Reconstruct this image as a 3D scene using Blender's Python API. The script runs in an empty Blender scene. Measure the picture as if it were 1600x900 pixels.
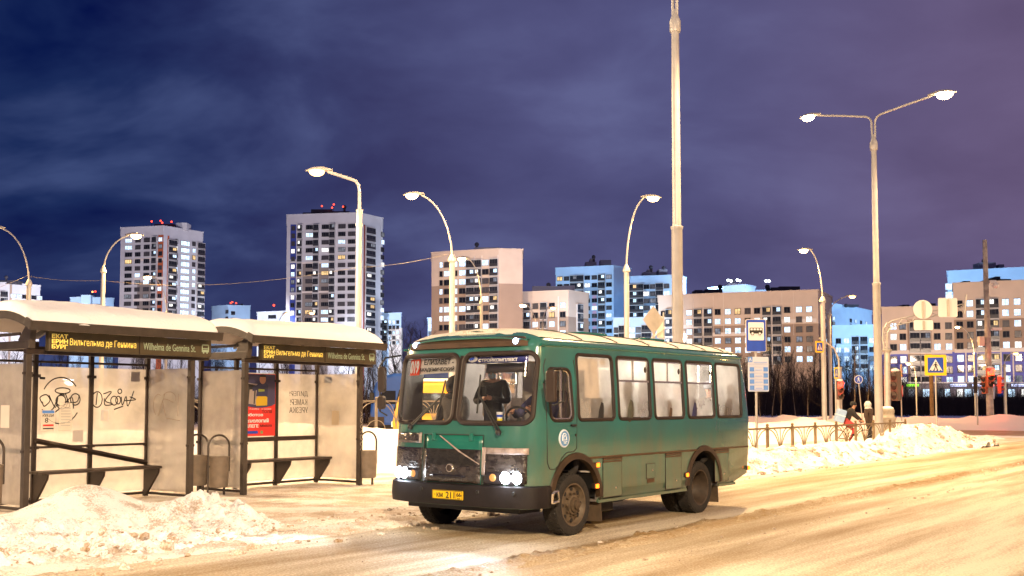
import bpy, bmesh, math, random
from math import sin, cos, pi, radians, sqrt, atan2
from mathutils import Vector, Matrix, noise, Euler
random.seed(7)
SC = bpy.context.scene
COL = SC.collection
# ------------------------------------------------------------------ camera, sky, sun, exposure
F, H, VH, PT = 1653.0, 1.722, 631.0, radians(3.2)
CY = VH - F * math.tan(PT)
cam = bpy.data.cameras.new('camera'); CAM = bpy.data.objects.new('camera', cam); COL.objects.link(CAM)
cam.sensor_width = 36.0; cam.lens = F * 36.0 / 1600.0
cam.shift_y = (CY - 450.0) / 1600.0
cam.clip_start = 0.1; cam.clip_end = 5000
CAM.location = (0, 0, H); CAM.rotation_euler = (pi / 2 + PT, 0, 0)
SC.camera = CAM
SC.view_settings.view_transform = 'Standard'; SC.view_settings.look = 'None'
SC.view_settings.exposure = 0.0; SC.view_settings.gamma = 1.0
SC.render.engine = 'CYCLES'
SC.cycles.use_denoising = True
SC.cycles.max_bounces = 7; SC.cycles.transparent_max_bounces = 24
SC.cycles.sample_clamp_indirect = 4.0
SC.cycles.caustics_reflective = False; SC.cycles.caustics_refractive = False

W = bpy.data.worlds.new('World'); SC.world = W; W.use_nodes = True
wn = W.node_tree.nodes; wl = W.node_tree.links
for n in list(wn): wn.remove(n)
def N(tree, typ, **kw):
    n = tree.nodes.new(typ)
    for k, v in kw.items():
        if k.startswith('i_'): n.inputs[k[2:].replace('_', ' ')].default_value = v
        else: setattr(n, k, v)
    return n
def ramp(tree, stops, fac):
    r = tree.nodes.new('ShaderNodeValToRGB'); e = r.color_ramp.elements
    while len(e) < len(stops): e.new(0.5)
    for el, (p, c) in zip(e, stops): el.position = p; el.color = (*c, 1) if len(c) == 3 else c
    tree.links.new(fac, r.inputs[0]); return r.outputs[0]
T = W.node_tree
tc = N(T, 'ShaderNodeTexCoord')
sep = N(T, 'ShaderNodeSeparateXYZ'); wl.new(tc.outputs['Generated'], sep.inputs[0])
zz = N(T, 'ShaderNodeMath', operation='ADD'); zz.inputs[1].default_value = 0.42; wl.new(sep.outputs[2], zz.inputs[0])
mx = N(T, 'ShaderNodeMath', operation='MAXIMUM'); mx.inputs[1].default_value = 0.08; wl.new(zz.outputs[0], mx.inputs[0])
dv = N(T, 'ShaderNodeVectorMath', operation='DIVIDE'); cmb = N(T, 'ShaderNodeCombineXYZ')
for i in range(3): wl.new(mx.outputs[0], cmb.inputs[i])
wl.new(tc.outputs['Generated'], dv.inputs[0]); wl.new(cmb.outputs[0], dv.inputs[1])
mp = N(T, 'ShaderNodeMapping'); mp.inputs['Rotation'].default_value = (0, 0, 0.35); mp.inputs['Scale'].default_value = (1.5, 2.0, 0.0)
mp.inputs['Location'].default_value = (0.55, 0.6, 0)
wl.new(dv.outputs[0], mp.inputs[0])
nz = N(T, 'ShaderNodeTexNoise'); nz.inputs['Scale'].default_value = 2.1; nz.inputs['Detail'].default_value = 5; nz.inputs['Roughness'].default_value = 0.52; nz.inputs['Distortion'].default_value = 0.25
wl.new(mp.outputs[0], nz.inputs[0])
# left (west) sky: deep navy gaps; right (east): violet haze lit by the town
cl_l = ramp(T, [(0.36, (0.0004, 0.0046, 0.058)), (0.50, (0.0105, 0.024, 0.100)), (0.66, (0.044, 0.068, 0.185))], nz.outputs[0])
cl_r = ramp(T, [(0.34, (0.070, 0.069, 0.178)), (0.52, (0.090, 0.090, 0.218)), (0.68, (0.118, 0.124, 0.275))], nz.outputs[0])
cl_f = ramp(T, [(0.34, (0.125, 0.088, 0.180)), (0.68, (0.165, 0.120, 0.235))], nz.outputs[0])
mr = N(T, 'ShaderNodeMapRange'); mr.inputs[1].default_value = -0.40; mr.inputs[2].default_value = 0.12; mr.interpolation_type = 'SMOOTHSTEP'
wl.new(sep.outputs[0], mr.inputs[0])
mix = N(T, 'ShaderNodeMix', data_type='RGBA'); wl.new(mr.outputs[0], mix.inputs[0]); wl.new(cl_l, mix.inputs[6]); wl.new(cl_r, mix.inputs[7])
mr2 = N(T, 'ShaderNodeMapRange'); mr2.inputs[1].default_value = 0.10; mr2.inputs[2].default_value = 0.50; mr2.interpolation_type = 'SMOOTHSTEP'; wl.new(sep.outputs[0], mr2.inputs[0])
mixf = N(T, 'ShaderNodeMix', data_type='RGBA'); wl.new(mr2.outputs[0], mixf.inputs[0]); wl.new(mix.outputs[2], mixf.inputs[6]); wl.new(cl_f, mixf.inputs[7])
# faint glow of the town just above the horizon
hr = N(T, 'ShaderNodeMapRange'); hr.inputs[1].default_value = 0.0; hr.inputs[2].default_value = 0.20; hr.inputs[3].default_value = 1.0; hr.inputs[4].default_value = 0.0
hr.interpolation_type = 'SMOOTHSTEP'; wl.new(sep.outputs[2], hr.inputs[0])
hm = N(T, 'ShaderNodeMath', operation='MULTIPLY'); hm.inputs[1].default_value = 0.38; wl.new(hr.outputs[0], hm.inputs[0])
mix2 = N(T, 'ShaderNodeMix', data_type='RGBA'); wl.new(hm.outputs[0], mix2.inputs[0]); wl.new(mixf.outputs[2], mix2.inputs[6]); mix2.inputs[7].default_value = (0.060, 0.064, 0.165, 1)
bg = N(T, 'ShaderNodeBackground'); bg.inputs[1].default_value = 1.0; wl.new(mix2.outputs[2], bg.inputs[0])
wo = N(T, 'ShaderNodeOutputWorld'); wl.new(bg.outputs[0], wo.inputs[0])

def lamp(name, kind, loc, power, color, size=0.3, target=None, cone=None, blend=0.6, parent=None):
    l = bpy.data.lights.new(name, kind); l.energy = power; l.color = color
    if kind in ('POINT', 'SPOT'): l.shadow_soft_size = size
    if kind == 'SPOT': l.spot_size = radians(cone or 120); l.spot_blend = blend
    o = bpy.data.objects.new(name, l); COL.objects.link(o); o.location = loc
    if target is not None:
        o.rotation_euler = (Vector(target) - Vector(loc)).to_track_quat('-Z', 'Y').to_euler()
    if parent: o.parent = parent
    return o
sun = bpy.data.lights.new('moonlight', 'SUN'); sun.energy = 0.05; sun.angle = radians(10); sun.color = (0.75, 0.83, 1)
so = bpy.data.objects.new('moonlight', sun); COL.objects.link(so); so.rotation_euler = (radians(48), 0, radians(-30))
SODIUM = (1.0, 0.55, 0.17); WARM = (1.0, 0.74, 0.42); COOL = (0.70, 0.85, 1.0)
# bare spots for unseen street lamps, added to light shelters, bus and road
lamp('street_light', 'SPOT', (-17.0, -7.0, 11), 14000, (1.0, 0.74, 0.48), 0.4, (-6, 16, 0), 120)
lamp('street_light', 'SPOT', (2.5, -6.5, 10.5), 29000, (1.0, 0.76, 0.50), 0.35, (-5, 16, 0), 120)
lamp('street_light', 'SPOT', (12.0, -3.0, 10.5), 7500, (1.0, 0.60, 0.22), 0.4, (6, 16, 0), 140)
lamp('street_light', 'SPOT', (26.0, 19.0, 11), 6000, SODIUM, 0.4, (12, 24, 0), 140)
lamp('street_light', 'SPOT', (-24.0, 27.0, 10), 32000, (1.0, 0.68, 0.38), 0.4, (-12, 27, 0), 140)
lamp('street_light', 'SPOT', (31.0, 35.0, 10), 3800, (1.0, .64, .28), 0.4, (19, 51, 2), 140)
lamp('street_light', 'SPOT', (62.0, 82.0, 11), 16000, (1.0, .62, .24), 0.4, (45, 88, 0), 150)
lamp('street_light', 'SPOT', (48.0, 48.0, 11), 6000, SODIUM, 0.4, (36, 56, 0), 150)

# ------------------------------------------------------------------ pixel rays, frames
def ray(u, v):
    a = (u - 800) / F; b = -(v - CY) / F; c, s = cos(PT), sin(PT)
    return Vector((a, c - b * s, s + b * c))
def at(u, v, Y):
    d = ray(u, v); return Vector((0, 0, H)) + d * (Y / d.y)
def atz(u, v, z=0.0):
    d = ray(u, v); return Vector((0, 0, H)) + d * ((z - H) / d.z)
YAW = radians(37.52); BUS_O = Vector((-0.148, 14.69, 0))
DS = Vector((0.609, 0.793, 0)); DT = Vector((0.793, -0.609, 0))     # along the road, across it
def ST(s, t, z=0.0): return DS * s + DT * t + Vector((0, 0, z))
BUSROT = atan2(-cos(YAW), -sin(YAW))

# ------------------------------------------------------------------ helpers
def tag(o, label=None, cat=None, group=None, kind=None):
    if label: o['label'] = label
    if cat: o['category'] = cat
    if group: o['group'] = group
    if kind: o['kind'] = kind
    return o
def thing(name, label, cat, loc=(0, 0, 0), rz=0.0, group=None):
    o = bpy.data.objects.new(name, None); COL.objects.link(o); o.location = loc; o.rotation_euler = (0, 0, rz)
    o.empty_display_size = 0.1
    return tag(o, label, cat, group)
def copy_tree(o, parent=None):
    c = o.copy(); COL.objects.link(c)
    if parent: c.parent = parent
    for ch in list(o.children): copy_tree(ch, c)
    return c
def rrect(w, h, r, n=5):
    pts = []
    for cx, cy, a0 in ((w/2 - r, h/2 - r, 0), (-w/2 + r, h/2 - r, pi/2), (-w/2 + r, -h/2 + r, pi), (w/2 - r, -h/2 + r, 1.5*pi)):
        for i in range(n + 1):
            a = a0 + (pi/2) * i / n
            pts.append((cx + r * cos(a), cy + r * sin(a)))
    return pts
class MB:
    def __init__(s): s.v = []; s.f = []; s.m = []; s.sm = []
    def add(s, vs, fs, mi=0, smooth=False):
        b = len(s.v); s.v += [tuple(p) for p in vs]
        for f in fs: s.f.append([b + i for i in f]); s.m.append(mi); s.sm.append(smooth)
        return s
    def box(s, c, sz, mi=0, rz=0.0, M=None):
        x, y, z = sz[0]/2, sz[1]/2, sz[2]/2
        vs = [Vector((a*x, b*y, d*z)) for a in (-1, 1) for b in (-1, 1) for d in (-1, 1)]
        R = M if M is not None else Matrix.Rotation(rz, 3, 'Z')
        vs = [R @ p + Vector(c) for p in vs]
        return s.add(vs, [(0,1,3,2),(4,6,7,5),(0,4,5,1),(2,3,7,6),(0,2,6,4),(1,5,7,3)], mi)
    def bx(s, x0, x1, y0, y1, z0, z1, mi=0):
        return s.box(((x0+x1)/2, (y0+y1)/2, (z0+z1)/2), (abs(x1-x0), abs(y1-y0), abs(z1-z0)), mi)
    def poly(s, pts, mi=0): return s.add(pts, [tuple(range(len(pts)))], mi)
    def prism(s, pts, off, mi=0, smooth=False):
        n = len(pts); off = Vector(off); a = [Vector(p) for p in pts]
        return s.add(a + [p + off for p in a], [tuple(range(n))[::-1], tuple(range(n, 2*n))] + [(i, (i+1) % n, n + (i+1) % n, n + i) for i in range(n)], mi, smooth)
    def tube(s, pts, r, n=8, mi=0, closed=False, caps=True, smooth=True):
        P = [Vector(p) for p in pts]; k = len(P); R = r if isinstance(r, (list, tuple)) else [r] * k
        vs = []; prev = None
        for i in range(k):
            if closed: d = P[(i+1) % k] - P[i-1]
            else: d = P[min(i+1, k-1)] - P[max(i-1, 0)]
            if d.length < 1e-9: d = Vector((0, 0, 1))
            d.normalize()
            if prev is None:
                a = Vector((0, 0, 1)) if abs(d.z) < 0.9 else Vector((1, 0, 0)); x = d.cross(a).normalized()
            else:
                x = prev - d * prev.dot(d)
                x = x.normalized() if x.length > 1e-6 else d.orthogonal().normalized()
            prev = x; y = d.cross(x)
            for j in range(n):
                an = 2*pi*j/n; vs.append(P[i] + (x*cos(an) + y*sin(an)) * R[i])
        fs = []
        for i in range(k if closed else k-1):
            for j in range(n):
                a = i*n + j; b = i*n + (j+1) % n; c = ((i+1) % k)*n + (j+1) % n; d2 = ((i+1) % k)*n + j
                fs.append((a, b, c, d2))
        s.add(vs, fs, mi, smooth)
        if caps and not closed:
            b = len(s.v) - len(vs)
            s.f.append([b + j for j in range(n)][::-1]); s.m.append(mi); s.sm.append(False)
            s.f.append([b + (k-1)*n + j for j in range(n)]); s.m.append(mi); s.sm.append(False)
        return s
    def lathe(s, prof, n=24, c=(0, 0, 0), axis='z', mi=0, smooth=True, cap=True):
        c = Vector(c); vs = []
        for r, h in prof:
            for j in range(n):
                a = 2*pi*j/n
                p = (r*cos(a), r*sin(a), h) if axis == 'z' else ((r*cos(a), h, r*sin(a)) if axis == 'y' else (h, r*cos(a), r*sin(a)))
                vs.append(c + Vector(p))
        k = len(prof); fs = [(i*n+j, i*n+(j+1) % n, (i+1)*n+(j+1) % n, (i+1)*n+j) for i in range(k-1) for j in range(n)]
        s.add(vs, fs, mi, smooth)
        b = len(s.v) - len(vs)
        if cap:
            for i in (0, k-1):
                if prof[i][0] > 1e-4: s.f.append([b + i*n + j for j in range(n)]); s.m.append(mi); s.sm.append(False)
        return s
    def sphere(s, c, r, n=12, mi=0, sc=(1, 1, 1)):
        prof = [(max(1e-4, r*sin(pi*i/n)), -r*cos(pi*i/n)) for i in range(n+1)]
        b = len(s.v); s.lathe(prof, 2*n, (0, 0, 0), 'z', mi, True, False)
        for i in range(b, len(s.v)):
            p = s.v[i]; s.v[i] = (p[0]*sc[0]+c[0], p[1]*sc[1]+c[1], p[2]*sc[2]+c[2])
        return s
    def mesh(s, name, mats):
        me = bpy.data.meshes.new(name); me.from_pydata(s.v, [], s.f)
        for m in (mats if isinstance(mats, (list, tuple)) else [mats]): me.materials.append(m)
        me.polygons.foreach_set('material_index', s.m); me.polygons.foreach_set('use_smooth', s.sm)
        me.update(); return me
    def build(s, name, mats, parent=None, loc=None, rz=None, bevel=0, fix=True):
        me = s.mesh(name, mats)
        if fix:
            bm = bmesh.new(); bm.from_mesh(me); bmesh.ops.recalc_face_normals(bm, faces=bm.faces); bm.to_mesh(me); bm.free()
        if any(s.sm): me.set_sharp_from_angle(angle=radians(42))
        o = bpy.data.objects.new(name, me); COL.objects.link(o)
        if parent: o.parent = parent
        if loc is not None: o.location = loc
        if rz is not None: o.rotation_euler = (0, 0, rz)
        if bevel:
            b = o.modifiers.new('bevel', 'BEVEL'); b.width = bevel; b.segments = 2; b.limit_method = 'ANGLE'; b.angle_limit = radians(40)
        return o
def bake(o):
    bpy.context.view_layer.update()
    dg = bpy.context.evaluated_depsgraph_get(); e = o.evaluated_get(dg)
    me = bpy.data.meshes.new_from_object(e); o.modifiers.clear(); o.data = me
    return o
_tc = {}
def text(s, size, parent, M, material, name='lettering', bold=0.0, width=None, height=None, depth=0.004, align='CENTER', shear=0.0):
    """flat raised letters, lying in the local xy plane of M and facing +z"""
    cu = bpy.data.curves.new('lettering', 'FONT'); cu.body = s; cu.size = size; cu.extrude = depth/2; cu.offset = bold
    cu.align_x = 'LEFT'; cu.shear = shear; cu.resolution_u = 3
    o = bpy.data.objects.new('lettering', cu); COL.objects.link(o)
    bpy.context.view_layer.update()
    dg = bpy.context.evaluated_depsgraph_get()
    me = bpy.data.meshes.new_from_object(o.evaluated_get(dg))
    bpy.data.objects.remove(o)
    xs = [v.co.x for v in me.vertices]; ys = [v.co.y for v in me.vertices]
    x0, x1, y0, y1 = min(xs), max(xs), min(ys), max(ys)
    sx = width/(x1-x0) if width else 1; sy = height/(y1-y0) if height else (sx if width else 1)
    ox = {'CENTER': (x0+x1)/2, 'LEFT': x0, 'RIGHT': x1}[align]
    for v in me.vertices: v.co = Vector(((v.co.x-ox)*sx, (v.co.y-(y0+y1)/2)*sy, v.co.z))
    me.transform(M); me.materials.clear(); me.materials.append(material)
    r = bpy.data.objects.new(name, me); COL.objects.link(r); r.parent = parent
    return r
def frame(o, x, y):
    """matrix with local x along x, local y along y, at o"""
    x = Vector(x).normalized(); y = Vector(y).normalized(); z = x.cross(y)
    return Matrix(((x.x, y.x, z.x, o[0]), (x.y, y.y, z.y, o[1]), (x.z, y.z, z.z, o[2]), (0, 0, 0, 1)))

# ------------------------------------------------------------------ materials
def mat(name, col, rough=0.6, metal=0.0, var=0.0, vscale=4.0, bump=0.0, bscale=60.0, col2=None, coat=0.0, spec=0.5, emit=None, estr=0.0, stretch=None, detail=4.0):
    m = bpy.data.materials.new(name); m.use_nodes = True; t = m.node_tree; b = t.nodes['Principled BSDF']
    b.inputs['Base Color'].default_value = (*col, 1); b.inputs['Roughness'].default_value = rough; b.inputs['Metallic'].default_value = metal
    b.inputs['Specular IOR Level'].default_value = spec
    if coat: b.inputs['Coat Weight'].default_value = coat; b.inputs['Coat Roughness'].default_value = 0.06
    if emit: b.inputs['Emission Color'].default_value = (*emit, 1); b.inputs['Emission Strength'].default_value = estr
    if var or bump:
        co = t.nodes.new('ShaderNodeTexCoord'); src = co.outputs['Object']
        if stretch:
            g = t.nodes.new('ShaderNodeMapping'); g.inputs['Scale'].default_value = stretch; t.links.new(src, g.inputs[0]); src = g.outputs[0]
    if var:
        n = t.nodes.new('ShaderNodeTexNoise'); n.inputs['Scale'].default_value = vscale; n.inputs['Detail'].default_value = detail; t.links.new(src, n.inputs[0])
        c2 = col2 or tuple(max(0, c*(1-var)) for c in col)
        t.links.new(ramp(t, [(0.33, c2), (0.66, col)], n.outputs[0]), b.inputs['Base Color'])
    if bump:
        n2 = t.nodes.new('ShaderNodeTexNoise'); n2.inputs['Scale'].default_value = bscale; n2.inputs['Detail'].default_value = 5; t.links.new(src, n2.inputs[0])
        bp = t.nodes.new('ShaderNodeBump'); bp.inputs['Strength'].default_value = bump; bp.inputs['Distance'].default_value = 0.02
        t.links.new(n2.outputs[0], bp.inputs['Height']); t.links.new(bp.outputs[0], b.inputs['Normal'])
    return m
def emis(name, col, strength, var=0.0):
    m = bpy.data.materials.new(name); m.use_nodes = True; t = m.node_tree; t.nodes.remove(t.nodes['Principled BSDF'])
    e = t.nodes.new('ShaderNodeEmission'); e.inputs[0].default_value = (*col, 1); e.inputs[1].default_value = strength
    t.links.new(e.outputs[0], t.nodes['Material Output'].inputs[0])
    if var:
        co = t.nodes.new('ShaderNodeTexCoord'); oi = t.nodes.new('ShaderNodeObjectInfo')
        va = t.nodes.new('ShaderNodeVectorMath'); va.operation = 'ADD'
        t.links.new(co.outputs['Object'], va.inputs[0]); t.links.new(oi.outputs['Location'], va.inputs[1])
        n = t.nodes.new('ShaderNodeTexNoise'); n.inputs['Scale'].default_value = 0.9; n.inputs['Detail'].default_value = 2; t.links.new(va.outputs[0], n.inputs[0])
        r = t.nodes.new('ShaderNodeMapRange'); r.inputs[1].default_value = 0.3; r.inputs[2].default_value = 0.7; r.inputs[3].default_value = strength*(1-var); r.inputs[4].default_value = strength*(1+var)
        t.links.new(n.outputs[0], r.inputs[0]); t.links.new(r.outputs[0], e.inputs[1])
    return m
def glass(name, tint=(1, 1, 1), refl=1.0, fog=0.0, fogcol=(0.85, 0.83, 0.8), fscale=2.0, contrast=0.3, trans=0.5):
    """see-through pane: mirror gloss by angle over a clear layer, with an uneven film of frost or dirt"""
    m = bpy.data.materials.new(name); m.use_nodes = True; t = m.node_tree; t.nodes.remove(t.nodes['Principled BSDF'])
    tr = t.nodes.new('ShaderNodeBsdfTransparent'); tr.inputs[0].default_value = (*tint, 1)
    gl = t.nodes.new('ShaderNodeBsdfGlossy'); gl.inputs['Roughness'].default_value = 0.02
    fr = t.nodes.new('ShaderNodeFresnel'); fr.inputs[0].default_value = 1.45
    fm = t.nodes.new('ShaderNodeMath'); fm.operation = 'MULTIPLY'; fm.inputs[1].default_value = refl; t.links.new(fr.outputs[0], fm.inputs[0])
    base = tr.outputs[0]
    if fog:
        di = t.nodes.new('ShaderNodeBsdfDiffuse'); di.inputs[0].default_value = (*fogcol, 1)
        tl = t.nodes.new('ShaderNodeBsdfTranslucent'); tl.inputs[0].default_value = (*fogcol, 1)
        ms = t.nodes.new('ShaderNodeMixShader'); ms.inputs[0].default_value = trans; t.links.new(di.outputs[0], ms.inputs[1]); t.links.new(tl.outputs[0], ms.inputs[2])
        co = t.nodes.new('ShaderNodeTexCoord'); n = t.nodes.new('ShaderNodeTexNoise'); n.inputs['Scale'].default_value = fscale; n.inputs['Detail'].default_value = 5
        t.links.new(co.outputs['Object'], n.inputs[0])
        r = t.nodes.new('ShaderNodeMapRange'); r.inputs[1].default_value = 0.3; r.inputs[2].default_value = 0.7; r.inputs[3].default_value = max(0, fog-contrast); r.inputs[4].default_value = min(1, fog+contrast)
        t.links.new(n.outputs[0], r.inputs[0])
        mf = t.nodes.new('ShaderNodeMixShader'); t.links.new(r.outputs[0], mf.inputs[0]); t.links.new(tr.outputs[0], mf.inputs[1]); t.links.new(ms.outputs[0], mf.inputs[2])
        base = mf.outputs[0]
    mg = t.nodes.new('ShaderNodeMixShader'); t.links.new(fm.outputs[0], mg.inputs[0]); t.links.new(base, mg.inputs[1]); t.links.new(gl.outputs[0], mg.inputs[2])
    t.links.new(mg.outputs[0], t.nodes['Material Output'].inputs[0])
    return m
def snowmat(name, white, dirt, amount, scale, bump=0.6, bscale=25, road=None):
    """packed snow: white, with sand and dirt in patches of its own; road=(scale along, scale across) makes streaks"""
    m = bpy.data.materials.new(name); m.use_nodes = True; t = m.node_tree; b = t.nodes['Principled BSDF']
    b.inputs['Roughness'].default_value = 0.55; b.inputs['Specular IOR Level'].default_value = 0.3
    co = t.nodes.new('ShaderNodeTexCoord'); src = co.outputs['Object']
    if road:
        g = t.nodes.new('ShaderNodeMapping'); g.inputs['Rotation'].default_value = (0, 0, -atan2(DS.y, DS.x)); g.inputs['Scale'].default_value = (1, 1, 1)
        t.links.new(src, g.inputs[0]); g2 = t.nodes.new('ShaderNodeMapping'); g2.inputs['Scale'].default_value = (road[0], road[1], 1); t.links.new(g.outputs[0], g2.inputs[0]); st = g2.outputs[0]
    else: st = src
    n = t.nodes.new('ShaderNodeTexNoise'); n.inputs['Scale'].default_value = scale; n.inputs['Detail'].default_value = 8; n.inputs['Roughness'].default_value = 0.62; t.links.new(st, n.inputs[0])
    n3 = t.nodes.new('ShaderNodeTexNoise'); n3.inputs['Scale'].default_value = 38; n3.inputs['Detail'].default_value = 3; t.links.new(src, n3.inputs[0])
    ad = t.nodes.new('ShaderNodeMath'); ad.operation = 'MULTIPLY_ADD'; ad.inputs[1].default_value = 0.55; t.links.new(n3.outputs[0], ad.inputs[0]); t.links.new(n.outputs[0], ad.inputs[2])
    c = 0.775
    fac = ad.outputs[0]
    if road:   # tracks and lane edges hold more sand; bay band also paints in bus shade
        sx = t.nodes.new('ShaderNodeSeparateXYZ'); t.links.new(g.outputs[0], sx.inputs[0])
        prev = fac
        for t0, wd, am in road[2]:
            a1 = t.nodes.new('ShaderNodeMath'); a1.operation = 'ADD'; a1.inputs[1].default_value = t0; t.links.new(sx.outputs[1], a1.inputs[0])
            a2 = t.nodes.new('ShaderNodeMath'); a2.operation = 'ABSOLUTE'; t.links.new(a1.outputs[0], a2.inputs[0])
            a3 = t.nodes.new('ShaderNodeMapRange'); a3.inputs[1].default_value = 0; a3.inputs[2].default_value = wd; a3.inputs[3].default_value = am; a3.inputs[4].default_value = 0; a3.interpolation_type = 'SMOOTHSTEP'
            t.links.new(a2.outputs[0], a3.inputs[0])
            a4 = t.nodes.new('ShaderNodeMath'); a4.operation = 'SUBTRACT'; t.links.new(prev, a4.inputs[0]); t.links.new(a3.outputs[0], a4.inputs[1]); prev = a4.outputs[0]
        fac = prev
    t.links.new(ramp(t, [(c - 0.16 + amount*0.2 - 0.1, dirt), (c - 0.02 + amount*0.2, tuple((a+bb)/2 for a, bb in zip(white, dirt))), (c + 0.08 + amount*0.2, white)], fac), b.inputs['Base Color'])
    n2 = t.nodes.new('ShaderNodeTexNoise'); n2.inputs['Scale'].default_value = bscale; n2.inputs['Detail'].default_value = 6; n2.inputs['Roughness'].default_value = 0.6; t.links.new(src, n2.inputs[0])
    ma = t.nodes.new('ShaderNodeMath'); ma.operation = 'MULTIPLY_ADD'; ma.inputs[1].default_value = 1.6; t.links.new(n.outputs[0], ma.inputs[0]); t.links.new(n2.outputs[0], ma.inputs[2])
    bp = t.nodes.new('ShaderNodeBump'); bp.inputs['Strength'].default_value = bump; bp.inputs['Distance'].default_value = 0.03
    t.links.new(ma.outputs[0], bp.inputs['Height']); t.links.new(bp.outputs[0], b.inputs['Normal'])
    return m
M_SNOW = snowmat('snow', (0.86, 0.86, 0.87), (0.62, 0.55, 0.45), -1.6, 1.2)
M_BANK = snowmat('ploughed_snow', (0.87, 0.86, 0.84), (0.30, 0.17, 0.055), -0.50, 2.6, 0.9, 30)
M_WALK = snowmat('trodden_snow', (0.80, 0.75, 0.68), (0.36, 0.23, 0.11), -0.10, 1.3, 0.8, 18)
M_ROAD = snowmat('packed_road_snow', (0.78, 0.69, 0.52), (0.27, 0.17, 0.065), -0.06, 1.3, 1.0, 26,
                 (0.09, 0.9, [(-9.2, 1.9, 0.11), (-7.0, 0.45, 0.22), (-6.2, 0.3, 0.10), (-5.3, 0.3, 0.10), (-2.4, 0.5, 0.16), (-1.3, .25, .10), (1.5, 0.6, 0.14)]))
M_ROAD2 = snowmat('brown_road_slush', (0.58, 0.46, 0.30), (0.30, 0.20, 0.10), 0.1, 0.9, 0.6, 15)
M_STEEL = mat('grey_brown_painted_steel', (0.068, 0.053, 0.043), 0.45, 0.3, 0.25, 6)
M_STEELD = mat('dark_brown_painted_steel', (0.040, 0.026, 0.020), 0.45, 0.3, 0.3, 6)
M_GALV = mat('galvanised_steel', (0.55, 0.53, 0.50), 0.42, 0.45, 0.2, 3, 0, 60, None)
M_POLE = mat('pale_painted_pole', (0.50, 0.49, 0.49), 0.4, 0.15, 0.14, 2.5)
M_WOOD = mat('dark_bench_wood', (0.05, 0.033, 0.024), 0.5, 0, 0.4, 12, stretch=(1, 8, 8))
M_BLACK = mat('black_rubber', (0.012, 0.012, 0.012), 0.6, 0, 0.3, 20)
M_TYRE = mat('dusty_tyre_rubber', (0.022, 0.018, 0.015), 0.85, 0, 0.5, 9, 0.5, 70, (0.012, 0.011, 0.01))
M_WHITE = mat('white_film', (0.80, 0.80, 0.80), 0.5)
M_CREAM = mat('cream_paper', (0.78, 0.70, 0.60), 0.8, 0, 0.1, 3)
M_YEL = mat('yellow_sign_film', (0.85, 0.62, 0.02), 0.4)
M_YELTX = mat('yellow_lettering', (0.95, 0.72, 0.14), 0.4, emit=(1.0, 0.72, 0.16), estr=0.35)
M_GRNTX = mat('dull_green_lettering', (0.36, 0.47, 0.34), 0.5)
M_BLUE = mat('blue_sign_film', (0.015, 0.07, 0.50), 0.35, var=0.15, vscale=3)
M_BLUE2 = mat('light_blue_print', (0.10, 0.26, 0.70), 0.5)
M_RED = mat('red_film', (0.75, 0.035, 0.03), 0.45)
M_INK = mat('black_ink', (0.012, 0.010, 0.010), 0.6)
M_GLASS_SH = glass('dirty_shelter_glass', (0.95, 0.93, 0.9), 0.6, 0.41, (0.97, 0.93, 0.87), 1.6, 0.14, 0.62)
M_CLEAR = glass('clear_glass', (0.99, 0.99, 0.99), 0.8, 0.02, (0.6, 0.6, 0.6), 3, 0.04)
M_FOG = glass('fogged_glass', (0.95, 0.95, 0.95), 0.5, 0.36, (0.95, 0.93, 0.90), 1.3, 0.22, 0.55)
# ------------------------------------------------------------------ ground
def sheet(name, pts, z, material):
    o = MB().poly([(p[0], p[1], z) for p in pts]).build(name, material, fix=False); tag(o, kind='structure'); return o
sheet('ground', [(-1800, -200), (1800, -200), (1800, 2600), (-1800, 2600)], 0, M_SNOW)
KERB = -11.2
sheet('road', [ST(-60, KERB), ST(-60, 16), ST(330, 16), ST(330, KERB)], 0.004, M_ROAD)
sheet('cross_road', [ST(62, -260), ST(62, 140), ST(73, 140), ST(73, -260)], 0.008, M_ROAD2)
sheet('pavement', [ST(-40, -18.6), ST(-40, KERB - 0.0), ST(58, KERB - 0.0), ST(58, -18.6)], 0.012, M_WALK)
def smooth(x): x = max(0.0, min(1.0, x)); return x*x*(3-2*x)
def mound(name, s0, s1, t0, t1, ds, hf, material=M_BANK, z0=-0.05):
    ns = int((s1-s0)/ds)+1; nt = int((t1-t0)/ds)+1; mb = MB(); vs = []
    for i in range(ns+1):
        s = s0 + (s1-s0)*i/ns
        for j in range(nt+1):
            t = t0 + (t1-t0)*j/nt
            vs.append(ST(s, t, z0 + hf(s, t)))
    fs = [(i*(nt+1)+j, (i+1)*(nt+1)+j, (i+1)*(nt+1)+j+1, i*(nt+1)+j+1) for i in range(ns) for j in range(nt)]
    mb.add(vs, fs, 0, True)
    o = mb.build(name, material); tag(o, kind='structure'); return o
def fb(s, t, f, o=4): return noise.fractal(Vector((s*f, t*f, 3.1)), 0.9, 2.0, o)
def lump(s, t, f, amp):
    d = noise.voronoi(Vector((s*f, t*f, 0.0)))[0]
    q = d[0]/.52
    if q >= 1: return 0.0
    c = noise.noise(Vector((s*f*.45+11, t*f*.45, 7)))
    return amp*max(0, c+.15)*1.5*sqrt(1-q*q)
def g(s, t, s0, t0, ss, tt): return math.exp(-((s-s0)/ss)**2 - ((t-t0)/tt)**2)
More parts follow.
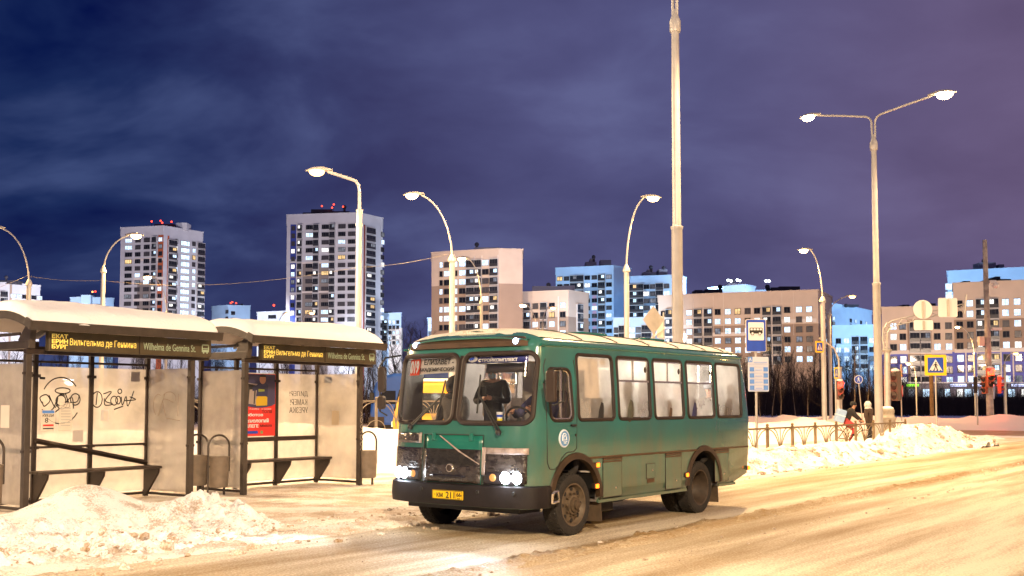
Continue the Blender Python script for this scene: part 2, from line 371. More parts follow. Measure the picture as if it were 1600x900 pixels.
def front_pile(s, t):
    h = 0.60*g(s, t, 8.45, -14.3, 0.95, 0.80) + 0.34*g(s, t, 9.85, -13.5, 0.50, 0.7) + 0.30*smooth((8.0-s)/1.6)*math.exp(-((t+14.3)/1.2)**2)
    h += 0.17*math.exp(-((t+12.75)/0.85)**2)*smooth((11.0-s)/2.0) + 0.08*math.exp(-((t+11.6)/0.8)**2)*smooth((11.2-s)/2.5)
    h += 0.075*math.exp(-((t+10.75)/0.75)**2)*smooth((9.6-s)/3.0)*(.6 + .5*noise.noise(Vector((s*.8, t*.8, 21))))
    rough = smooth((t+13.7)/0.6)*1.0 + 0.01 + 0.8*g(s, t, 10.0, -13.3, 0.6, 0.8); rough = min(1.15, rough)
    m = smooth(h/0.10)
    h += m*rough*(0.06*fb(s, t, 1.7) + lump(s, t, 3.0, 0.15) + lump(s+3, t, 7.0, 0.075) + lump(s+7, t, 14.0, 0.04) + 0.035*fb(s, t, 9)) + m*0.02*fb(s, t, 0.9)
    return h - (1-m)*0.05
mound('snow_pile', 2.0, 11.8, -16.2, -9.2, 0.027, front_pile)
def rut(t0, w, hgt, s0, s1):
    def f(s, t):
        e = smooth((s-s0)/1.5)*smooth((s1-s)/3)
        c = t0 + .18*noise.noise(Vector((s*.22, t0, 4)))
        h = hgt*math.exp(-((t-c)/w)**2)*e*(.55 + .9*max(0, noise.noise(Vector((s*.9, t0, 9)))+.3))
        m = smooth(h/.012)
        return h + m*(lump(s, t, 7.0, .05) + lump(s+5, t, 16.0, .03) + .012*fb(s, t, 6)) - (1-m)*.03
    return f
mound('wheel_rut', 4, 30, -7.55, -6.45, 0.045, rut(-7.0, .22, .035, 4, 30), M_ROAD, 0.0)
mound('wheel_rut', 4, 14, -11.3, -9.9, 0.045, rut(-10.7, .35, .035, 4, 14), M_WALK, 0.0)
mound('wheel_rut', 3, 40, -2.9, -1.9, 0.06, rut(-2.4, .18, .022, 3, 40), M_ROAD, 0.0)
def right_bank(s, t):
    end = smooth((47.5-s)/5.0)*smooth((s-19.5)/2.0)
    h = (0.40 + 0.10*fb(s, t*0.3, 0.35))*math.exp(-((t+12.0)/0.75)**2)*end + 0.22*math.exp(-((t+13.6)/1.5)**2)*end
    h += 0.55*g(s, t, 40.5, -12.5, 2.2, 1.0) + 0.45*g(s, t, 45.0, -12.2, 2.5, 1.2)
    m = smooth(h/0.10)
    return h + m*(0.10*fb(s, t, 1.3) + lump(s, t, 2.6, 0.20) + lump(s+9, t, 6.0, 0.10)) - (1-m)*0.05
mound('snow_bank', 19, 49, -16.5, -10.6, 0.075, right_bank)
def back_bank(s, t):
    e = smooth((s-2)/3)*smooth((64-s)/8)
    h = (1.08 + 0.16*fb(s, t*0.4, 0.3) - 0.25*smooth((s-30)/10))*math.exp(-abs((t+21.6)/2.0)**3)*e
    m = smooth(h/0.12)
    return h + m*(0.10*fb(s, t, 0.8) + lump(s, t, 1.5, 0.12) + lump(s, t, 3.5, 0.05)) - (1-m)*0.05
def clods(name, n, sf, seed, r0, r1, material):
    rg = random.Random(seed); m = MB()
    phi = (1+5**.5)/2
    V0 = [Vector(v).normalized() for v in ((-1, phi, 0), (1, phi, 0), (-1, -phi, 0), (1, -phi, 0), (0, -1, phi), (0, 1, phi), (0, -1, -phi), (0, 1, -phi), (phi, 0, -1), (phi, 0, 1), (-phi, 0, -1), (-phi, 0, 1))]
    F0 = [(0,11,5),(0,5,1),(0,1,7),(0,7,10),(0,10,11),(1,5,9),(5,11,4),(11,10,2),(10,7,6),(7,1,8),(3,9,4),(3,4,2),(3,2,6),(3,6,8),(3,8,9),(4,9,5),(2,4,11),(6,2,10),(8,6,7),(9,8,1)]
    for i in range(n):
        s, t, z = sf(rg); r = r0*(r1/r0)**(rg.random()**3); c = ST(s, t, z)
        sc = Vector((rg.uniform(.7, 1.3), rg.uniform(.7, 1.3), rg.uniform(.45, .85)))*r
        m.add([c + Vector((v.x*sc.x, v.y*sc.y, v.z*sc.z))*rg.uniform(.75, 1.2) for v in V0], F0)
    o = m.build(name, material); tag(o, 'crumbs and clods of ploughed snow scattered along the kerb', 'snow clods', None, 'stuff'); return o
def kerb_crumbs(rg):
    s = rg.uniform(3, 13); t = -11.0 + rg.gauss(0, .55) ; return s, t, max(0, front_pile(s, t)-.05)+.012
def pile_crumbs(rg):
    s = rg.uniform(4, 11.3); t = rg.uniform(-13.9, -11.4); return s, t, max(0, front_pile(s, t)-.05)+.0
def rut_crumbs(rg):
    s = rg.uniform(3, 34); t = rg.choice([-7.0, -7.0, -10.6, -2.4, -5.9]) + rg.gauss(0, .16); return s, t, .012
def bank_crumbs(rg):
    s = rg.uniform(20, 47); t = rg.uniform(-12.2, -10.7); return s, t, max(0, right_bank(s, t)-.05)+.01
M_CLOD = snowmat('snow_clod', (.80, .74, .66), (.26, .15, .05), .25, 2.2, .5, 20)
clods('snow_clods', 900, kerb_crumbs, 1, .012, .085, M_CLOD); clods('snow_clods', 170, pile_crumbs, 2, .02, .12, M_BANK)
clods('snow_clods', 900, rut_crumbs, 3, .008, .045, M_CLOD); clods('snow_clods', 420, bank_crumbs, 4, .03, .17, M_CLOD)
mound('snow_ridge', 0, 66, -26, -18.4, 0.16, back_bank, M_SNOW)
def far_bank(s, t):
    h = (0.75 + 0.35*fb(s*0.5, t, 0.12))*(math.exp(-((s-80)/4.0)**2))
    m = smooth(h/0.12)
    return h + m*(0.18*fb(s, t, 0.4) + lump(s, t, 0.9, 0.3)) - (1-m)*0.05
mound('far_snow_bank', 73.5, 92, -110, 60, 0.7, far_bank, M_SNOW)
def mid_bank(s, t):
    h = 0.55*g(s, t, 55.5, -18.0, 2.0, 3.2) + 0.5*g(s, t, 54, -22, 2.5, 6)
    m = smooth(h/0.1)
    return h + m*(0.12*fb(s, t, 0.8) + lump(s, t, 1.8, 0.18)) - (1-m)*0.05
mound('corner_snow_bank', 49, 61.5, -34, -10, 0.2, mid_bank)

# ------------------------------------------------------------------ bus shelters
SHROT = atan2(0.804, 0.595)
SH_L = 3.05; SH_D = 1.31
S2O = Vector((-5.03, 19.93, 0)); SU = Vector((0.595, 0.804, 0)); S1O = S2O - SU*4.255
REAR = [0.0, 0.86, 1.90, 3.05]
def roof_z(y):   # barrel roof profile over depth
    a = (y + 0.45)/2.05; return 2.93 + 0.23*sin(pi*min(1, max(0, a))**0.92)
def shelter(label, origin, broken):
    r = thing('bus_shelter', label, 'bus shelter', origin, SHROT, 'glass bus shelters on the pavement')
    for x in (0, SH_L):
        MB().bx(x-.048, x+.048, -.048, .048, 0.02, 2.5).build('post', M_STEEL, r, bevel=.006)
    for x in REAR:
        MB().bx(x-.038, x+.038, SH_D-.038, SH_D+.038, 0.02, 2.78).build('post', M_STEELD, r, bevel=.005)
    m = MB(); m.bx(-.05, SH_L+.35, -.05, .05, 2.503, 2.58); m.bx(-.04, SH_L+.04, SH_D-.035, SH_D+.035, 2.60, 2.70); m.bx(-.04, SH_L+.04, SH_D-.02, SH_D+.02, 2.42, 2.46)
    m.build('header_beam', M_STEELD, r, bevel=.006)
    for x in (0, SH_L):
        m = MB(); m.bx(x-.055, x+.055, -.10, SH_D-.04, 2.585, 2.71)
        m.prism([(x-.05, -.12, 2.585), (x-.05, .22, 2.72), (x-.05, .0, 2.95), (x-.05, -.16, 2.95)], (.1, 0, 0))
        m.bx(x-.02, x+.02, .25, SH_D-.04, 2.80, 2.85)
        m.build('side_beam', M_STEEL, r, bevel=.006)
    # roof: arched sheet, end ribs, gutter
    n = 16; ys = [-.45 + 2.05*i/n for i in range(n+1)]
    m = MB(); x0, x1 = -.18, SH_L+.24
    for k in range(n):
        a, b = ys[k], ys[k+1]
        m.prism([(x0, a, roof_z(a)), (x0, b, roof_z(b)), (x0, b, roof_z(b)+.03), (x0, a, roof_z(a)+.03)], (x1-x0, 0, 0))
    m.build('roof', mat('shelter_roof_sheet', (0.42, 0.36, 0.30), .5), r)
    for x in (x0-.03, 1.0, 2.1, x1-.03):
        m = MB()
        for k in range(n):
            a, b = ys[k], ys[k+1]
            m.prism([(x, a, roof_z(a)-.09), (x, b, roof_z(b)-.09), (x, b, roof_z(b)+.035), (x, a, roof_z(a)+.035)], (.06, 0, 0))
        m.build('roof_rib', M_STEEL, r)
    m = MB(); m.prism([(x0-.05, -.53, 2.99), (x0-.05, -.44, 2.99), (x0-.05, -.40, 2.86), (x0-.05, -.50, 2.845)], (x1-x0+.1, 0, 0))
    m.prism([(x0-.05, -.53, 2.99), (x0-.05, -.38, 3.05), (x0-.05, -.3, 2.95), (x0-.05, -.50, 2.85)], (-.03, 0, 0))
    m.build('gutter', M_STEEL, r, bevel=.008)
    # snow lying on the roof
    nx, ny = 60, 30; vs = []
    for i in range(nx+1):
        x = x0-.01 + (x1-x0+.02)*i/nx
        for j in range(ny+1):
            y = -.50 + 2.1*j/ny
            ex = min(1, min(i, nx-i)/3.0); ey = min(1, min(j, ny-j)/3.0)
            e = sqrt(max(0, 1-(1-ex)**2))*sqrt(max(0, 1-(1-ey)**2))
            h = 0.19 + 0.05*noise.noise(Vector((x*0.9+origin[0], y*1.2, 1))) + 0.02*noise.noise(Vector((x*5, y*5, 2)))
            if j < 3: y += .05*noise.noise(Vector((x*1.7+origin[0], 3, 8))) + .02*noise.noise(Vector((x*7, 3, 8)))
            vs.append((x, y, roof_z(max(-.45, y))+.032 + h*e))
    m = MB(); m.add(vs, [(i*(ny+1)+j, (i+1)*(ny+1)+j, (i+1)*(ny+1)+j+1, i*(ny+1)+j+1) for i in range(nx) for j in range(ny)], 0, True)
    m.build('roof_snow', M_SNOW, r)
    # name board
    b = MB().bx(.22, SH_L+.26, -.215, -.10, 2.555, 2.865).build('name_board', mat('name_board_brown', (0.085, 0.065, 0.035), .5, .2, .25, 5), r, bevel=.01)
    MB().bx(1.83, 1.845, -.223, -.214, 2.555, 2.865).build('joint_strip', M_STEELD, b)
    def fr(x, z): return frame((x, -.219, z), (1, 0, 0), (0, 0, 1))
    for k, w in enumerate(('ЕКАТ', 'ЕРИН', 'БУРГ')):
        text(w, .1, b, fr(.40, 2.79-.082*k), M_YELTX, bold=.003, width=.27, height=.068)
    text('Вильгельма де Геннина', .12, b, fr(1.17, 2.70), M_YELTX, bold=.0, width=1.20, height=.135)
    text('Wilhelma de Gennina St.', .12, b, fr(2.44, 2.70), M_GRNTX, bold=.0, width=1.06, height=.125)
    m = MB(); X, Z = 3.18, 2.705   # pictogram of a bus seen from the front
    for q in ((-.062, .062, .055, .082), (-.075, -.058, -.06, .07), (.058, .075, -.06, .07), (-.062, .062, -.06, -.02), (-.05, -.025, -.085, -.06), (.025, .05, -.085, -.06), (-.062, .062, -.005, .008)):
        m.bx(X+q[0], X+q[1], -.2195, -.214, Z+q[2], Z+q[3])
    m.build('bus_pictogram', M_GRNTX, b)
    # panes
    for k in range(3):
        a, c = REAR[k]+.045, REAR[k+1]-.045
        MB().bx(a, c, SH_D-.008, SH_D+.004, .14, 2.36).build('glass_pane', M_GLASS_SH, r)
    for x in (0, SH_L):
        MB().bx(x-.006, x+.006, .06, SH_D-.05, .14, 2.36).build('glass_pane', M_GLASS_SH, r)
        m = MB(); m.bx(x-.02, x+.02, .05, SH_D-.04, .06, .105); m.build('bottom_rail', M_STEELD, r)
    MB().bx(.04, SH_L-.04, SH_D-.02, SH_D+.02, .06, .105).build('bottom_rail', M_STEELD, r)
    m = MB().bx(-.0, .02, .05, SH_D-.04, .94, 1.02); m.build('side_rail', M_GALV, r)
    for x in (0, SH_L):
        for z in (.98, 2.2): MB().bx(x-.065, x+.065, -.04, .04, z-.02, z+.02).build('clamp', M_STEELD, r)
    for x in REAR:
        for z in (.98, 2.2): MB().bx(x-.075, x+.075, SH_D-.05, SH_D+.03, z-.025, z+.025).build('clamp', M_STEELD, r)
    if broken:
        MB().bx(.86, 3.0, SH_D-.075, SH_D-.04, .965, 1.005).build('handrail', M_STEELD, r)
        d = Vector((1.95-.0, 0, .60-1.05)).normalized()
        MB().tube([(.84, SH_D-.1, 1.10), (2.98, SH_D-.12, .64)], .045, 4, smooth=False).build('broken_handrail', M_STEELD, r)
    else:
        MB().bx(.86, 3.0, SH_D-.07, SH_D-.04, .95, 1.04).build('handrail', M_STEELD, r)
    # bench on its brackets
    b = MB()
    for q in range(3): b.bx(.74, 3.07, SH_D-.50+q*.145, SH_D-.37+q*.145, .545, .59)
    bb = b.build('bench', M_WOOD, r, bevel=.006)
    for x in (.86, 1.90, 3.0):
        MB().prism([(x-.02, SH_D-.48, .542), (x-.02, SH_D-.04, .542), (x-.02, SH_D-.04, .06), (x-.02, SH_D-.12, .06), (x-.02, SH_D-.46, .46)], (.04, 0, 0)).build('bracket', M_STEELD, bb)
    return r
SHA = shelter('nearer bus shelter on the left, a loose rail fallen across its back glass', S1O, True)
SHB = shelter('farther bus shelter with a red poster in its back glass, right behind the first', S2O, False)

def scribble(parent, base, strokes, w, material=M_INK):
    """marker strokes on a pane: base maps (x,z)->(x,y,z) in the shelter's frame"""
    m = MB()
    for st in strokes:
        P = [Vector(p) for p in st]
        # smooth through the points
        out = []
        for i in range(len(P)-1):
            p0 = P[max(i-1, 0)]; p1 = P[i]; p2 = P[i+1]; p3 = P[min(i+2, len(P)-1)]
            for k in range(5):
                u = k/5
                out.append(0.5*((2*p1) + (p2-p0)*u + (2*p0-5*p1+4*p2-p3)*u*u + (3*p1-p0-3*p2+p3)*u**3))
        out.append(P[-1])
        m.tube([base(q.x, q.y) for q in out], w, 4, smooth=False)
    return m.build('graffiti', material, parent)
def back(x, z): return (x, SH_D-.014, z)
panes = [c for c in SHA.children if c.name.startswith('glass_pane')]
def arc(cx, cy, rx, ry, a0, a1, n=10): return [(cx+rx*cos(radians(a0+(a1-a0)*i/n)), cy+ry*sin(radians(a0+(a1-a0)*i/n))) for i in range(n+1)]
sc = 1.0
# a round tag in the middle pane, a longer one in the next, thin scratches in the third
cx, cz = 1.33, 1.78
scribble(panes[1], back, [arc(cx, cz-.02, .36, .42, 40, 150), arc(cx, cz-.02, .36, .38, 200, 330), arc(cx+.03, cz+.17, .14, .05, 0, 360),
    [(cx-.34, cz-.05), (cx-.38, cz+.05), (cx-.27, cz+.1), (cx-.2, cz), (cx-.3, cz-.1), (cx-.34, cz-.02)], [(cx-.22, cz+.09), (cx-.1, cz-.12), (cx-.06, cz+.06), (cx-.14, cz-.14), (cx-.28, cz-.2)],
    arc(cx, cz, .09, .09, 0, 360), arc(cx+.02, cz-.02, .1, .13, 60, 380), [(cx+.08, cz+.12), (cx+.16, cz-.1), (cx+.05, cz-.1), (cx+.2, cz+.06), (cx+.24, cz-.14)], arc(cx+.27, cz+.02, .09, .1, 0, 400), [(cx-.1, cz-.2), (cx+.1, cz-.06), (cx+.3, cz-.02), (cx+.34, cz+.1)]], .010)
cx, cz = 2.38, 1.80
scribble(panes[2], back, [arc(cx-.36, cz, .1, .14, 0, 360), [(cx-.38, cz-.1), (cx-.36, cz+.12)], [(cx-.24, cz+.1), (cx-.08, cz+.14), (cx-.2, cz-.02), (cx-.05, cz-.08), (cx-.2, cz-.1), (cx-.22, cz+.02)],
    arc(cx-.02, cz-.02, .07, .08, 0, 360), arc(cx+.06, cz-.01, .05, .07, 0, 360), arc(cx+.09, cz+.15, .04, .04, 0, 360), [(cx+.12, cz+.05), (cx+.15, cz-.1), (cx+.22, cz+.06), (cx+.26, cz-.12), (cx+.38, cz+.16)], [(cx+.2, cz-.02), (cx+.42, cz+.0), (cx+.3, cz+.05)], [(cx-.02, cz-.18), (cx+.16, cz-.12)]], .010)
M_SCR = mat('faint_scratch', (0.28, 0.22, 0.17), .7)
def endp(y, z): return (SH_L-.012, y, z)
scribble(panes[4], endp, [[(.35, 1.9), (.36, 1.5)], arc(.62, 1.82, .2, .12, 30, 200), [(.5, 1.75), (.8, 1.8), (.72, 1.5)], [(.75, 1.9), (.95, 1.5)], [(.3, 1.42), (.7, 1.46)], arc(.95, 1.7, .14, .2, -60, 120)], .005, M_SCR)
pb = [c for c in SHB.children if c.name.startswith('glass_pane')]
for k, w in enumerate(('ДИЛЕР!', 'КАМЕР!', 'УРЕЗКА')):       # letters written on the far side, read mirrored
    text(w, .2, pb[2], frame((2.52, SH_D-.012, 1.93-.17*k), (-1, 0, 0), (0, 0, 1)), M_INK, 'graffiti', bold=-.002, width=.52-.04*(k == 1), height=.125)
def post_scr(y, z): return (SH_L-.03+y, -.052, z)
sp = [c for c in SHB.children if c.name.startswith('post')][1]
scribble(sp, post_scr, [[(.0, .75), (.05, .82), (.0, .88), (.06, .93)], arc(.03, 1.02, .03, .05, 0, 360), [(.0, 1.12), (.06, 1.18), (.0, 1.24), (.06, 1.3)], arc(.03, 1.38, .03, .05, 0, 360), [(.01, 1.46), (.05, 1.5), (.01, 1.56)]], .006, mat('pale_scratch', (.4, .33, .26), .7))

# poster of a boy, red below, hanging in the farther shelter
def shl(o, x, y, z): return o + SU*x + Vector((-.804, .595, 0))*y + Vector((0, 0, z))
ps = thing('poster', 'red poster with a photo of a boy in the farther shelter', 'poster', shl(S2O, 1.39, SH_D-.03, 0), SHROT)
PW = .93
MB().bx(-PW/2, PW/2, 0, .012, 1.06, 2.34).build('sheet', M_RED, ps)
m = MB()
def flat(pts, y, mi=0): m.poly([(x, y, z) for x, z in pts], mi)
flat([(-PW/2+.01, 1.70)] + [(-.42+.88*i/10, 1.70-.06*sin(pi*i/10)) for i in range(1, 10)] + [(PW/2-.01, 1.72), (PW/2-.01, 2.33), (-PW/2+.01, 2.33)], -.003, 0)
flat([(-.40, 1.74), (.06, 1.69), (.10, 2.12), (-.36, 2.16)], -.006, 1)
flat([(-.05, 1.68), (.24, 1.69), (.24, 1.86), (.16, 1.9), (.0, 1.9), (-.06, 1.8)], -.009, 2)
flat([(-.06, 1.88), (.24, 1.88), (.26, 2.12), (.16, 2.17), (.06, 2.17), (-.06, 2.1), (-.16, 2.06), (-.15, 1.98), (-.04, 2.0)], -.012, 3)
m.poly([(.11+.085*cos(a*pi/8), -.015, 2.23+.10*sin(a*pi/8)) for a in range(16)], 4)
m.poly([(.11+.088*cos(a*pi/8), -.018, 2.275+.06*sin(a*pi/8)) for a in range(0, 9)], 5)
flat([(.0, 1.97), (.16, 1.98), (.16, 2.02), (.0, 2.03)], -.015, 6)
for q in (-.36, -.28, -.12): flat([(q, 1.72), (q+.03, 1.72), (q+.06, 2.05), (q+.02, 2.05)], -.010, 5)
flat([(-.42, 2.0), (-.12, 2.02), (-.06, 2.10), (-.30, 2.14), (-.44, 2.08)], -.011, 5)
m.build('photo', [mat('poster_violet', (.05, .045, .12), .5), mat('poster_grey', (.36, .30, .28), .5), mat('poster_yellow', (.62, .40, .02), .5), mat('poster_navy', (.02, .025, .09), .5), mat('poster_skin', (.50, .26, .17), .5), mat('poster_dark', (.02, .02, .025), .5), mat('poster_olive', (.25, .30, .05), .5)], ps, fix=False)
def pf(x, z): return frame((x, -.004, z), (1, 0, 0), (0, 0, 1))
text('13 ноября - 14 января', .05, ps, pf(.06, 1.615), M_WHITE, width=.58, height=.03)
text('роботов', .09, ps, pf(-.12, 1.49), M_WHITE, bold=.003, width=.52, height=.08)
text('технологий', .09, ps, pf(-.06, 1.38), M_WHITE, bold=.003, width=.70, height=.085)
text('КОЛЛЕГЕ', .09, ps, pf(-.22, 1.27), M_WHITE, bold=.003, width=.48, height=.07)
text('ТОЛЯ', .07, ps, pf(.24, 1.56), M_INK, 'marker_scrawl', width=.26, height=.06)
text('мыша', .07, ps, pf(.22, 1.27), M_INK, 'marker_scrawl', width=.30, height=.045)
MB().prism([(-.2+x, -.004, 1.14+z) for x, z in rrect(.42, .055, .025)], (0, .002, 0)).build('button', M_BLUE, ps)
MB().bx(.08, .14, -.005, -.001, 1.11, 1.17).build('seal', mat('poster_green', (.2, .3, .12), .5), ps)
# leaflets stuck on the panes
def leaflet(label, o, x, y, z, w, h, side, parts, material=M_CREAM, group='leaflets stuck on the shelter glass'):
    r = thing('leaflet', label, 'leaflet', shl(o, x, y, z), SHROT + (pi/2 if side else 0), group)
    MB().bx(-w/2, w/2, -.004, 0, -h/2, h/2).build('paper', material, r)
    for kind, *a in parts:
        if kind == 'bar': MB().bx(a[0], a[1], -.0065, -.0035, a[2], a[3]).build('print', a[4], r)
        else: text(a[0], .1, r, frame((a[1], -.006, a[2]), (1, 0, 0), (0, 0, 1)), a[5], 'print', width=a[3], height=a[4])
    return r
yb = SH_D-.018
leaflet('leaflet headed КРЕДИ with an 8 in the nearer shelter', S1O, 1.10, yb, 1.44, .25, .36, 0, [('bar', -.11, .11, .12, .17, M_BLUE2), ('t', 'КРЕДИ', 0, .08, .2, .05, M_INK), ('t', '8', -.03, 0, .06, .08, M_INK), ('bar', -.09, .1, -.10, -.07, M_RED), ('bar', -.09, .1, -.15, -.13, M_INK)])
leaflet('tall pale leaflet under the round graffiti tag', S1O, 1.42, yb, 1.50, .24, .48, 0, [('bar', -.09, .09, .14-.05*k, .155-.05*k, M_GALV) for k in range(7)])
leaflet('small torn white leaflet in the nearer shelter', S1O, 2.17, yb, 1.52, .16, .2, 0, [('bar', -.02, .06, -.08, .07, M_CREAM)], mat('torn_paper', (.7, .66, .62), .8))
leaflet('blank grey paper square below the pale leaflet', S1O, 1.66, yb, 1.16, .2, .2, 0, [], mat('grey_paper', (.5, .45, .42), .8))
leaflet('dark little sticker high in the nearer shelter', S1O, .98, yb, 2.16, .1, .04, 0, [], M_INK)
leaflet('grey square sticker at the top corner of a pane of the nearer shelter', S1O, 2.78, yb, 2.22, .18, .18, 0, [], mat('grey_film', (.42, .40, .42), .7))
leaflet('brown newspaper notice on the end pane of the farther shelter', S2O, SH_L-.012, .72, 1.42, .22, .3, 1, [('bar', -.09, -.01, -.12, .12, mat('newsprint', (.12, .09, .06), .8)), ('bar', .02, .09, .0, .12, mat('newsprint', (.12, .09, .06), .8)), ('bar', .02, .09, -.12, -.03, mat('newsprint', (.25, .17, .09), .8))], mat('brown_paper', (.5, .4, .28), .8))
leaflet('blue-grey sticker at the top of the end pane', S2O, SH_L-.012, .95, 2.24, .22, .13, 1, [], mat('grey_blue_film', (.35, .38, .45), .7))
leaflet('white leaflet with a blue strip at the left edge', S1O, -.012, .62, 1.52, .26, .36, 1, [('bar', .08, .12, -.1, .16, M_BLUE2), ('t', '11', -.03, -.04, .1, .16, M_GALV)])

# ------------------------------------------------------------------ litter bins
def bin_(label, loc, rz=0, sc=1.0):
    r = thing('litter_bin', label, 'bin', loc, rz, 'litter bins by the shelters')
    M_BIN = mat('bin_paint', (0.25, 0.20, 0.155), .5, .25, .25, 7)
    MB().lathe([(.05, .16), (.165, .16), (.18, .20), (.192, .70), (.20, .73), (.185, .735), (.178, .70), (.16, .25), (.02, .22)], 28).build('bucket', M_BIN, r)
    MB().tube([(-.215, 0, 0)] + [(-.215, 0, .75)] + [(-.215*cos(a*pi/12), 0, .92+.215*sin(a*pi/12)) for a in range(13)] + [(.215, 0, .75), (.215, 0, .45)], .019, 8).build('hoop', M_STEEL, r)
    MB().bx(.1, .135, -.015, .015, 0, .17).build('foot', M_STEEL, r)
    for x in (-.205, .205): MB().tube([(x*.92, 0, .55), (x*1.04, 0, .55)], .02, 6).build('pivot', M_STEEL, r)
    r.scale = (sc, sc, sc)
    return r
bin_('grey bin at the left edge with graffiti stickers on top', Vector((-7.98, 16.2, 0.0)), .9, 1.08)
bin_('grey bin half hidden behind the right post of the nearer shelter', Vector((-6.05, 20.45, 0)), .75)
bin_('grey bin standing free between the two shelters', Vector((-5.52, 20.0, 0)), .75)
bin_('grey bin at the right end of the farther shelter', Vector((-3.05, 22.5, 0)), .75)
stk = thing('paper_bundle', 'pile of scribbled paper on the bin at the left edge', 'paper', (-7.98, 16.2, .70), .3)
m = MB(); m.prism([(-.16, -.1, 0), (.16, -.1, 0), (.15, -.04, .3), (-.14, -.05, .27)], (0, .03, 0)); m.build('paper', M_CREAM, stk)
def nb(x, z): return (x, -.115+z*.2, z)
scribble(stk, nb, [[(-.1, .05), (-.04, .15), (0, .05), (.04, .16)], arc(.08, .1, .04, .05, 0, 360), [(-.1, .2), (.1, .22)]], .005)

# ------------------------------------------------------------------ railings
def railing(label, s0, s1, t, n, z0, loc_t=None, material=None):
    mm = material or mat('ochre_railing_paint', (0.20, 0.14, 0.075), .5, .2, .25, 5)
    r = thing('railing', label, 'railing', ST(s0, t, z0), atan2(DS.y, DS.x))
    L = (s1-s0)/n; hh = .98
    for k in range(n+1):
        m = MB(); m.bx(k*L-.035, k*L+.035, -.035, .035, -.35, hh+.03); m.sphere((k*L, 0, hh+.07), .045, 6)
        m.build('post', mm, r)
    for k in range(n):
        x0, x1 = k*L+.035, (k+1)*L-.035; xc = (x0+x1)/2; hw = (x1-x0)/2
        m = MB(); m.bx(x0, x1, -.02, .02, hh-.05, hh); m.build('top_rail', mm, r)
        m = MB(); m.bx(x0, x1, -.018, .018, .0, .03)
        m.tube([(xc, 0, .02), (xc, 0, hh-.05)], .013, 6)
        for sg in (-1, 1):
            m.tube([(xc+sg*hw*.96*(1-cos(a*pi/16)), 0, .02+(hh-.08)*sin(a*pi/16)) for a in range(9)], .015, 6)
            m.tube([(xc+sg*hw*.5*(1-cos(a*pi/16)), 0, .02+(hh-.08)*sin(a*pi/16)) for a in range(9)], .013, 6)
            m.tube([(xc+sg*hw-sg*hw*.42*cos(a*pi/16), 0, .02+.30*sin(a*pi/16)) for a in range(9)], .014, 6)
        m.build('ornament', mm, r)
    return r
railing('long ochre railing with curved bars above the roadside snow bank', 26.43, 40.6, -12.55, 8, 0.07)
railing('grey railing with curved bars behind the shelters in front of the blue truck', 6, 36, -24.6, 16, 0.86, material=mat('grey_railing_paint', (0.22, 0.18, 0.14), .5, .2, .25, 5))
# ------------------------------------------------------------------ the green bus
M_GREEN = mat('green_bus_paint', (0.030, 0.155, 0.128), 0.2, 0.0, 0.35, 1.4, 0.16, 2.2, (0.040, 0.120, 0.095), coat=1.0)
_t = M_GREEN.node_tree; _b = _t.nodes['Principled BSDF']; _src = _b.inputs['Base Color'].links[0].from_socket
_co = N(_t, 'ShaderNodeTexCoord'); _sp = N(_t, 'ShaderNodeSeparateXYZ'); _t.links.new(_co.outputs['Object'], _sp.inputs[0])
_mp = N(_t, 'ShaderNodeMapping'); _mp.inputs['Scale'].default_value = (2.6, 1, .45); _t.links.new(_co.outputs['Object'], _mp.inputs[0])
_n1 = N(_t, 'ShaderNodeTexNoise'); _n1.inputs['Scale'].default_value = 2.2; _n1.inputs['Detail'].default_value = 7; _n1.inputs['Roughness'].default_value = .65; _t.links.new(_mp.outputs[0], _n1.inputs[0])
_h = N(_t, 'ShaderNodeMapRange'); _h.inputs[1].default_value = .4; _h.inputs[2].default_value = 1.5; _h.inputs[3].default_value = .62; _h.inputs[4].default_value = .0; _t.links.new(_sp.outputs[2], _h.inputs[0])
_a = N(_t, 'ShaderNodeMath', operation='ADD'); _t.links.new(_h.outputs[0], _a.inputs[0]); _t.links.new(_n1.outputs[0], _a.inputs[1])
_m2 = N(_t, 'ShaderNodeMapRange'); _m2.inputs[1].default_value = .62; _m2.inputs[2].default_value = 1.1; _m2.inputs[3].default_value = 0; _m2.inputs[4].default_value = .5; _t.links.new(_a.outputs[0], _m2.inputs[0])
_mx = N(_t, 'ShaderNodeMix', data_type='RGBA'); _t.links.new(_m2.outputs[0], _mx.inputs[0]); _t.links.new(_src, _mx.inputs[6]); _mx.inputs[7].default_value = (.13, .10, .055, 1); _t.links.new(_mx.outputs[2], _b.inputs['Base Color'])
_cr = N(_t, 'ShaderNodeMapRange'); _cr.inputs[1].default_value = 0; _cr.inputs[2].default_value = .62; _cr.inputs[3].default_value = 1.0; _cr.inputs[4].default_value = .35; _t.links.new(_m2.outputs[0], _cr.inputs[0]); _t.links.new(_cr.outputs[0], _b.inputs['Coat Weight'])
M_GREEND = mat('green_bus_paint_front', (0.014, 0.135, 0.102), 0.25, 0.0, 0.2, 2, coat=0.8)
M_RUBBER = mat('brown_black_window_rubber', (0.018, 0.009, 0.007), 0.6, 0, .3, 8)
M_TRIM = mat('brown_trim', (0.10, 0.055, 0.022), 0.4, .2, .3, 8)
M_OCHRE = mat('ochre_arch_plastic', (0.042, 0.025, 0.012), 0.5, .0, .35, 6)
M_BUMP = mat('dark_grey_bumper', (0.016, 0.013, 0.014), 0.5, .0, .35, 5, .1, 30, spec=.25)
M_WRAP = mat('stretch_film_wrap', (0.046, 0.038, 0.035), 0.12, .0, .5, 6, .8, 11, (0.014, 0.011, 0.010), coat=.6, stretch=(1, 1.6, 2.6))
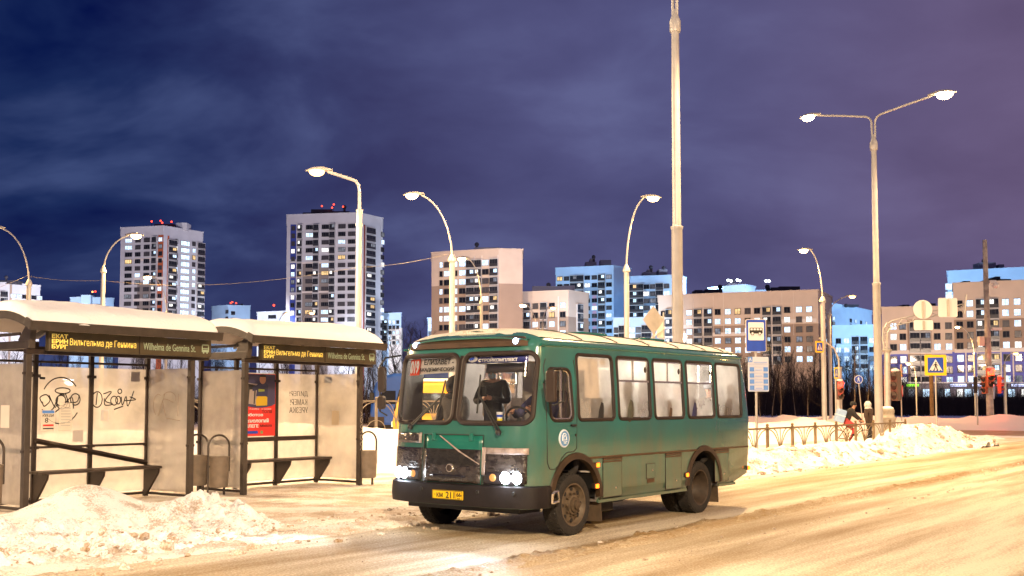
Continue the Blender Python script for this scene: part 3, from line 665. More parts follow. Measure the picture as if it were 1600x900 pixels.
M_TAPE = mat('wrinkled_clear_tape', (0.34, 0.28, 0.26), 0.25, 0, .4, 9, .6, 30)
M_INT = mat('grey_cabin_plastic', (0.16, 0.14, 0.13), 0.6, 0, .2, 5)
M_LIGHTINT = mat('pale_cabin_lining', (0.50, 0.46, 0.42), 0.6, 0, .15, 3)
M_SEAT = mat('brown_grey_seat_cloth', (0.10, 0.075, 0.065), 0.85, 0, .3, 9)
M_ORANGE = emis('orange_marker_glow', (1.0, 0.20, 0.015), 4.5)
M_HEAD = emis('headlight_glow', (0.80, 0.88, 1.0), 60)
M_TOPL = emis('marker_lamp_glow', (0.55, 0.68, 1.0), 25)
M_CHROME = mat('bright_trim', (0.72, 0.66, 0.56), 0.2, .85)
XC = [(0.40, 1.02), (0.62, 1.045), (0.9, 1.04), (1.42, 0.995), (2.45, 0.82), (2.52, 0.79)]
HW = [(0.40, 1.20), (0.55, 1.245), (1.45, 1.25), (2.0, 1.228), (2.5, 1.185)]
XR = [(0.40, -4.78), (0.56, -5.27), (0.9, -5.34), (1.4, -5.37), (2.3, -5.25), (2.5, -5.17)]
def lerp(tb, z):
    if z <= tb[0][0]: return tb[0][1]
    for (a, x), (b, y) in zip(tb, tb[1:]):
        if z <= b: return x + (y-x)*(z-a)/(b-a)
    return tb[-1][1]
NF = 3.5; X0F = 0.52
def hull_x(y, z, off=0.0):    # front surface
    hw = lerp(HW, z); xc = lerp(XC, z)
    q = min(1, abs(y)/hw); return X0F - (0.0 if z < 2.45 else 0.0) + (xc-X0F)*max(0, 1-q**NF)**(1/NF) - off
def outline(z, hw=None, xc=None, xr=None, n=26):
    hw = hw or lerp(HW, z); xc = xc if xc is not None else lerp(XC, z); xr = xr if xr is not None else lerp(XR, z)
    pts = []
    for i in range(n+1):       # front, from left (+y) round to right (-y)
        a = pi*i/n; c, s_ = cos(a), sin(a)
        pts.append((X0F + (xc-X0F)*abs(s_)**(2/NF), hw*math.copysign(abs(c)**(2/NF), c)))
    R = .16
    pts += [(xr+1.5, -hw), (xr+R, -hw)] + [(xr+R-R*sin(a*pi/8), -hw+R-R*cos(a*pi/8)) for a in range(1, 4)] + [(xr, -hw+R), (xr, 0), (xr, hw-R)] + [(xr+R-R*cos(a*pi/8), hw-R+R*sin(a*pi/8)) for a in range(1, 4)] + [(xr+R, hw), (xr+1.5, hw)]
    return pts
bus = thing('bus', 'green city bus on route 019 standing at the stop with its headlights on', 'bus', BUS_O, BUSROT)
loops = []
for z in (.40, .48, .56, .7, .9, 1.15, 1.45, 1.7, 2.0, 2.3, 2.44, 2.50): loops.append([(x, y, z) for x, y in outline(z)])
ROOF = [(2.53, 1.165, .78, -5.16), (2.57, 1.11, .74, -5.14), (2.62, 1.0, .66, -5.08), (2.67, .84, .52, -5.0), (2.71, .62, .34, -4.85), (2.735, .36, .1, -4.6)]
def roofloop(z, hw, xc, xr): return [(x, y, z) for x, y in outline(z, hw, max(xc, .55) if xc > .53 else .53, xr)]
for q in ROOF:
    lp = roofloop(*q)
    if q[2] <= .53: lp = [(min(x, q[2]+.35*(1-abs(y)/q[1])), y, z) for x, y, z in lp]
    loops.append(lp)
m = MB(); n = len(loops[0])
for lp in loops: m.add(lp, [])
for k in range(len(loops)-1):
    for j in range(n):
        m.f.append((k*n+j, k*n+(j+1) % n, (k+1)*n+(j+1) % n, (k+1)*n+j)); m.m.append(0); m.sm.append(True)
m.f.append(tuple(range(n))[::-1]); m.m.append(0); m.sm.append(False)
b = (len(loops)-1)*n; m.f.append(tuple(range(b, b+n))); m.m.append(0); m.sm.append(True)
body = m.build('body', [M_GREEN, M_INT], bus)
sol = body.modifiers.new('skin', 'SOLIDIFY'); sol.thickness = .04; sol.offset = -1; sol.material_offset = 1
cutters = []
def cutter(pts, off):
    c = MB().prism(pts, off).build('cutter', [M_INT], bus); cutters.append(c)
    bo = body.modifiers.new('cut', 'BOOLEAN'); bo.operation = 'DIFFERENCE'; bo.solver = 'EXACT'; bo.object = c; return c
WINX = [(-.05, -.96), (-1.055, -1.955), (-2.055, -2.965), (-3.075, -3.985), (-4.075, -4.985)]
WZ0, WZ1 = 1.50, 2.385
WPATH = []
for a, c in WINX:
    pr = [((a+c)/2+x, (WZ0+WZ1)/2+z) for x, z in rrect(abs(a-c)-.03, WZ1-WZ0-.02, .07)]; WPATH.append(pr)
DPATH = [(.335+x + .02*(z/.34), 1.84+z) for x, z in rrect(.50, .67, .09)]
for pr in WPATH + [DPATH]: cutter([(x, .9, z) for x, z in pr], (0, .6, 0))
for k, pr in enumerate(WPATH):
    if k != 0 and k != 4: cutter([(x, -1.5, z) for x, z in pr], (0, .6, 0))
cutter([(x, -1.5, z) for x, z in [(-.55, .95), (-.55, 2.3), (.3, 2.3), (.3, .95)]], (0, .6, 0))
SPATH = {}
for sg in (1, -1):
    pr = [(sg*.60+y, 1.925+z) for y, z in rrect(1.10, .90, .12, 6)]; SPATH[sg] = pr
    cutter([(.60, y, z) for y, z in pr], (1.2, 0, 0))
for x in (0, -3.6):
    R = .545 if x == 0 else .53
    arch = [(x+R*cos(a*pi/18), .46+R*sin(a*pi/18)) for a in range(19)] + [(x-R, .3), (x+R, .3)]
    for y in (.72, -1.6): cutter([(px, y, pz) for px, pz in arch], (0, .88, 0))
bake(body)
for c in cutters: bpy.data.objects.remove(c)
for p in body.data.polygons: p.use_smooth = True
try:
    body.data.set_sharp_from_angle(angle=radians(35))
except Exception: pass
def side_y(z, off=0.0): return lerp(HW, z) + off
def ring(path, r, nm, material, mapf, n=8):
    return MB().tube([mapf(*p) for p in path], r, n, closed=True).build(nm, material, bus)
# --- frost and snow on the roof
loops = []
for q in ROOF:
    lp = roofloop(q[0]+.012, q[1]+.006, q[2], q[3]-.006)
    if q[2] <= .53: lp = [(min(x, q[2]+.35*(1-abs(y)/q[1])), y, z) for x, y, z in lp]
    lp = [(min(x, .60+.10*noise.noise(Vector((y*3, z*9, 0)))), y, z + .006*noise.noise(Vector((x*3, y*3, 5)))) for x, y, z in lp]
    loops.append(lp)
m = MB(); n = len(loops[0])
for lp in loops[1:]: m.add(lp, [])
for k in range(len(loops)-2):
    for j in range(n): m.f.append((k*n+j, k*n+(j+1) % n, (k+1)*n+(j+1) % n, (k+1)*n+j)); m.m.append(0); m.sm.append(True)
b = (len(loops)-2)*n; m.f.append(tuple(range(b, b+n))); m.m.append(0); m.sm.append(True)
m.build('roof_frost', snowmat('roof_frost', (0.70, 0.64, 0.55), (0.34, 0.26, 0.17), -.7, 1.5, .5, 14), bus)
for x in (-.35, -1.25, -2.15, -3.05, -3.95, -4.6):      # roof seams
    pts = []
    for sg in (1, -1):
        row = [(x, sg*q[1], q[0]+.018) for q in ROOF]
        pts = pts + row if sg == 1 else pts + row[::-1]
    MB().tube(pts[1:-1], .011, 6).build('roof_seam', mat('dark_seam', (.04, .045, .03), .6), bus)
for x in (-1.9, -3.7):
    MB().bx(x-.33, x+.33, -.33, .33, 2.72, 2.80).build('roof_hatch', M_GREEND, bus, bevel=.02)
m = MB()
for sg in (1, -1): m.tube([(.70, sg*1.185, 2.475), (-5.1, sg*1.185, 2.50)], .018, 6)
m.build('rain_gutter', M_GREEND, bus)
# --- visor above the windscreen with its two marker lamps
m = MB(); ys = [-1.02+2.04*i/24 for i in range(25)]; vs = []
for y in ys:
    e = smooth((1.02-abs(y))/.10)*.9+.1
    xb, xt = hull_x(y, 2.47), hull_x(y, 2.58, .04)
    vs += [(xb-.03, y, 2.455), (xb+.035*e, y, 2.465), (xb+.045*e, y, 2.53), (xt+.01, y, 2.455+.14*e), (xt-.06, y, 2.455+.13*e)]
fs = [(5*i+k, 5*(i+1)+k, 5*(i+1)+(k+1) % 5, 5*i+(k+1) % 5) for i in range(24) for k in range(5)]
m.add(vs, fs, 0, False); m.build('visor', mat('brown_smoked_visor', (0.075, 0.042, 0.022), .35, .1, .25, 4, coat=.3), bus)
m = MB(); vs = []
for i in range(25):
    y = -1.02+2.04*i/24; vs += [(hull_x(y, 2.62, .02)-.12, y, 2.605-.03*(abs(y)/1.02)**3), (hull_x(y, 2.58)+.035, y, 2.595-.05*(abs(y)/1.02)**3), (hull_x(y, 2.58)+.03, y, 2.575-.05*(abs(y)/1.02)**3), (hull_x(y, 2.62, .02)-.12, y, 2.57-.05*(abs(y)/1.02)**3)]
m.add(vs, [(4*i+k, 4*(i+1)+k, 4*(i+1)+(k+1) % 4, 4*i+(k+1) % 4) for i in range(24) for k in range(4)], 0, True)
m.build('visor_lip', M_GREEND, bus)
for sg in (1, -1):
    lampm = MB().sphere((hull_x(.87, 2.52)+.05, sg*.87, 2.525), .038, 8).build('marker_lamp', M_TOPL, bus)
# --- windscreen halves
for sg in (1, -1):
    m = MB(); vs = []; nu, nv = 14, 6
    for i in range(nu+1):
        y = sg*.60 + (-.565+1.13*i/nu)
        for j in range(nv+1):
            z = 1.925 - .465 + .93*j/nv; vs.append((hull_x(y, z, .018), y, z))
    m.add(vs, [(i*(nv+1)+j, (i+1)*(nv+1)+j, (i+1)*(nv+1)+j+1, i*(nv+1)+j+1) for i in range(nu) for j in range(nv)], 0, True)
    m.build('windscreen', M_CLEAR, bus)
    pth = [(sg*.60+y, 1.925+z) for y, z in rrect(1.10, .90, .12, 6)]
    dense = []
    for i in range(len(pth)):
        a, c = pth[i], pth[(i+1) % len(pth)]
        for k in range(5): dense.append((a[0]+(c[0]-a[0])*k/5, a[1]+(c[1]-a[1])*k/5))
    ring(dense, .034, 'windscreen_rubber', M_RUBBER, lambda y, z: (hull_x(y, z, -.004), y, z))
m = MB(); m.prism([(hull_x(0, 1.5)+.004, -.03, 1.5), (hull_x(0, 2.36)+.004, -.03, 2.36), (hull_x(0, 2.36)-.05, -.03, 2.36), (hull_x(0, 1.5)-.05, -.03, 1.5)], (0, .06, 0))
m.build('centre_pillar', M_RUBBER, bus)
# --- side windows of the visible flank
def grid_pane(x0, x1, z0, z1, sg=1, off=.02):
    m = MB(); vs = []
    for i in range(7):
        for j in range(5):
            z = z0+(z1-z0)*j/4; vs.append((x0+(x1-x0)*i/6, sg*side_y(z, -off), z))
    return m.add(vs, [(i*5+j, (i+1)*5+j, (i+1)*5+j+1, i*5+j+1) for i in range(6) for j in range(4)], 0, True)
for sg in (1, -1):
    for k, (a, c) in enumerate(WINX):
        if sg < 0 and k in (0, 4): continue
        if sg > 0: pane = grid_pane(a, c, WZ0, WZ1).build('side_window', M_FOG, bus)
        else: pane = grid_pane(a, c, WZ0, WZ1, -1).build('side_window', M_CLEAR, bus)
        f = ring(WPATH[k], .024, 'window_rubber', M_RUBBER, lambda x, z, s_=sg: (x, s_*side_y(z, .002), z)); f.parent = pane
        if 1 <= k <= 3:
            m = MB(); zt = 2.045; yy = sg*side_y(zt, -.003)
            m.bx(a-.03, c+.03, yy-.012, yy+.012, zt-.014, zt+.014)
            zc = 2.2; yy = sg*side_y(zc, -.005); xm = (a+c)/2
            m.bx(xm-.012, xm+.012, yy-.01, yy+.01, zt, WZ1-.03)
            yy = sg*side_y(2.36, -.005); m.bx(a-.05, c+.05, yy-.012, yy+.012, WZ1-.05, WZ1-.025)
            m.bx(c+.04, c+.06, sg*side_y(2.2, -.005)-.01, sg*side_y(2.2, -.005)+.01, zt, WZ1-.03)
            m.build('vent_frame', M_CHROME, pane)
            if sg > 0: MB().sphere((c+.10, side_y(2.22, .0), 2.215), .045, 8, 0, (.6, .35, 1)).build('vent_catch', M_STEELD, pane)
# papers taped inside the first window
m = MB(); yy = lambda z: side_y(z, -.045)
m.prism([(-.33, yy(2.33), 2.335), (-.66, yy(2.33), 2.335), (-.66, yy(1.8), 1.80), (-.30, yy(1.8), 1.80)], (0, -.006, 0))
m.prism([(-.10, yy(2.33), 2.32), (-.34, yy(2.33), 2.335), (-.34, yy(2.17), 2.17), (-.10, yy(2.17), 2.17)], (0, -.006, 0))
m.prism([(-.70, yy(2.33), 2.34), (-.86, yy(2.33), 2.34), (-.86, yy(2.25), 2.26), (-.70, yy(2.25), 2.26)], (0, -.006, 0))
m.build('window_paper', M_CREAM, bus)
tag(bus.children[-1], kind='stuff')
# --- driver's door
d = MB(); P = [(.655, 2.28), (.655, .98), (.60, .90), (.50, .885), (.40, .93), (.33, 1.02)]
for z_ in (0,):
    path = [(.62, 2.30), (.66, 2.2), (.655, 1.6), (.645, .98), (.60, .90), (.50, .885), (.41, .93), (.33, 1.03), (.22, 1.09), (.06, 1.10), (-.01, 1.14), (-.02, 1.6), (-.02, 2.2), (.0, 2.30)]
    d.tube([(x, side_y(z, .001) if x < .56 else min(side_y(z, .001), side_y(z)*(1-max(0, (x-X0F)/(lerp(XC, z)-X0F))**NF)**(1/NF)+.001), z) for x, z in path], .006, 5)
door = d.build('driver_door', M_BLACK, bus)
m = MB()
vs = []
for i in range(7):
    for j in range(5):
        z = 1.50+.68*j/4; vs.append((.085+.51*i/6, side_y(z, -.02), z))
m.add(vs, [(i*5+j, (i+1)*5+j, (i+1)*5+j+1, i*5+j+1) for i in range(6) for j in range(4)], 0, True)
dw = m.build('door_window', M_CLEAR, door)
ring(DPATH, .02, 'window_rubber', M_RUBBER, lambda x, z: (x, side_y(z, .002), z)).parent = dw
f = MB().tube([(x*.9+.034, side_y(z, -.008), 1.84+(z-1.84)*.93) for x, z in DPATH], .011, 6, closed=True).build('inner_frame', M_CHROME, dw)
MB().bx(.315, .34, side_y(1.8, -.02), side_y(1.8, .0), 1.53, 2.16).build('sash_bar', M_CHROME, dw)
MB().bx(.03, .14, 1.25, 1.285, 1.43, 1.455).build('door_handle', M_BLACK, door, bevel=.008)
MB().bx(.005, .03, 1.25, 1.262, 1.30, 1.33).build('door_lock', M_BLACK, door)
em = MB().lathe([(.001, 1.262), (.112, 1.262), (.118, 1.256), (.118, 1.25)], 32, (.285, 0, 1.275), 'y').build('round_emblem', mat('emblem_white', (.62, .70, .80), .4), door)
def disc(y, pts, mi, mm): mm.poly([(.285+a, y, 1.275+b_) for a, b_ in pts], mi)
m = MB(); disc(1.2635, [(.095*cos(a*pi/16), .098*sin(a*pi/16)) for a in range(32)], 0, m)
build_em = m.build('emblem_field', mat('emblem_blue', (.10, .26, .52), .4), em)
m = MB()
def em_s(pts, r=.007): m.tube([(.285-a, 1.2645, 1.275+b_) for a, b_ in pts], r, 4, smooth=False)
em_s([(-.05, -.03), (-.055, .03), (-.03, .06), (.01, .065), (.03, .05), (.01, .03), (-.02, .035), (-.025, .0)]); em_s([(-.04, -.015), (.0, -.02), (.05, -.01)]); em_s([(-.03, -.04), (.02, -.045), (.05, -.035)]); em_s([(-.02, -.06), (.03, -.06)])
em_s([(.02, .04), (.04, .02), (.035, -.005)])
m.build('emblem_drawing', mat('emblem_pale', (.7, .76, .82), .4), em)
# --- flank: trim line, locker flaps, lamps, arches
m = MB(); m.bx(-.06, -5.2, 1.249, 1.264, .99, 1.015); m.build('trim_strip', M_TRIM, bus, bevel=.004)
def flap(name, x0, x1, z0, z1, strip=True, lock=True):
    m = MB(); y = 1.2495
    for q in ((x0, x1, z0, z0+.007), (x0, x1, z1-.007, z1), (x0, x0-.007, z0, z1), (x1, x1+.007, z0, z1)): m.bx(q[0], q[1], y-.006, y+.004, q[2], q[3])
    o = m.build(name, M_STEELD, bus)
    MB().bx(x0-.004, x1+.004, 1.247, 1.2525, z0+.004, z1-.004).build('panel', M_GREEN, o)
    if strip:
        m = MB(); m.bx(x0-.004, x1+.004, 1.25, 1.262, z1-.028, z1-.008); m.bx(x0-.004, x1+.004, 1.25, 1.262, z1-.060, z1-.040); m.build('hinge_strip', M_TRIM, o)
    if lock: MB().lathe([(.016, 1.25), (.016, 1.262), (.001, 1.263)], 10, ((x0*.35+x1*.65), 0, z0+.12), 'y').build('lock', M_CHROME, o)
    return o
flap('locker_flap', -.64, -1.13, .45, .985); flap('locker_flap', -2.36, -2.85, .45, .985); flap('locker_flap', -3.96, -4.46, .47, .985)
flap('fuel_flap', -1.80, -2.05, .64, .86, False)
MB().bx(-1.82, -2.03, 1.248, 1.254, .585, .635).build('stencil_patch', M_TRIM, bus)
for a_, c_ in ((-.56, -3.06), (-4.14, -4.75)): MB().bx(a_, c_, 1.205, 1.228, .385, .425).build('sill', M_GREEN, bus)
for x, z in ((-.48, .90), (-.46, .62), (-2.995, .635), (-5.17, .64)):
    y = 1.25
    MB().bx(x+.055, x-.045, y-.03, y+.018, z-.035, z+.035).build('marker_housing', M_STEELD, bus, bevel=.006)
    MB().bx(x+.03, x-.04, y+.0182, y+.034, z-.028, z+.028).build('marker_lamp', M_ORANGE, bus, bevel=.006)
for x, R in ((0, .545), (-3.6, .53)):
    m = MB(); vs = []
    for a in range(21):
        an = .02 + (pi-.04)*a/20; c, s_ = cos(an), sin(an)
        vs += [(x+(R-.01)*c, 1.20, .46+(R-.01)*s_), (x+(R-.005)*c, 1.272, .46+(R-.005)*s_), (x+(R+.075)*c, 1.268, .46+(R+.075)*s_), (x+(R+.085)*c, 1.235, .46+(R+.085)*s_)]
    m.add(vs, [(4*a+k, 4*(a+1)+k, 4*(a+1)+k+1, 4*a+k+1) for a in range(20) for k in range(3)], 0, True)
    o = m.build('wheel_arch', M_OCHRE, bus)
# --- wheels
for x, R in ((0, .545), (-3.6, .53)):
    for sg in (1, -1):
        m = MB(); vs = []
        for a in range(17):
            an = pi*a/16
            for y in (.60, 1.215): vs.append((x+(R+.012)*cos(an), sg*y, .46+(R+.012)*sin(an)))
        m.add(vs, [(2*a, 2*a+2, 2*a+3, 2*a+1) for a in range(16)], 0, True); b0_ = len(m.v)
        m.poly([(x+(R+.012)*cos(pi*a/16), sg*.60, .46+(R+.012)*sin(pi*a/16)) for a in range(17)])
        m.build('wheel_well', M_BLACK, bus, fix=False)
def wheel(x, y, dual, sg):
    w = MB().lathe([(.26, .10), (.29, .122), (.365, .125), (.392, .108), (.402, .05), (.402, -.06), (.39, -.11), (.29, -.12), (.26, -.10)], 40, axis='y', cap=False)
    for k in range(40):
        a = 2*pi*k/40
        for q in (-.07, 0, .07): w.box((.390*cos(a+q), q, .390*sin(a+q)), (.035, .05, .035), 0, M=Matrix.Rotation(-a, 3, 'Y') @ Matrix.Rotation(.3, 3, 'X'))
    o = w.build('wheel', M_TYRE, bus); o.location = (x, y, .403)
    if sg < 0: o.rotation_euler = (0, 0, pi)
    MR = mat('dusty_grey_rim', (0.14, 0.105, 0.07) if not dual else (.07, .05, .035), .55, .2, .4, 9)  # rear rims darker: shade of the deep recess put into the colour
    prof = [(.285, .10), (.28, .118), (.262, .115), (.25, .08), (.235, .055), (.20, .075), (.13, .085), (.125, .12), (.10, .125)] if not dual else [(.285, .10), (.28, .118), (.26, .112), (.245, .05), (.23, -.08), (.20, -.14), (.13, -.14), (.12, -.10), (.08, -.095)]
    r = MB().lathe(prof, 36, axis='y', cap=False)
    if not dual:
        for k in range(8):
            a = 2*pi*k/8; r.lathe([(.001, .082), (.028, .081), (.03, .07)], 10, (.205*cos(a), 0, .205*sin(a)), 'y', 1)
    rim = r.build('rim', [MR, M_BLACK], o)
    hb = MB(); y0 = .12 if not dual else -.10
    hb.lathe([(.105, y0), (.10, y0+.03), (.062, y0+.035), (.058, y0+.065), (.03, y0+.07), (.001, y0+.07)], 20, axis='y')
    for k in range(10):
        a = 2*pi*k/10; yb_ = .085 if not dual else -.14
        hb.lathe([(.016, yb_), (.016, yb_+.035), (.001, yb_+.036)], 6, (.15*cos(a), 0, .15*sin(a)), 'y', 0, False)
    hb.build('hub', mat('dirty_hub', (.11, .08, .05), .6, .3, .4, 15), o)
    return o
wheel(0, 1.09, False, 1); wheel(0, -1.09, False, -1)
for sg in (1, -1): wheel(-3.6, sg*1.06, True, sg); wheel(-3.6, sg*.78, True, sg)
m = MB(); m.tube([(0, -1, .403), (0, 1, .403)], .06, 8); m.bx(-.08, .08, -.8, .8, .33, .45); m.build('front_axle', M_BLACK, bus)
m = MB(); m.tube([(-3.6, -1, .403), (-3.6, 1, .403)], .07, 8); m.sphere((-3.6, 0, .43), .2, 8); m.build('rear_axle', M_BLACK, bus)
m = MB(); m.bx(.8, -5.0, .35, .47, .42, .62); m.bx(.8, -5.0, -.47, -.35, .42, .62); m.build('chassis_rail', M_BLACK, bus)
MB().bx(-.72, -1.3, .5, 1.0, .22, .44).build('battery_box', mat('muddy_black', (.03, .024, .018), .8, 0, .5, 8), bus, bevel=.02)
MB().lathe([(.001, -.5), (.19, -.5), (.2, -.46), (.2, .46), (.19, .5), (.001, .5)], 20, (-2.2, .25, .4), 'x').build('fuel_tank', M_BLACK, bus)
for x, y in ((-.62, 1.08), (-4.16, 1.05)):
    m = MB(); m.prism([(x, y-.13, .46), (x, y+.14, .46), (x-.03, y+.14, .13), (x-.03, y-.13, .12)], (-.014, 0, 0)); m.build('mudflap', mat('muddy_flap', (.09, .06, .035), .8, 0, .4, 9), bus)
# --- bumper, plate, step
m = MB(); vs = []; nn = 40
for i in range(nn+1):
    a = pi*(i/nn); c, s_ = cos(a), sin(a)
    y = 1.275*math.copysign(abs(c)**(2/3.3), c); x = .60 + .505*abs(s_)**(2/3.3)
    if i in (0, nn): x = .60
    dx = lambda o: (x-o*abs(s_), y-o*c*.9)
    for o_, z in ((.10, .425), (.0, .415), (-.012, .52), (.0, .675), (.03, .692), (.12, .692)):
        px, py = dx(o_); vs.append((px, py, z))
m.add(vs, [(6*i+k, 6*(i+1)+k, 6*(i+1)+k+1, 6*i+k+1) for i in range(nn) for k in range(5)], 0, True)
bp = m.build('bumper', M_BUMP, bus)
bp.data.set_sharp_from_angle(angle=radians(40))
so_ = bp.modifiers.new('thick', 'SOLIDIFY'); so_.thickness = .02
def bump_x(y): return .60+.505*max(0, 1-(abs(y)/1.275)**3.3)**(1/3.3)+.012
for y in (-.48, .48, 1.0):
    MB().lathe([(.001, bump_x(y)+.004), (.022, bump_x(y)+.004), (.03, bump_x(y)-.005)], 14, (0, y, .60), 'x').build('bumper_hole', M_BLACK, bp)
pl = MB().prism([(bump_x(0)+.006, y, .545+z) for y, z in rrect(.52, .115, .01, 3)], (.012, 0, 0)).build('number_plate', mat('yellow_plate', (.85, .55, .005), .4), bus)
def pf2(y, z): return frame((bump_x(0)+.020, y, z), (0, 1, 0), (0, 0, 1))
for w, y, z, wd, h in (('КМ', -.13, .540, .105, .058), ('211', .05, .545, .15, .082), ('66', .195, .556, .075, .058), ('RUS', .195, .507, .05, .012)):
    text(w, .1, pl, pf2(y, z), M_INK, width=wd, height=h, bold=.002)
m = MB()
for y, z, hy, hz in ((0, .597, .25, .003), (0, .493, .25, .003), (-.25, .545, .003, .052), (.25, .545, .003, .052), (.145, .545, .002, .052)): m.bx(bump_x(0)+.018, bump_x(0)+.0205, y-hy, y+hy, z-hz, z+hz)
for y in (-.215, .245): m.box((bump_x(0)+.0195, y, .545), (.004, .012, .012))
m.build('plate_border', M_INK, pl)
m = MB(); m.bx(.4, .85, -.95, .95, .33, .42); m.build('under_bumper', M_BLACK, bus)
m = MB(); m.tube([(.60, 1.2, .47), (.60, 1.285, .47), (.60, 1.29, .58), (.56, 1.29, .61), (.46, 1.28, .61), (.45, 1.28, .48), (.60, 1.285, .47)], .018, 6); m.build('entry_step', M_CHROME, bus)
# --- bonnet, grille and headlamps under stretch film
def skin_patch(name, y0, y1, z0, z1, off, material, parent=bus, ny=12, nz=6, thick=.012):
    m = MB(); vs = []
    for i in range(ny+1):
        y = y0+(y1-y0)*i/ny
        for j in range(nz+1):
            z = z0+(z1-z0)*j/nz; vs.append((hull_x(y, z, -off), y, z))
    m.add(vs, [(i*(nz+1)+j, (i+1)*(nz+1)+j, (i+1)*(nz+1)+j+1, i*(nz+1)+j+1) for i in range(ny) for j in range(nz)], 0, True)
    o = m.build(name, material, parent); s2 = o.modifiers.new('thick', 'SOLIDIFY'); s2.thickness = thick; s2.offset = 0
    return o
hood = skin_patch('bonnet_panel', -.50, .50, .68, 1.315, .010, M_GREEND)
m = MB(); m.tube([(hull_x(y, z, -.018), y, z) for y, z in ((-.505, .69), (-.505, 1.0), (-.505, 1.32), (-.25, 1.322), (0, 1.323), (.25, 1.322), (.505, 1.32), (.505, 1.0), (.505, .69))], .007, 5); m.build('panel_gap', M_BLACK, hood)
for y in (-.32, .32): MB().box((hull_x(y, 1.31)+.03, y, 1.295), (.035, .055, .10)).build('hinge', M_GREEND, hood, bevel=.01)
gr = skin_patch('grille', -.485, .485, .70, 1.135, .022, M_WRAP, hood, 16, 8)
m = MB()
for k in range(17): m.tube([(hull_x(y, .93+.012*k, -.031), y, .93+.012*k) for y in (-.40, -.2, 0, .2, .40)], .0035, 4)
m.build('grille_slats', M_BLACK, gr)
skin_patch('grille_bar', -.33, .25, .775, .80, .045, mat('dark_gloss', (.02, .02, .03), .12, .3), gr, 8, 2, .03)
bd = MB().lathe([(.001, .0), (.052, .0), (.062, -.012), (.062, -.03)], 24, (hull_x(0, .89)+.06, 0, .89), 'x').build('grille_badge', M_CHROME, gr)
MB().lathe([(.030, .003), (.042, .006), (.044, .0)], 20, (hull_x(0, .89)+.06, 0, .89), 'x').build('badge_ring', M_STEELD, bd)
m = MB()
skin_patch('tape_strip', -.02, .0, .9, .91, .03, M_TAPE, gr, 2, 2, .002)
m = MB(); Q = [(-.20, 1.31), (.15, 1.115), (.48, .958), (.48, .945), (.13, 1.10), (-.22, 1.305)]
m.poly([(hull_x(y, z, -.040), y, z) for y, z in Q]); m.build('tape_strip', M_TAPE, gr)
for sg in (-1, 1):
    hl = skin_patch('headlamp_cover', sg*.53, sg*1.12, .72, 1.14, .014, M_WRAP, bus, 12, 6)
    if sg > 0:
        skin_patch('tape', sg*.55, sg*1.14, 1.085, 1.165, .026, M_TAPE, hl, 12, 3); skin_patch('tape', sg*.515, sg*.565, .82, 1.17, .032, M_TAPE, hl, 3, 6)
    else:
        skin_patch('upper_grille', -.56, -1.10, 1.20, 1.335, .012, M_WRAP, bus, 10, 4)
        skin_patch('tape', -.555, -.60, 1.2, 1.34, .02, M_TAPE, hl, 2, 3)
    skin_patch('lamp_surround', sg*.54, sg*1.10, .70, .86, .022, mat('dark_lamp_surround', (.025, .022, .025), .25, .2), hl, 10, 4)
    for y in (.855, 1.0):
        x = hull_x(y, .79) + .03
        MB().lathe([(.001, .018), (.06, .010), (.078, -.004), (.080, -.02)], 20, (x, sg*y, .79), 'x').build('headlamp', M_HEAD, hl)
    MB().lathe([(.001, .012), (.045, .006), (.055, -.01)], 18, (hull_x(.68, .79)+.028, sg*.68, .79), 'x').build('indicator', mat('amber_lens', (.5, .25, .08), .2), hl)
    lamp('headlight_spill', 'POINT', (hull_x(.92, .79)+.16, sg*.93, .80), 9, (0.85, 0.92, 1.0), .05, parent=bus)
    lamp('headlight', 'SPOT', (1.22, sg*.92, .80), 330, (0.80, 0.90, 1.0), .06, (1.22+7.0, sg*2.0, -.2), 80, 1.0, bus)
# --- wipers
def wiper(pv, top, btop, bbot):
    m = MB(); off = -.055
    def q(y, z, o=off): return (hull_x(y, z, o), y, z)
    for e in (0, .05): m.tube([q(pv[0]+e, pv[1]), q((pv[0]+top[0])/2+e*.7, (pv[1]+top[1])/2), q(top[0], top[1])], .010, 6)
    m.tube([q(btop[0], btop[1], -.03), q((btop[0]+bbot[0])/2, (btop[1]+bbot[1])/2, -.03), q(bbot[0], bbot[1], -.03)], .012, 6)
    m.sphere(q(pv[0]+.02, pv[1]-.01), .04, 6)
    m.build('wiper', M_BLACK, bus)
wiper((.74, 1.37), (.37, 1.88), (.37, 2.10), (.38, 1.60)); wiper((-.78, 1.42), (-.27, 1.80), (-.22, 2.04), (-.30, 1.57))
# --- route board and sun strip inside the glass
def inner(name, pts, off, material):
    m = MB(); m.prism([(hull_x(y, z, off), y, z) for y, z in pts], (-.008, 0, 0)); return m.build(name, material, bus)
bd = inner('route_board', [(-1.0, 2.325), (-.13, 2.36), (-.13, 2.145), (-1.0, 2.12)], .045, mat('board_white', (.85, .82, .76), .6))
inner('route_number_panel', [(-1.005, 2.33), (-.80, 2.34), (-.80, 2.115), (-1.005, 2.11)], .038, mat('route_red', (.80, .06, .015), .5)).parent = bd
def wf(y, z, off): 
    n_ = Vector((hull_x(y+.03, z)-hull_x(y-.03, z), .06, 0)).normalized(); up = Vector((hull_x(y, z+.05)-hull_x(y, z-.05), 0, .1)).normalized()
    return frame((hull_x(y, z, off), y, z), n_, up - n_*up.dot(n_))
text('019', .2, bd, wf(-.90, 2.225, .030), M_WHITE, bold=.008, width=.185, height=.18)
text('ЕЛИЗАВЕТ -', .1, bd, wf(-.44, 2.29, .034), M_INK, bold=.002, width=.54, height=.075)
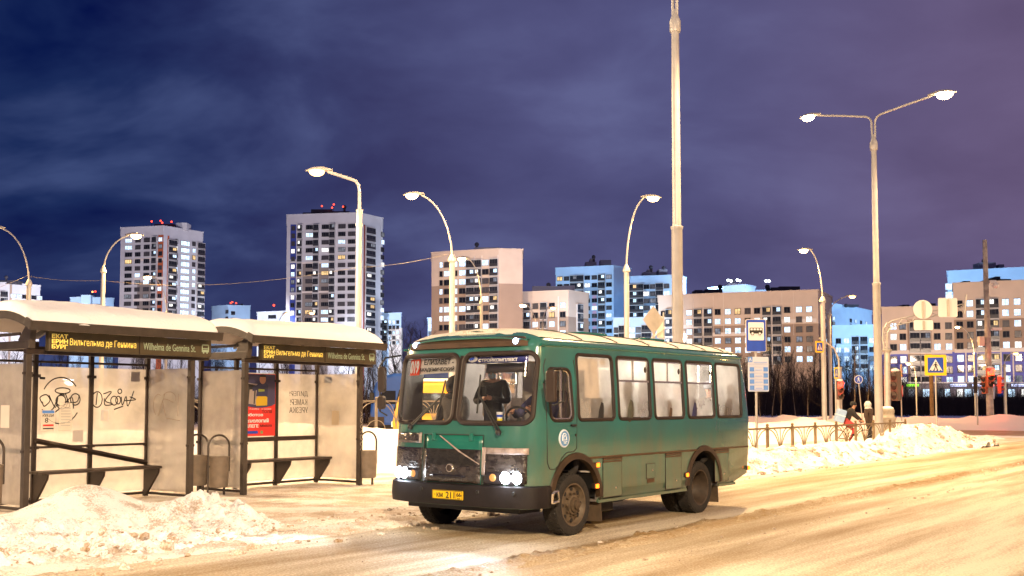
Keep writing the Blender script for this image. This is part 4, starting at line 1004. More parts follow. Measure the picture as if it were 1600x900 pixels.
text('АКАДЕМИЧЕСКИЙ', .1, bd, wf(-.465, 2.19, .034), M_INK, bold=.002, width=.64, height=.075)
def curved(name, y0, y1, z0, z1, off, material, parent=bus, ny=14):
    m = MB(); vs = []
    for i in range(ny+1):
        y = y0+(y1-y0)*i/ny
        for z in (z0, z1): vs.append((hull_x(y, z, off), y, z))
    m.add(vs, [(2*i, 2*i+2, 2*i+3, 2*i+1) for i in range(ny)], 0, True)
    o = m.build(name, material, parent); s2 = o.modifiers.new('thick', 'SOLIDIFY'); s2.thickness = .004; return o
st_ = curved('sun_strip', .06, 1.02, 2.255, 2.362, .034, mat('sun_strip_blue', (.012, .02, .17), .5))
m = MB(); m.poly([(hull_x(.16+.075*cos(a*pi/12), 2.31+.04*sin(a*pi/12), .026), .16+.085*cos(a*pi/12), 2.31+.042*sin(a*pi/12)) for a in range(24)])
m.build('oval_mark', M_WHITE, st_)
text('ф', .1, st_, wf(.16, 2.31, .020), M_BLUE, bold=.004, width=.09, height=.06, shear=.3)
text('предприятие', .1, st_, wf(.38, 2.338, .026), M_WHITE, width=.20, height=.02)
text('СТРОЙКОМПЛЕКТ', .1, st_, wf(.58, 2.295, .026), M_WHITE, bold=.002, width=.62, height=.055)
curved('shade_screen', .30, .95, 2.13, 2.25, .16, mat('smoked_shade', (.03, .025, .028), .4))
# --- mirrors
m = MB(); m.tube([(.66, 1.235, 2.0), (.80, 1.34, 2.0), (.82, 1.42, 2.13)], .016, 6); m.tube([(.80, 1.34, 2.0), (.84, 1.50, 2.16), (.80, 1.56, 2.17), (.74, 1.56, 2.1), (.72, 1.55, 1.76), (.80, 1.45, 1.70), (.84, 1.36, 1.8), (.80, 1.30, 1.98)], .013, 6)
mr_ = m.build('wing_mirror', M_BLACK, bus)
m = MB(); m.prism([(.80, 1.44+a, 1.94+b_) for a, b_ in rrect(.15, .40, .04)], (.06, .0, 0)); m.build('mirror_head', mat('brown_mirror_shell', (.032, .02, .014), .4, 0, .2, 5), mr_, bevel=.02)
m = MB(); m.tube([(.75, -1.2, 2.4), (.98, -1.28, 2.36), (1.06, -1.30, 2.25), (1.06, -1.30, 1.62), (.95, -1.27, 1.56)], .014, 6)
mr_ = m.build('wing_mirror', M_BLACK, bus)
m = MB(); m.prism([(1.03, -1.26+a, 2.06+b_) for a, b_ in rrect(.13, .36, .05)], (.06, 0, 0)); m.prism([(1.03, -1.27+a, 1.74+b_) for a, b_ in rrect(.13, .19, .045)], (.06, 0, 0)); m.build('mirror_head', mat('brown_mirror_shell', (.03, .02, .015), .4, 0, .2, 5), mr_, bevel=.015)
# --- inside
m = MB(); m.bx(.50, -5.2, -.58, .58, .70, .76)
for a_, c_ in ((-.62, -3.0), (-4.2, -5.2)):
    for sg in (1, -1): m.bx(a_, c_, sg*.582, sg*1.19, .70, .76)
m.build('floor', M_INT, bus)
m = MB(); m.prism([(.92, -1.0, .9), (.92, -1.0, 1.44), (.60, -1.05, 1.50), (.45, -1.08, 1.42), (.42, -1.05, .78)], (0, 2.0, 0)); m.build('dashboard', M_INT, bus, bevel=.03)
m = MB()
for k in range(28): 
    a = 2*pi*k/28; m.add([], [])
m.tube([(.40+.05*sin(a*2*pi/24), .62+.22*cos(a*2*pi/24), 1.52+.2*sin(a*2*pi/24)*.8) for a in range(24)], .016, 6, closed=True); m.tube([(.40, .62, 1.52), (.55, .62, 1.35)], .03, 6)
m.build('steering_wheel', M_BLACK, bus)
def seat_mb(x, y, w=.43, hi=.66):
    m = MB(); z = .76
    m.prism([(x+a, y-w/2, z+.38+b_) for a, b_ in rrect(.42, .12, .04)], (0, w, 0))
    m.prism([(x-.20, y-w/2*.96, z+.40), (x-.14, y-w/2*.96, z+.40), (x-.22, y-w/2*.9, z+.40+hi), (x-.30, y-w/2*.9, z+.36+hi)], (0, w*.94, 0))
    m.tube([(x-.18, y-.12, z), (x-.18, y-.12, z+.34)], .02, 6); m.tube([(x+.14, y-.12, z), (x+.14, y-.12, z+.34)], .02, 6)
    return m
first = None
for x in (-.75, -1.5, -2.25, -3.0, -3.75, -4.5):
    for y in (.96, .50, -.96):
        if y < 0 and x in (-.75,): continue
        if first is None: first = seat_mb(0, 0).build('seat', M_SEAT, bus, bevel=.03); c = first
        else: c = first.copy(); COL.objects.link(c)
        c.parent = bus; c.location = (x, y, 0)
c = seat_mb(-.10, .62, .48, .75).build('driver_seat', M_SEAT, bus, bevel=.03)
MB().bx(-.42, -.46, .05, 1.18, .8, 2.3).build('partition', M_LIGHTINT, bus)
m = MB()
for y in (-.45, .35): m.tube([(.0, y, 2.3), (-5, y, 2.3)], .016, 6)
for x in (-.5, -1.9, -3.2): m.tube([(x, -.45, .76), (x, -.45, 2.6)], .016, 6)
m.build('handrail', M_CHROME, bus)
m = MB()
for x in (-1.2, -2.7, -4.2): m.bx(x-.25, x+.25, -.1, .1, 2.60, 2.64)
m.build('ceiling_lamp', emis('cabin_lamp', (1, .93, .8), 2.5), bus); tag(bus.children[-1], kind='stuff')  # lit strips added to brighten the cabin
lamp('cabin_fill', 'POINT', (-1.6, 0, 2.4), 210, (1, .9, .75), .2, parent=bus)  # added fill, whitens the fogged windows from inside
lamp('cabin_fill', 'POINT', (-3.6, 0, 2.4), 210, (1, .9, .75), .2, parent=bus)
def bus_pt(x, y, z): return Matrix.Translation(BUS_O) @ Matrix.Rotation(BUSROT, 4, 'Z') @ Vector((x, y, z))
cup = thing('paper_cup', 'white and yellow paper cup on the dashboard behind the windscreen', 'cup', bus_pt(.66, .49, 1.475), BUSROT)
MB().lathe([(.001, 0), (.030, 0), (.042, .14), (.038, .14), (.028, .01)], 18).build('cup', mat('cup_white', (.8, .8, .82), .5), cup)
MB().lathe([(.0315, .01), (.0365, .055)], 18, cap=False).build('cup_print', mat('cup_yellow', (.8, .7, .05), .5), cup)
MB().lathe([(.039, .075), (.042, .105)], 18, cap=False).build('cup_print', M_BLUE, cup)
# ------------------------------------------------------------------ street lamps
M_LENS = emis('sodium_lens', (1.0, 0.62, 0.24), 45)
M_LENSW = emis('hot_sodium_lens', (1.0, 0.74, 0.42), 70)
M_LENSD = emis('dim_sodium_lens', (1.0, 0.50, 0.16), 12)
M_HEADSH = mat('lamp_head_shell', (.55, .52, .48), .4, .2)
def lamp_head(parent, pos, d, lens, sc=1.0):
    """cobra head at pos pointing along d (horizontal unit vector)"""
    d = Vector(d).normalized(); q = Matrix((( d.x, -d.y, 0), (d.y, d.x, 0), (0, 0, 1)))
    m = MB(); secs = [(-.12, .05, .05, 0), (0, .10, .08, 0), (.22, .17, .11, .01), (.50, .16, .09, .0), (.72, .06, .03, -.03)]
    vs = []
    for x, w, h, zo in secs:
        for k in range(10):
            a = 2*pi*k/10; vs.append(Vector(pos) + q @ Vector((x*sc, w*cos(a)*sc, zo*sc + (h*sin(a) if sin(a) > 0 else .25*h*sin(a))*sc)))
    m.add(vs, [(10*i+k, 10*i+(k+1) % 10, 10*(i+1)+(k+1) % 10, 10*(i+1)+k) for i in range(4) for k in range(10)], 0, True)
    o = m.build('lamp_head', M_HEADSH, parent)
    m = MB(); m.sphere((0, 0, 0), 1, 8); m.v = [tuple(Vector(pos) + q @ Vector((.38*sc + p[0]*.24*sc, p[1]*.145*sc, -.045*sc + p[2]*.15*sc))) for p in m.v]
    m.build('lens', lens, o); return o
def curved_lamp(label, base, h, reach, power, lens=None, r=.085, az=None, lit=True, group='street lamps with curved arms', color=SODIUM, collar=.70):
    """pole with a thin curved arm; az = direction of the arm on the ground"""
    t = thing('street_lamp', label, 'street lamp', base, 0, group)
    hc = h*collar
    MB().tube([(0, 0, 0), (0, 0, .3), (0, 0, hc)], [r*1.25, r*1.1, r], 12).build('pole', M_POLE, t)
    MB().lathe([(r*1.02, hc-.04), (r*1.5, hc), (r*1.4, hc+.10), (r*.5, hc+.30)], 12).build('collar', M_POLE, t)
    d = Vector((cos(az), sin(az), 0)); n = 14; pts = []
    rise = h - hc
    for i in range(n+1):
        a = (pi/2*.86)*i/n
        pts.append(Vector((0, 0, hc)) + d*(reach*(1-cos(a))/(1-cos(pi/2*.86))) + Vector((0, 0, rise*sin(a)/sin(pi/2*.86))))
    MB().tube(pts, .036, 8).build('arm', M_POLE, t)
    lamp_head(t, pts[-1] + Vector((0, 0, .03)), d, (lens or M_LENS) if lit else M_LENSD, 1.0)
    if power: lamp('street_light', 'SPOT', pts[-1] + d*.4 - Vector((0, 0, .27)), power, color, .22, pts[-1] + d*2.2 - Vector((0, 0, 6)), 150, .35, parent=t)
    return t
def post_at(u, Y): p = at(u, VH, Y); return Vector((p.x, Y, 0))
def lamp_px(label, ub, Y, uh, vh_, power, **kw):
    """pole foot in pixel column ub at depth Y, head near pixel (uh, vh_)"""
    b = post_at(ub, Y); hd = at(uh, vh_, Y); hgt = hd.z
    dx = hd.x - b.x
    kw.setdefault('az', 0 if dx > 0 else pi)
    return curved_lamp(label, b, hgt, abs(dx)*.93, power, **kw)
lamp_px('tall curved lamp just behind the bus, left of the block with the brown lower floors', 706, 41, 655, 305, 4200, r=.115, collar=.735)
lamp_px('curved lamp rising behind the nearer shelter, left of the orange striped tower', 157, 49, 203, 368, 4200, r=.10, collar=.82)
lamp_px('curved lamp at the far left edge above the nearer shelter', 40.5, 48, 0, 357, 4200, r=.10, collar=.73)
lamp_px('lamp burning in front of the orange striped tower', 258, 70, 238, 433, 2500, r=.09, collar=.75)
lamp_px('far lamp low at the left foot of the blue striped tower', 428, 95, 445, 490, 900, r=.09)
lamp_px('lamp glaring in front of the brown and white block', 752, 62, 730, 404, 5400, r=.09, collar=.74)
lamp_px('lamp in front of the low block beside the brown and white one', 841, 88, 822, 477, 5400, r=.09)
lamp_px('curved lamp standing behind the bus roof, left of the tall pole', 980, 43, 1008, 309, 4200, r=.105, collar=.70)
lamp_px('curved lamp at the crossing behind the bus stop sign', 1288, 58, 1265, 391, 5000, r=.13, collar=.72)
lamp_px('thin lamp with a dim head right of the long beige block', 1298, 80, 1326, 463, 6000, lit=False, r=.12, collar=.85, color=(1, .5, .18))
lamp_px('lamp burning in front of the block with violet lower floors', 1524, 112, 1500, 511, 14000, r=.08)
lamp_px('small lamp low in front of the violet lower floors', 1432, 120, 1424, 568, 3000, r=.07)
lamp_px('short unlit lamp right of the concrete mast', 1571, 100, 1582, 552, 0, lit=False, r=.12, collar=.8)
lamp_px('short unlit lamp head over the farther shelter roof', 470, 100, 482, 489, 0, lit=False, r=.08, collar=.85)
lamp_px('short unlit lamp beside the low block', 848, 90, 858, 481, 0, lit=False, r=.08, collar=.85)
# the angled lamp behind the farther shelter
t = thing('street_lamp', 'straight white lamp with a sloping arm and hardly lit head before the blue striped tower', 'street lamp', post_at(559, 38), 0)
bz = at(559, 280, 38).z; hx = at(512, 268, 38) - post_at(559, 38)
MB().tube([(0, 0, 0), (0, 0, at(559, 330, 38).z)], [.12, .10], 12).build('pole', M_POLE, t)
z0 = at(559, 330, 38).z
MB().tube([(0, 0, z0-.05), (0, 0, bz-.45), (-.03, 0, bz-.22), (-.14, 0, bz-.07), (-.3, 0, bz), (hx.x, 0, hx.z)], .062, 10).build('arm', M_POLE, t)
for z_ in (z0, z0-.5): MB().lathe([(.12, z_-.05), (.12, z_+.05)], 12).build('collar', M_POLE, t)
lamp_head(t, Vector((hx.x+.05, -.02, hx.z+.03)), (-1, -.15, .0), M_LENSD, 1.15)
lamp('street_light', 'SPOT', (hx.x-.5, -.1, hx.z-.27), 7500, (1, .68, .36), .2, (hx.x-2.5, -.2, hx.z-6), 150, .35, parent=t)
# twin-arm poles on the pavement
def twin(label, base, k, powers):
    t = thing('street_lamp', label, 'street lamp', base, 0, 'tall twin-arm lamps on the pavement')
    top = 14.25; st, cl = 6.85, 13.0
    MB().lathe([(.18, 0), (.18, .4), (.165, 1.0), (.16, st-.1), (.18, st-.06), (.18, st), (.126, st+.02), (.112, cl-.1)], 20).build('pole', M_POLE, t)
    MB().lathe([(.15, cl-.42), (.165, cl-.36), (.165, cl-.1), (.12, cl), (.055, cl+.25)], 16).build('collar', M_POLE, t)
    for sg, pw in zip((-1, 1), powers):
        d = DT*sg; pts = [Vector((0, 0, cl+.1))+d*.06] + [Vector((0, 0, top-.5)) + d*.07] + [Vector((0, 0, top-.5)) + d*(.07+.35*(1-cos(a*pi/12))) + Vector((0, 0, .35*sin(a*pi/12))) for a in range(1, 6)] + [Vector((0, 0, top+.02))+d*1.2, Vector((0, 0, top+.25))+d*2.45]
        arm = MB().tube(pts, .045, 8).build('arm', M_POLE, t)
        lamp_head(t, pts[-1]+Vector((0, 0, .03)), d, M_LENSW, 1.35 if sg > 0 else 1.15)
        lamp('street_light', 'SPOT', pts[-1]+d*.5-Vector((0, 0, .33)), pw, (1, .67, .34), .3, pts[-1]+d*5-Vector((0, 0, 11)), 150, .6, parent=t)
    return t
P1 = twin('tall twin-arm lamp standing in a concrete ring by the railing, both heads blazing', post_at(1373, 44.8), 1, (8000, 9000))
P2 = twin('tallest white lamp pole rising behind the bus and out of the picture', post_at(1060, 30.4), 1, (14000, 14000))
r = thing('concrete_ring', 'stout concrete ring with a snow cap round the foot of the twin-arm lamp', 'concrete base', post_at(1386, 45.6), 0)
MB().lathe([(.33, 0), (.34, 1.0), (.36, 1.05), (.36, 1.14), (.30, 1.20), (.28, 1.30), (.30, 1.36), (.30, 1.46), (.24, 1.52), (.001, 1.53)], 28).build('ring', mat('pale_concrete', (.45, .40, .34), .8, 0, .3, 6, .3, 40), r)
MB().sphere((0, 0, 1.53), .27, 8, 0, (1, 1, .35)).build('snow_cap', M_SNOW, r)
# cables
def cable(label, pts, r=.016, sag=.4):
    out = []
    for a, b in zip(pts, pts[1:]):
        for k in range(12):
            u = k/12; p = a.lerp(b, u); p = p - Vector((0, 0, sag*4*u*(1-u))); out.append(p)
    out.append(pts[-1]); o = MB().tube(out, r, 5).build('cable', mat('cable_grey', (.16, .14, .13), .5), None); tag(o, label, 'cable'); return o
cable('thin overhead cable strung from the left lamps across to the lamp behind the bus', [at(-60, 465, 47), at(42, 431, 48), at(157, 438, 49), at(330, 445, 47), at(559, 418, 38.2), at(704, 396, 41)], .0075, .10)

# ------------------------------------------------------------------ signs, signals, masts
def sign_root(name, label, cat, base, rz=0, group=None): return thing(name, label, cat, base, rz, group)
def board(parent, w, h, z, r, material, edge=None, y=-.05, name='panel', t=.02):
    o = MB().prism([(x, y, z+q) for x, q in rrect(w, h, r)], (0, t, 0)).build(name, edge or material, parent)
    if edge: MB().prism([(x, y-.003, z+q) for x, q in rrect(w-.035, h-.035, r*.8)], (0, .004, 0)).build('face', material, o)
    return o
def flatpoly(m, pts, y, z): m.prism([(a, y, z+b_) for a, b_ in pts], (0, .003, 0))
def bus_icon(o, y, z, s, inkm=M_INK, win=M_WHITE):
    m = MB(); flatpoly(m, [(a*s, b_*s) for a, b_ in rrect(1, .44, .07)], y, z); m.build('pictogram', inkm, o)
    m = MB()
    for k in range(4): flatpoly(m, [(-.43*s+.235*s*k, .03*s), (-.43*s+.235*s*k+.17*s, .03*s), (-.43*s+.235*s*k+.17*s, .17*s), (-.43*s+.235*s*k, .17*s)], y-.003, z)
    m.build('pictogram', win, o)
    m = MB(); m2 = MB()
    for q in (-.28, .28):
        m.prism([(q*s+.125*s*cos(a*pi/8), y-.004, z-.22*s+.125*s*sin(a*pi/8)) for a in range(16)], (0, .003, 0))
        m2.prism([(q*s+.085*s*cos(a*pi/8), y-.007, z-.22*s+.085*s*sin(a*pi/8)) for a in range(16)], (0, .003, 0))
    m.build('pictogram', inkm, o); m2.build('pictogram', win, o)
def walker(o, y, z, s, inkm=M_INK):
    m = MB()
    m.prism([(.02*s+.075*s*cos(a*pi/6), y, z+.36*s+.075*s*sin(a*pi/6)) for a in range(12)], (0, .003, 0))
    for pts in ([(-.08, .27), (.07, .27), (.09, .02), (-.07, .02)], [(-.07, .05), (.03, .05), (-.12, -.36), (-.22, -.34), (-.10, -.14)], [(.0, .05), (.09, .05), (.14, -.14), (.24, -.36), (.14, -.37), (.05, -.16)], [(-.08, .26), (-.03, .2), (-.17, .08), (-.24, .12), (-.19, .13)], [(.06, .26), (.22, .1), (.2, .06), (.07, .18)]):
        m.prism([(a*s, y, z+b_*s) for a, b_ in pts], (0, .003, 0))
    m.build('walking_figure', inkm, o)
def crossing_sign(label, base, z, w, rz=0, pole_h=None, pole_r=.032, pole=True):
    t = sign_root('crossing_sign', label, 'road sign', base, rz, 'pedestrian crossing signs')
    if pole: MB().tube([(0, 0, 0), (0, 0, pole_h or z+w/2)], pole_r, 10).build('pole', M_GALV, t)
    o = board(t, w, w, z, w*.05, M_YEL)
    MB().prism([(x, -.054, z+q) for x, q in rrect(w*.72, w*.72, w*.03)], (0, .004, 0)).build('blue_field', M_BLUE, o)
    MB().prism([(-.31*w, -.058, z-.27*w), (.31*w, -.058, z-.27*w), (0, -.058, z+.29*w)], (0, .003, 0)).build('white_triangle', M_WHITE, o)
    walker(o, -.062, z-.07*w, w*.5)
    m = MB()
    for k in range(4): m.bx((-.27+.15*k)*w, (-.20+.15*k)*w, -.062, -.058, z-.27*w, z-.235*w)
    m.build('zebra', M_INK, o)
    return t
crossing_sign('large yellow framed crossing sign on the right snow bank', Vector((at(1464, 690, 43.5).x, 43.5, 0)), at(1463, 570.5, 43.5).z, .86, -.12)
crossing_sign('small crossing sign on a thin pole left of the cyclist', post_at(1306, 47), at(1306, 583, 47).z, .50, .95)
crossing_sign('narrow crossing sign seen edge on above a round red sign', post_at(1408.5, 56), at(1409, 579, 56).z, .64, 1.15)
crossing_sign('crossing sign hung on the arm of the lamp by the red signal', post_at(1281, 57), at(1281, 542, 57).z, .62, .55, pole=False)
t = sign_root('round_sign', 'round white and red sign under the edge-on crossing sign', 'road sign', post_at(1409, 55.8), 1.15)
z = at(1409, 611, 55.8).z
m = MB().lathe([(.001, -.06), (.30, -.06), (.30, -.04)], 24, (0, 0, z), 'y'); m.build('panel', M_RED, t)
m = MB().lathe([(.001, -.064), (.22, -.064), (.22, -.061)], 24, (0, 0, z), 'y'); m.build('face', M_WHITE, t)
# bus stop sign and timetable
sx = at(1182, 640, 30.5); t = sign_root('bus_stop_sign', 'blue bus stop sign with a white square behind the rear of the bus', 'road sign', Vector((sx.x, 30.5, 0)), 0.06)
zt = at(1182, 499, 30.5).z; zb = at(1182, 550, 30.5).z; hh = zt-zb; ww = .60
MB().tube([(0, 0, 0), (0, 0, zt-.05)], .036, 10).build('pole', M_GALV, t)
o = board(t, ww, hh, (zt+zb)/2, .05, M_BLUE, M_CREAM)
MB().prism([(x, -.059, zt-.09-.26+q) for x, q in rrect(.46, .52, .03)], (0, .004, 0)).build('white_square', M_WHITE, o)
bus_icon(o, -.064, zt-.33, .38)
MB().bx(.305, .335, -.05, -.0, zb+.02, zt-.02).build('edge', M_OCHRE, o)
z1 = at(1184, 558, 30.5).z; z2 = at(1184, 612, 30.5).z
t2 = sign_root('timetable_board', 'pale blue timetable board under the bus stop sign', 'timetable', Vector((at(1185, 640, 30.38).x, 30.38, 0)), 0.06)
o = board(t2, .60, z1-z2, (z1+z2)/2, .03, mat('timetable_white', (.62, .66, .78), .5))
m = MB(); m.bx(-.30, -.17, -.056, -.05, z1-.15, z1-.0); 
for k in range(4):
    zz_ = z1-.36-.175*k
    for x in (-.19, .21): m.bx(x-.065, x+.065, -.056, -.05, zz_-.06, zz_+.06)
m.build('print', M_BLUE2, o)
m = MB()
for k in range(4):
    zz_ = z1-.36-.175*k; m.bx(-.09, .11, -.055, -.05, zz_-.035, zz_+.0)
    for q in (.05, -.03): m.bx(-.27, .28, -.0555, -.05, zz_+q-.004+.1, zz_+q+.004+.1)
m.bx(-.13, .25, -.055, -.05, z1-.18, z1-.14); m.bx(-.28, .28, -.055, -.05, z2+.03, z2+.06)
m.build('print', mat('faint_print', (.35, .45, .75), .5), o)
text('А', .1, o, frame((-.235, -.058, z1-.075), (1, 0, 0), (0, 0, 1)), M_WHITE, bold=.004, width=.075, height=.1)
# sign seen from the back beyond the bus roof
b0 = Vector((at(1022, 600, 40).x, 40, 0)); t = sign_root('diamond_sign', 'back of a diamond shaped road sign beyond the bus roof', 'road sign', b0, .5)
zc = at(1022, 500, 40).z; s_ = .50
MB().tube([(0, .04, 0), (0, .04, zc+.2)], .03, 8).build('pole', M_GALV, t)
MB().prism([(0, 0, zc+s_*1.1), (s_, 0, zc), (0, 0, zc-s_*1.1), (-s_, 0, zc)], (0, .02, 0)).build('panel', M_GALV, t, bevel=.01)
b1 = Vector((at(1031, 600, 41).x, 41, 0)); t = sign_root('sign_frame', 'snow capped grey sign frame with a slanting brace beside the diamond sign', 'sign frame', b1, .1)
z = lambda v: at(1031, v, 41).z
def xq(u): return at(u, 600, 41).x - b1.x
MB().bx(xq(1020), xq(1024), -.03, .03, 0, z(507)).build('post', M_GALV, t); MB().bx(xq(1036.5), xq(1038.5), -.04, .04, 0, z(488)).build('post', M_GALV, t)
MB().bx(xq(1027), xq(1036.5), -.03, .02, z(528), z(500)).build('panel', M_CREAM, t)
MB().prism([(xq(1014), -.10, z(530)), (xq(1017), -.10, z(530)), (xq(1039), -.10, z(513)), (xq(1039), -.10, z(511))], (0, .06, 0)).build('brace', M_CREAM, t)
MB().prism([(xq(1027), -.1, z(500)), (xq(1028), -.1, z(496)), (xq(1035), -.1, z(494)), (xq(1036), -.1, z(500))], (0, .2, 0)).build('snow_cap', M_SNOW, t, bevel=.03)
# truss mast reaching over the road
gb = post_at(1386, 53); t = sign_root('truss_mast', 'white post with a long lattice arm reaching right over the crossing', 'mast', gb, 0)
def gq(u, v): p = at(u, v, 53); return Vector((p.x-gb.x, 0, p.z))
MB().tube([(0, 0, 0), gq(1386, 548)], [.17, .15], 14).build('post', M_GALV, t)
MB().lathe([(.2, 0), (.24, .05), (.24, .12), (.1, .2)], 14, tuple(gq(1386, 550))).build('cap', M_GALV, t)
up = [gq(*q) for q in ((1381, 546), (1379, 530), (1380, 514), (1386, 505), (1398, 500), (1440, 490), (1475, 482), (1509, 474))]
lo = [gq(*q) for q in ((1386, 546), (1386, 530), (1387, 519), (1392, 512), (1402, 508), (1442, 498), (1476, 489.5), (1497, 486))]
m = MB(); m.tube(up, .035, 6); m.tube(lo, .035, 6); m.tube([gq(1476, 489), gq(1497, 483), gq(1504, 486), gq(1506, 491)], .03, 6)
for k in range(26):
    def along(L, u):
        u = u*(len(L)-1); i = min(int(u), len(L)-2); return L[i].lerp(L[i+1], u-i)
    a, c = (up, lo) if k % 2 == 0 else (lo, up)
    m.tube([along(a, k/26), along(c, (k+1)/26)], .02, 4)
m.build('lattice_arm', M_GALV, t)
MB().tube([gq(1507, 491), gq(1510, 461)], .05, 8).build('end_post', M_GALV, t)
def plate_back(label, u, v, w, h, rnd, name):
    p = at(u, v, 52.7); s = sign_root(name, label, 'road sign', Vector((p.x, 52.7, 0)), 0)
    k = 52.7/F
    if rnd: MB().lathe([(.001, 0), (w*k/2, 0), (w*k/2, .03), (.001, .03)], 32, (0, 0, p.z), 'y').build('panel', M_WHITE, s)
    else: MB().prism([(x, 0, p.z+q) for x, q in rrect(w*k, h*k, .08)], (0, .03, 0)).build('panel', M_WHITE, s)
    m = MB(); m.bx(-.05, .05, -.08, -.003, p.z-h*k*.45, p.z+h*k*.42); m.build('bracket', M_GALV, s)
    return s
plate_back('back of a round white sign on the lattice arm', 1442, 483.5, 30, 30, True, 'round_sign')
plate_back('back of a square white sign near the end of the lattice arm', 1481, 480.5, 30, 30, False, 'square_sign')
plate_back('back of a low white plate hung under the round sign', 1443, 508, 30, 16, False, 'plate_sign')
M_SIGR = emis('red_signal_glow', (1.0, .022, .013), 14); M_TLB = mat('signal_housing', (.10, .07, .06), .5); M_TLR = mat('glow_tinted_housing', (.45, .12, .06), .5)  # M_TLR: red glow of the signal painted into the housing colour
def signal(label, u, v, Y, rz, pole_v0=None, pole_r=.1, on=True, housing=None, glow=1.0, sc=1.0, pole=True):
    p = at(u, v, Y); t = sign_root('traffic_light', label, 'traffic light', Vector((p.x, Y, 0)), rz, 'traffic lights at the crossing')
    if pole: MB().tube([(.0, .22, 0), (.0, .22, p.z+.4)], pole_r, 10).build('pole', M_GALV, t)
    h = MB(); h.prism([(a*sc, -.02, p.z-.32*sc+b_*sc) for a, b_ in rrect(.34, 1.0, .06)], (0, .16*sc, 0)); ho = h.build('housing', housing or M_TLB, t)
    for k in range(3):
        z = p.z - .32*sc*k
        MB().lathe([(.001, -.06*sc), (.13*sc, -.04*sc), (.145*sc, -.02*sc)], 16, (0, 0, z), 'y').build('lens', M_SIGR if (k == 0 and on) else M_BLACK, ho)
        m = MB(); m.add([(q*.0+.13*sc*cos(a*pi/8), yy_, z+.13*sc*sin(a*pi/8)) for yy_, q in ((-.02, 0), (-.2*sc, 0)) for a in range(9)], [(a, a+1, 9+a+1, 9+a) for a in range(8)], 0, True); m.build('visor', M_TLB, ho)
    m = MB().sphere((0, .05*sc, p.z+.19*sc), .17*sc, 6, 0, (1, .8, .45)); m.build('snow_cap', M_SNOW, t)
    if on: lamp('signal_light', 'POINT', (0, -.35, p.z), 60*glow, (1, .06, .02), .1, parent=t)
    return t
signal('red traffic light left of the cyclist', 1313, 600, 56, .25, pole_r=.13, glow=3)
signal('traffic light turned sideways behind the twin-arm lamp, its red half hidden', 1397, 588, 55, -1.25, sc=1.55, on=False, pole=False)
signal('red traffic light glowing on the concrete mast', 1548, 580, 79.5, .05, pole=False, housing=M_TLR, sc=1.5, glow=8)
signal('side facing red housing left of the mast signal', 1537, 593, 80, -1.3, pole=False, housing=M_TLR, on=False, sc=1.3)
signal('side facing red housing right of the mast signal', 1563, 593, 80.2, 1.3, pole=False, housing=M_TLR, on=False, sc=1.3)
# concrete mast
b0 = post_at(1547, 80); t = sign_root('concrete_mast', 'tall rough concrete mast carrying a camera and the red signal', 'mast', b0, 0)
zt = at(1545, 375, 80).z
MB().tube([(0, 0, .2), (-.04, 0, 5), (-.1, 0, zt)], [.27, .23, .16], 12).build('mast', mat('weathered_concrete', (.44, .42, .41), .8, 0, .45, 3, .3, 20), t)
m = MB(); m.lathe([(.75, 0), (.75, .25), (.5, .35), (.34, .4)], 16); m.build('foot', M_SNOW, t)
z = at(1545, 441, 80).z; m = MB(); m.tube([(0, 0, z), (.5, -.1, z+.05)], .05, 6); m.box((.35, -.1, z+.02), (.5, .3, .22)); m.sphere((.6, -.1, z-.25), .24, 8); m.build('camera', M_WHITE, t)
z = at(1545, 533, 80).z; MB().bx(-.75, -.38, -.2, .2, z-.35, z+.35).build('cabinet', M_CREAM, t)
z = at(1545, 514, 80).z; MB().box((.6, -.1, z), (.7, .25, .2)).build('camera', M_WHITE, t)
t = sign_root('round_sign', 'blue round sign seen edge on at the foot of the concrete mast', 'road sign', post_at(1553, 79), 1.2)
MB().lathe([(.001, -.03), (.55, -.03), (.55, 0), (.001, 0)], 24, (0, 0, at(1553, 612, 79).z), 'y').build('panel', mat('pale_blue_sign', (.35, .45, .75), .4), t)
t = sign_root('round_sign', 'blue round sign on a leaning pole before the dark wood', 'road sign', post_at(1342, 62), -.2)
z = at(1342, 593, 62).z
MB().tube([(.25, .05, 0), (0, .05, z)], .03, 6).build('pole', M_GALV, t)
o = MB().lathe([(.001, -.03), (.24, -.03), (.24, 0), (.001, 0)], 24, (0, 0, z), 'y').build('panel', M_WHITE, t)
MB().lathe([(.001, -.034), (.215, -.034), (.215, -.031)], 24, (0, 0, z), 'y').build('face', M_BLUE, o)
walker(o, -.04, z, .32, M_WHITE)
# plain posts at the crossing
for lab, u, Y, vt, r_, mt in (('brown wooden post behind the large crossing sign', 1456, 84, 583, .16, mat('brown_post', (.24, .15, .06), .8, 0, .4, 5)), ('thin post with a small plate left of the concrete mast', 1527, 72, 590, .045, M_GALV), ('grey lamp stem behind the small crossing sign', 1312, 60, 575, .14, M_GALV)):
    b0 = post_at(u, Y); t = sign_root('post', lab, 'post', b0, 0); z = at(u, vt, Y).z
    MB().tube([(0, 0, 0), (0, 0, z)], r_, 10).build('shaft', mt, t)
    MB().lathe([(r_*1.3, z-.05), (r_*1.3, z+.05), (.01, z+.08)], 10).build('cap', mt, t)
    if 'plate' in lab: MB().box((-.12, -.04, z-.5), (.25, .05, 1.1)).build('plate', M_STEELD, t)
    if 'lamp stem' in lab:
        MB().tube([(0, 0, z), (-.02, 0, z+.5), (-.25, 0, z+1.1), (-.7, 0, z+1.45), (-1.1, 0, z+1.7)], .05, 8).build('arm', M_GALV, t)
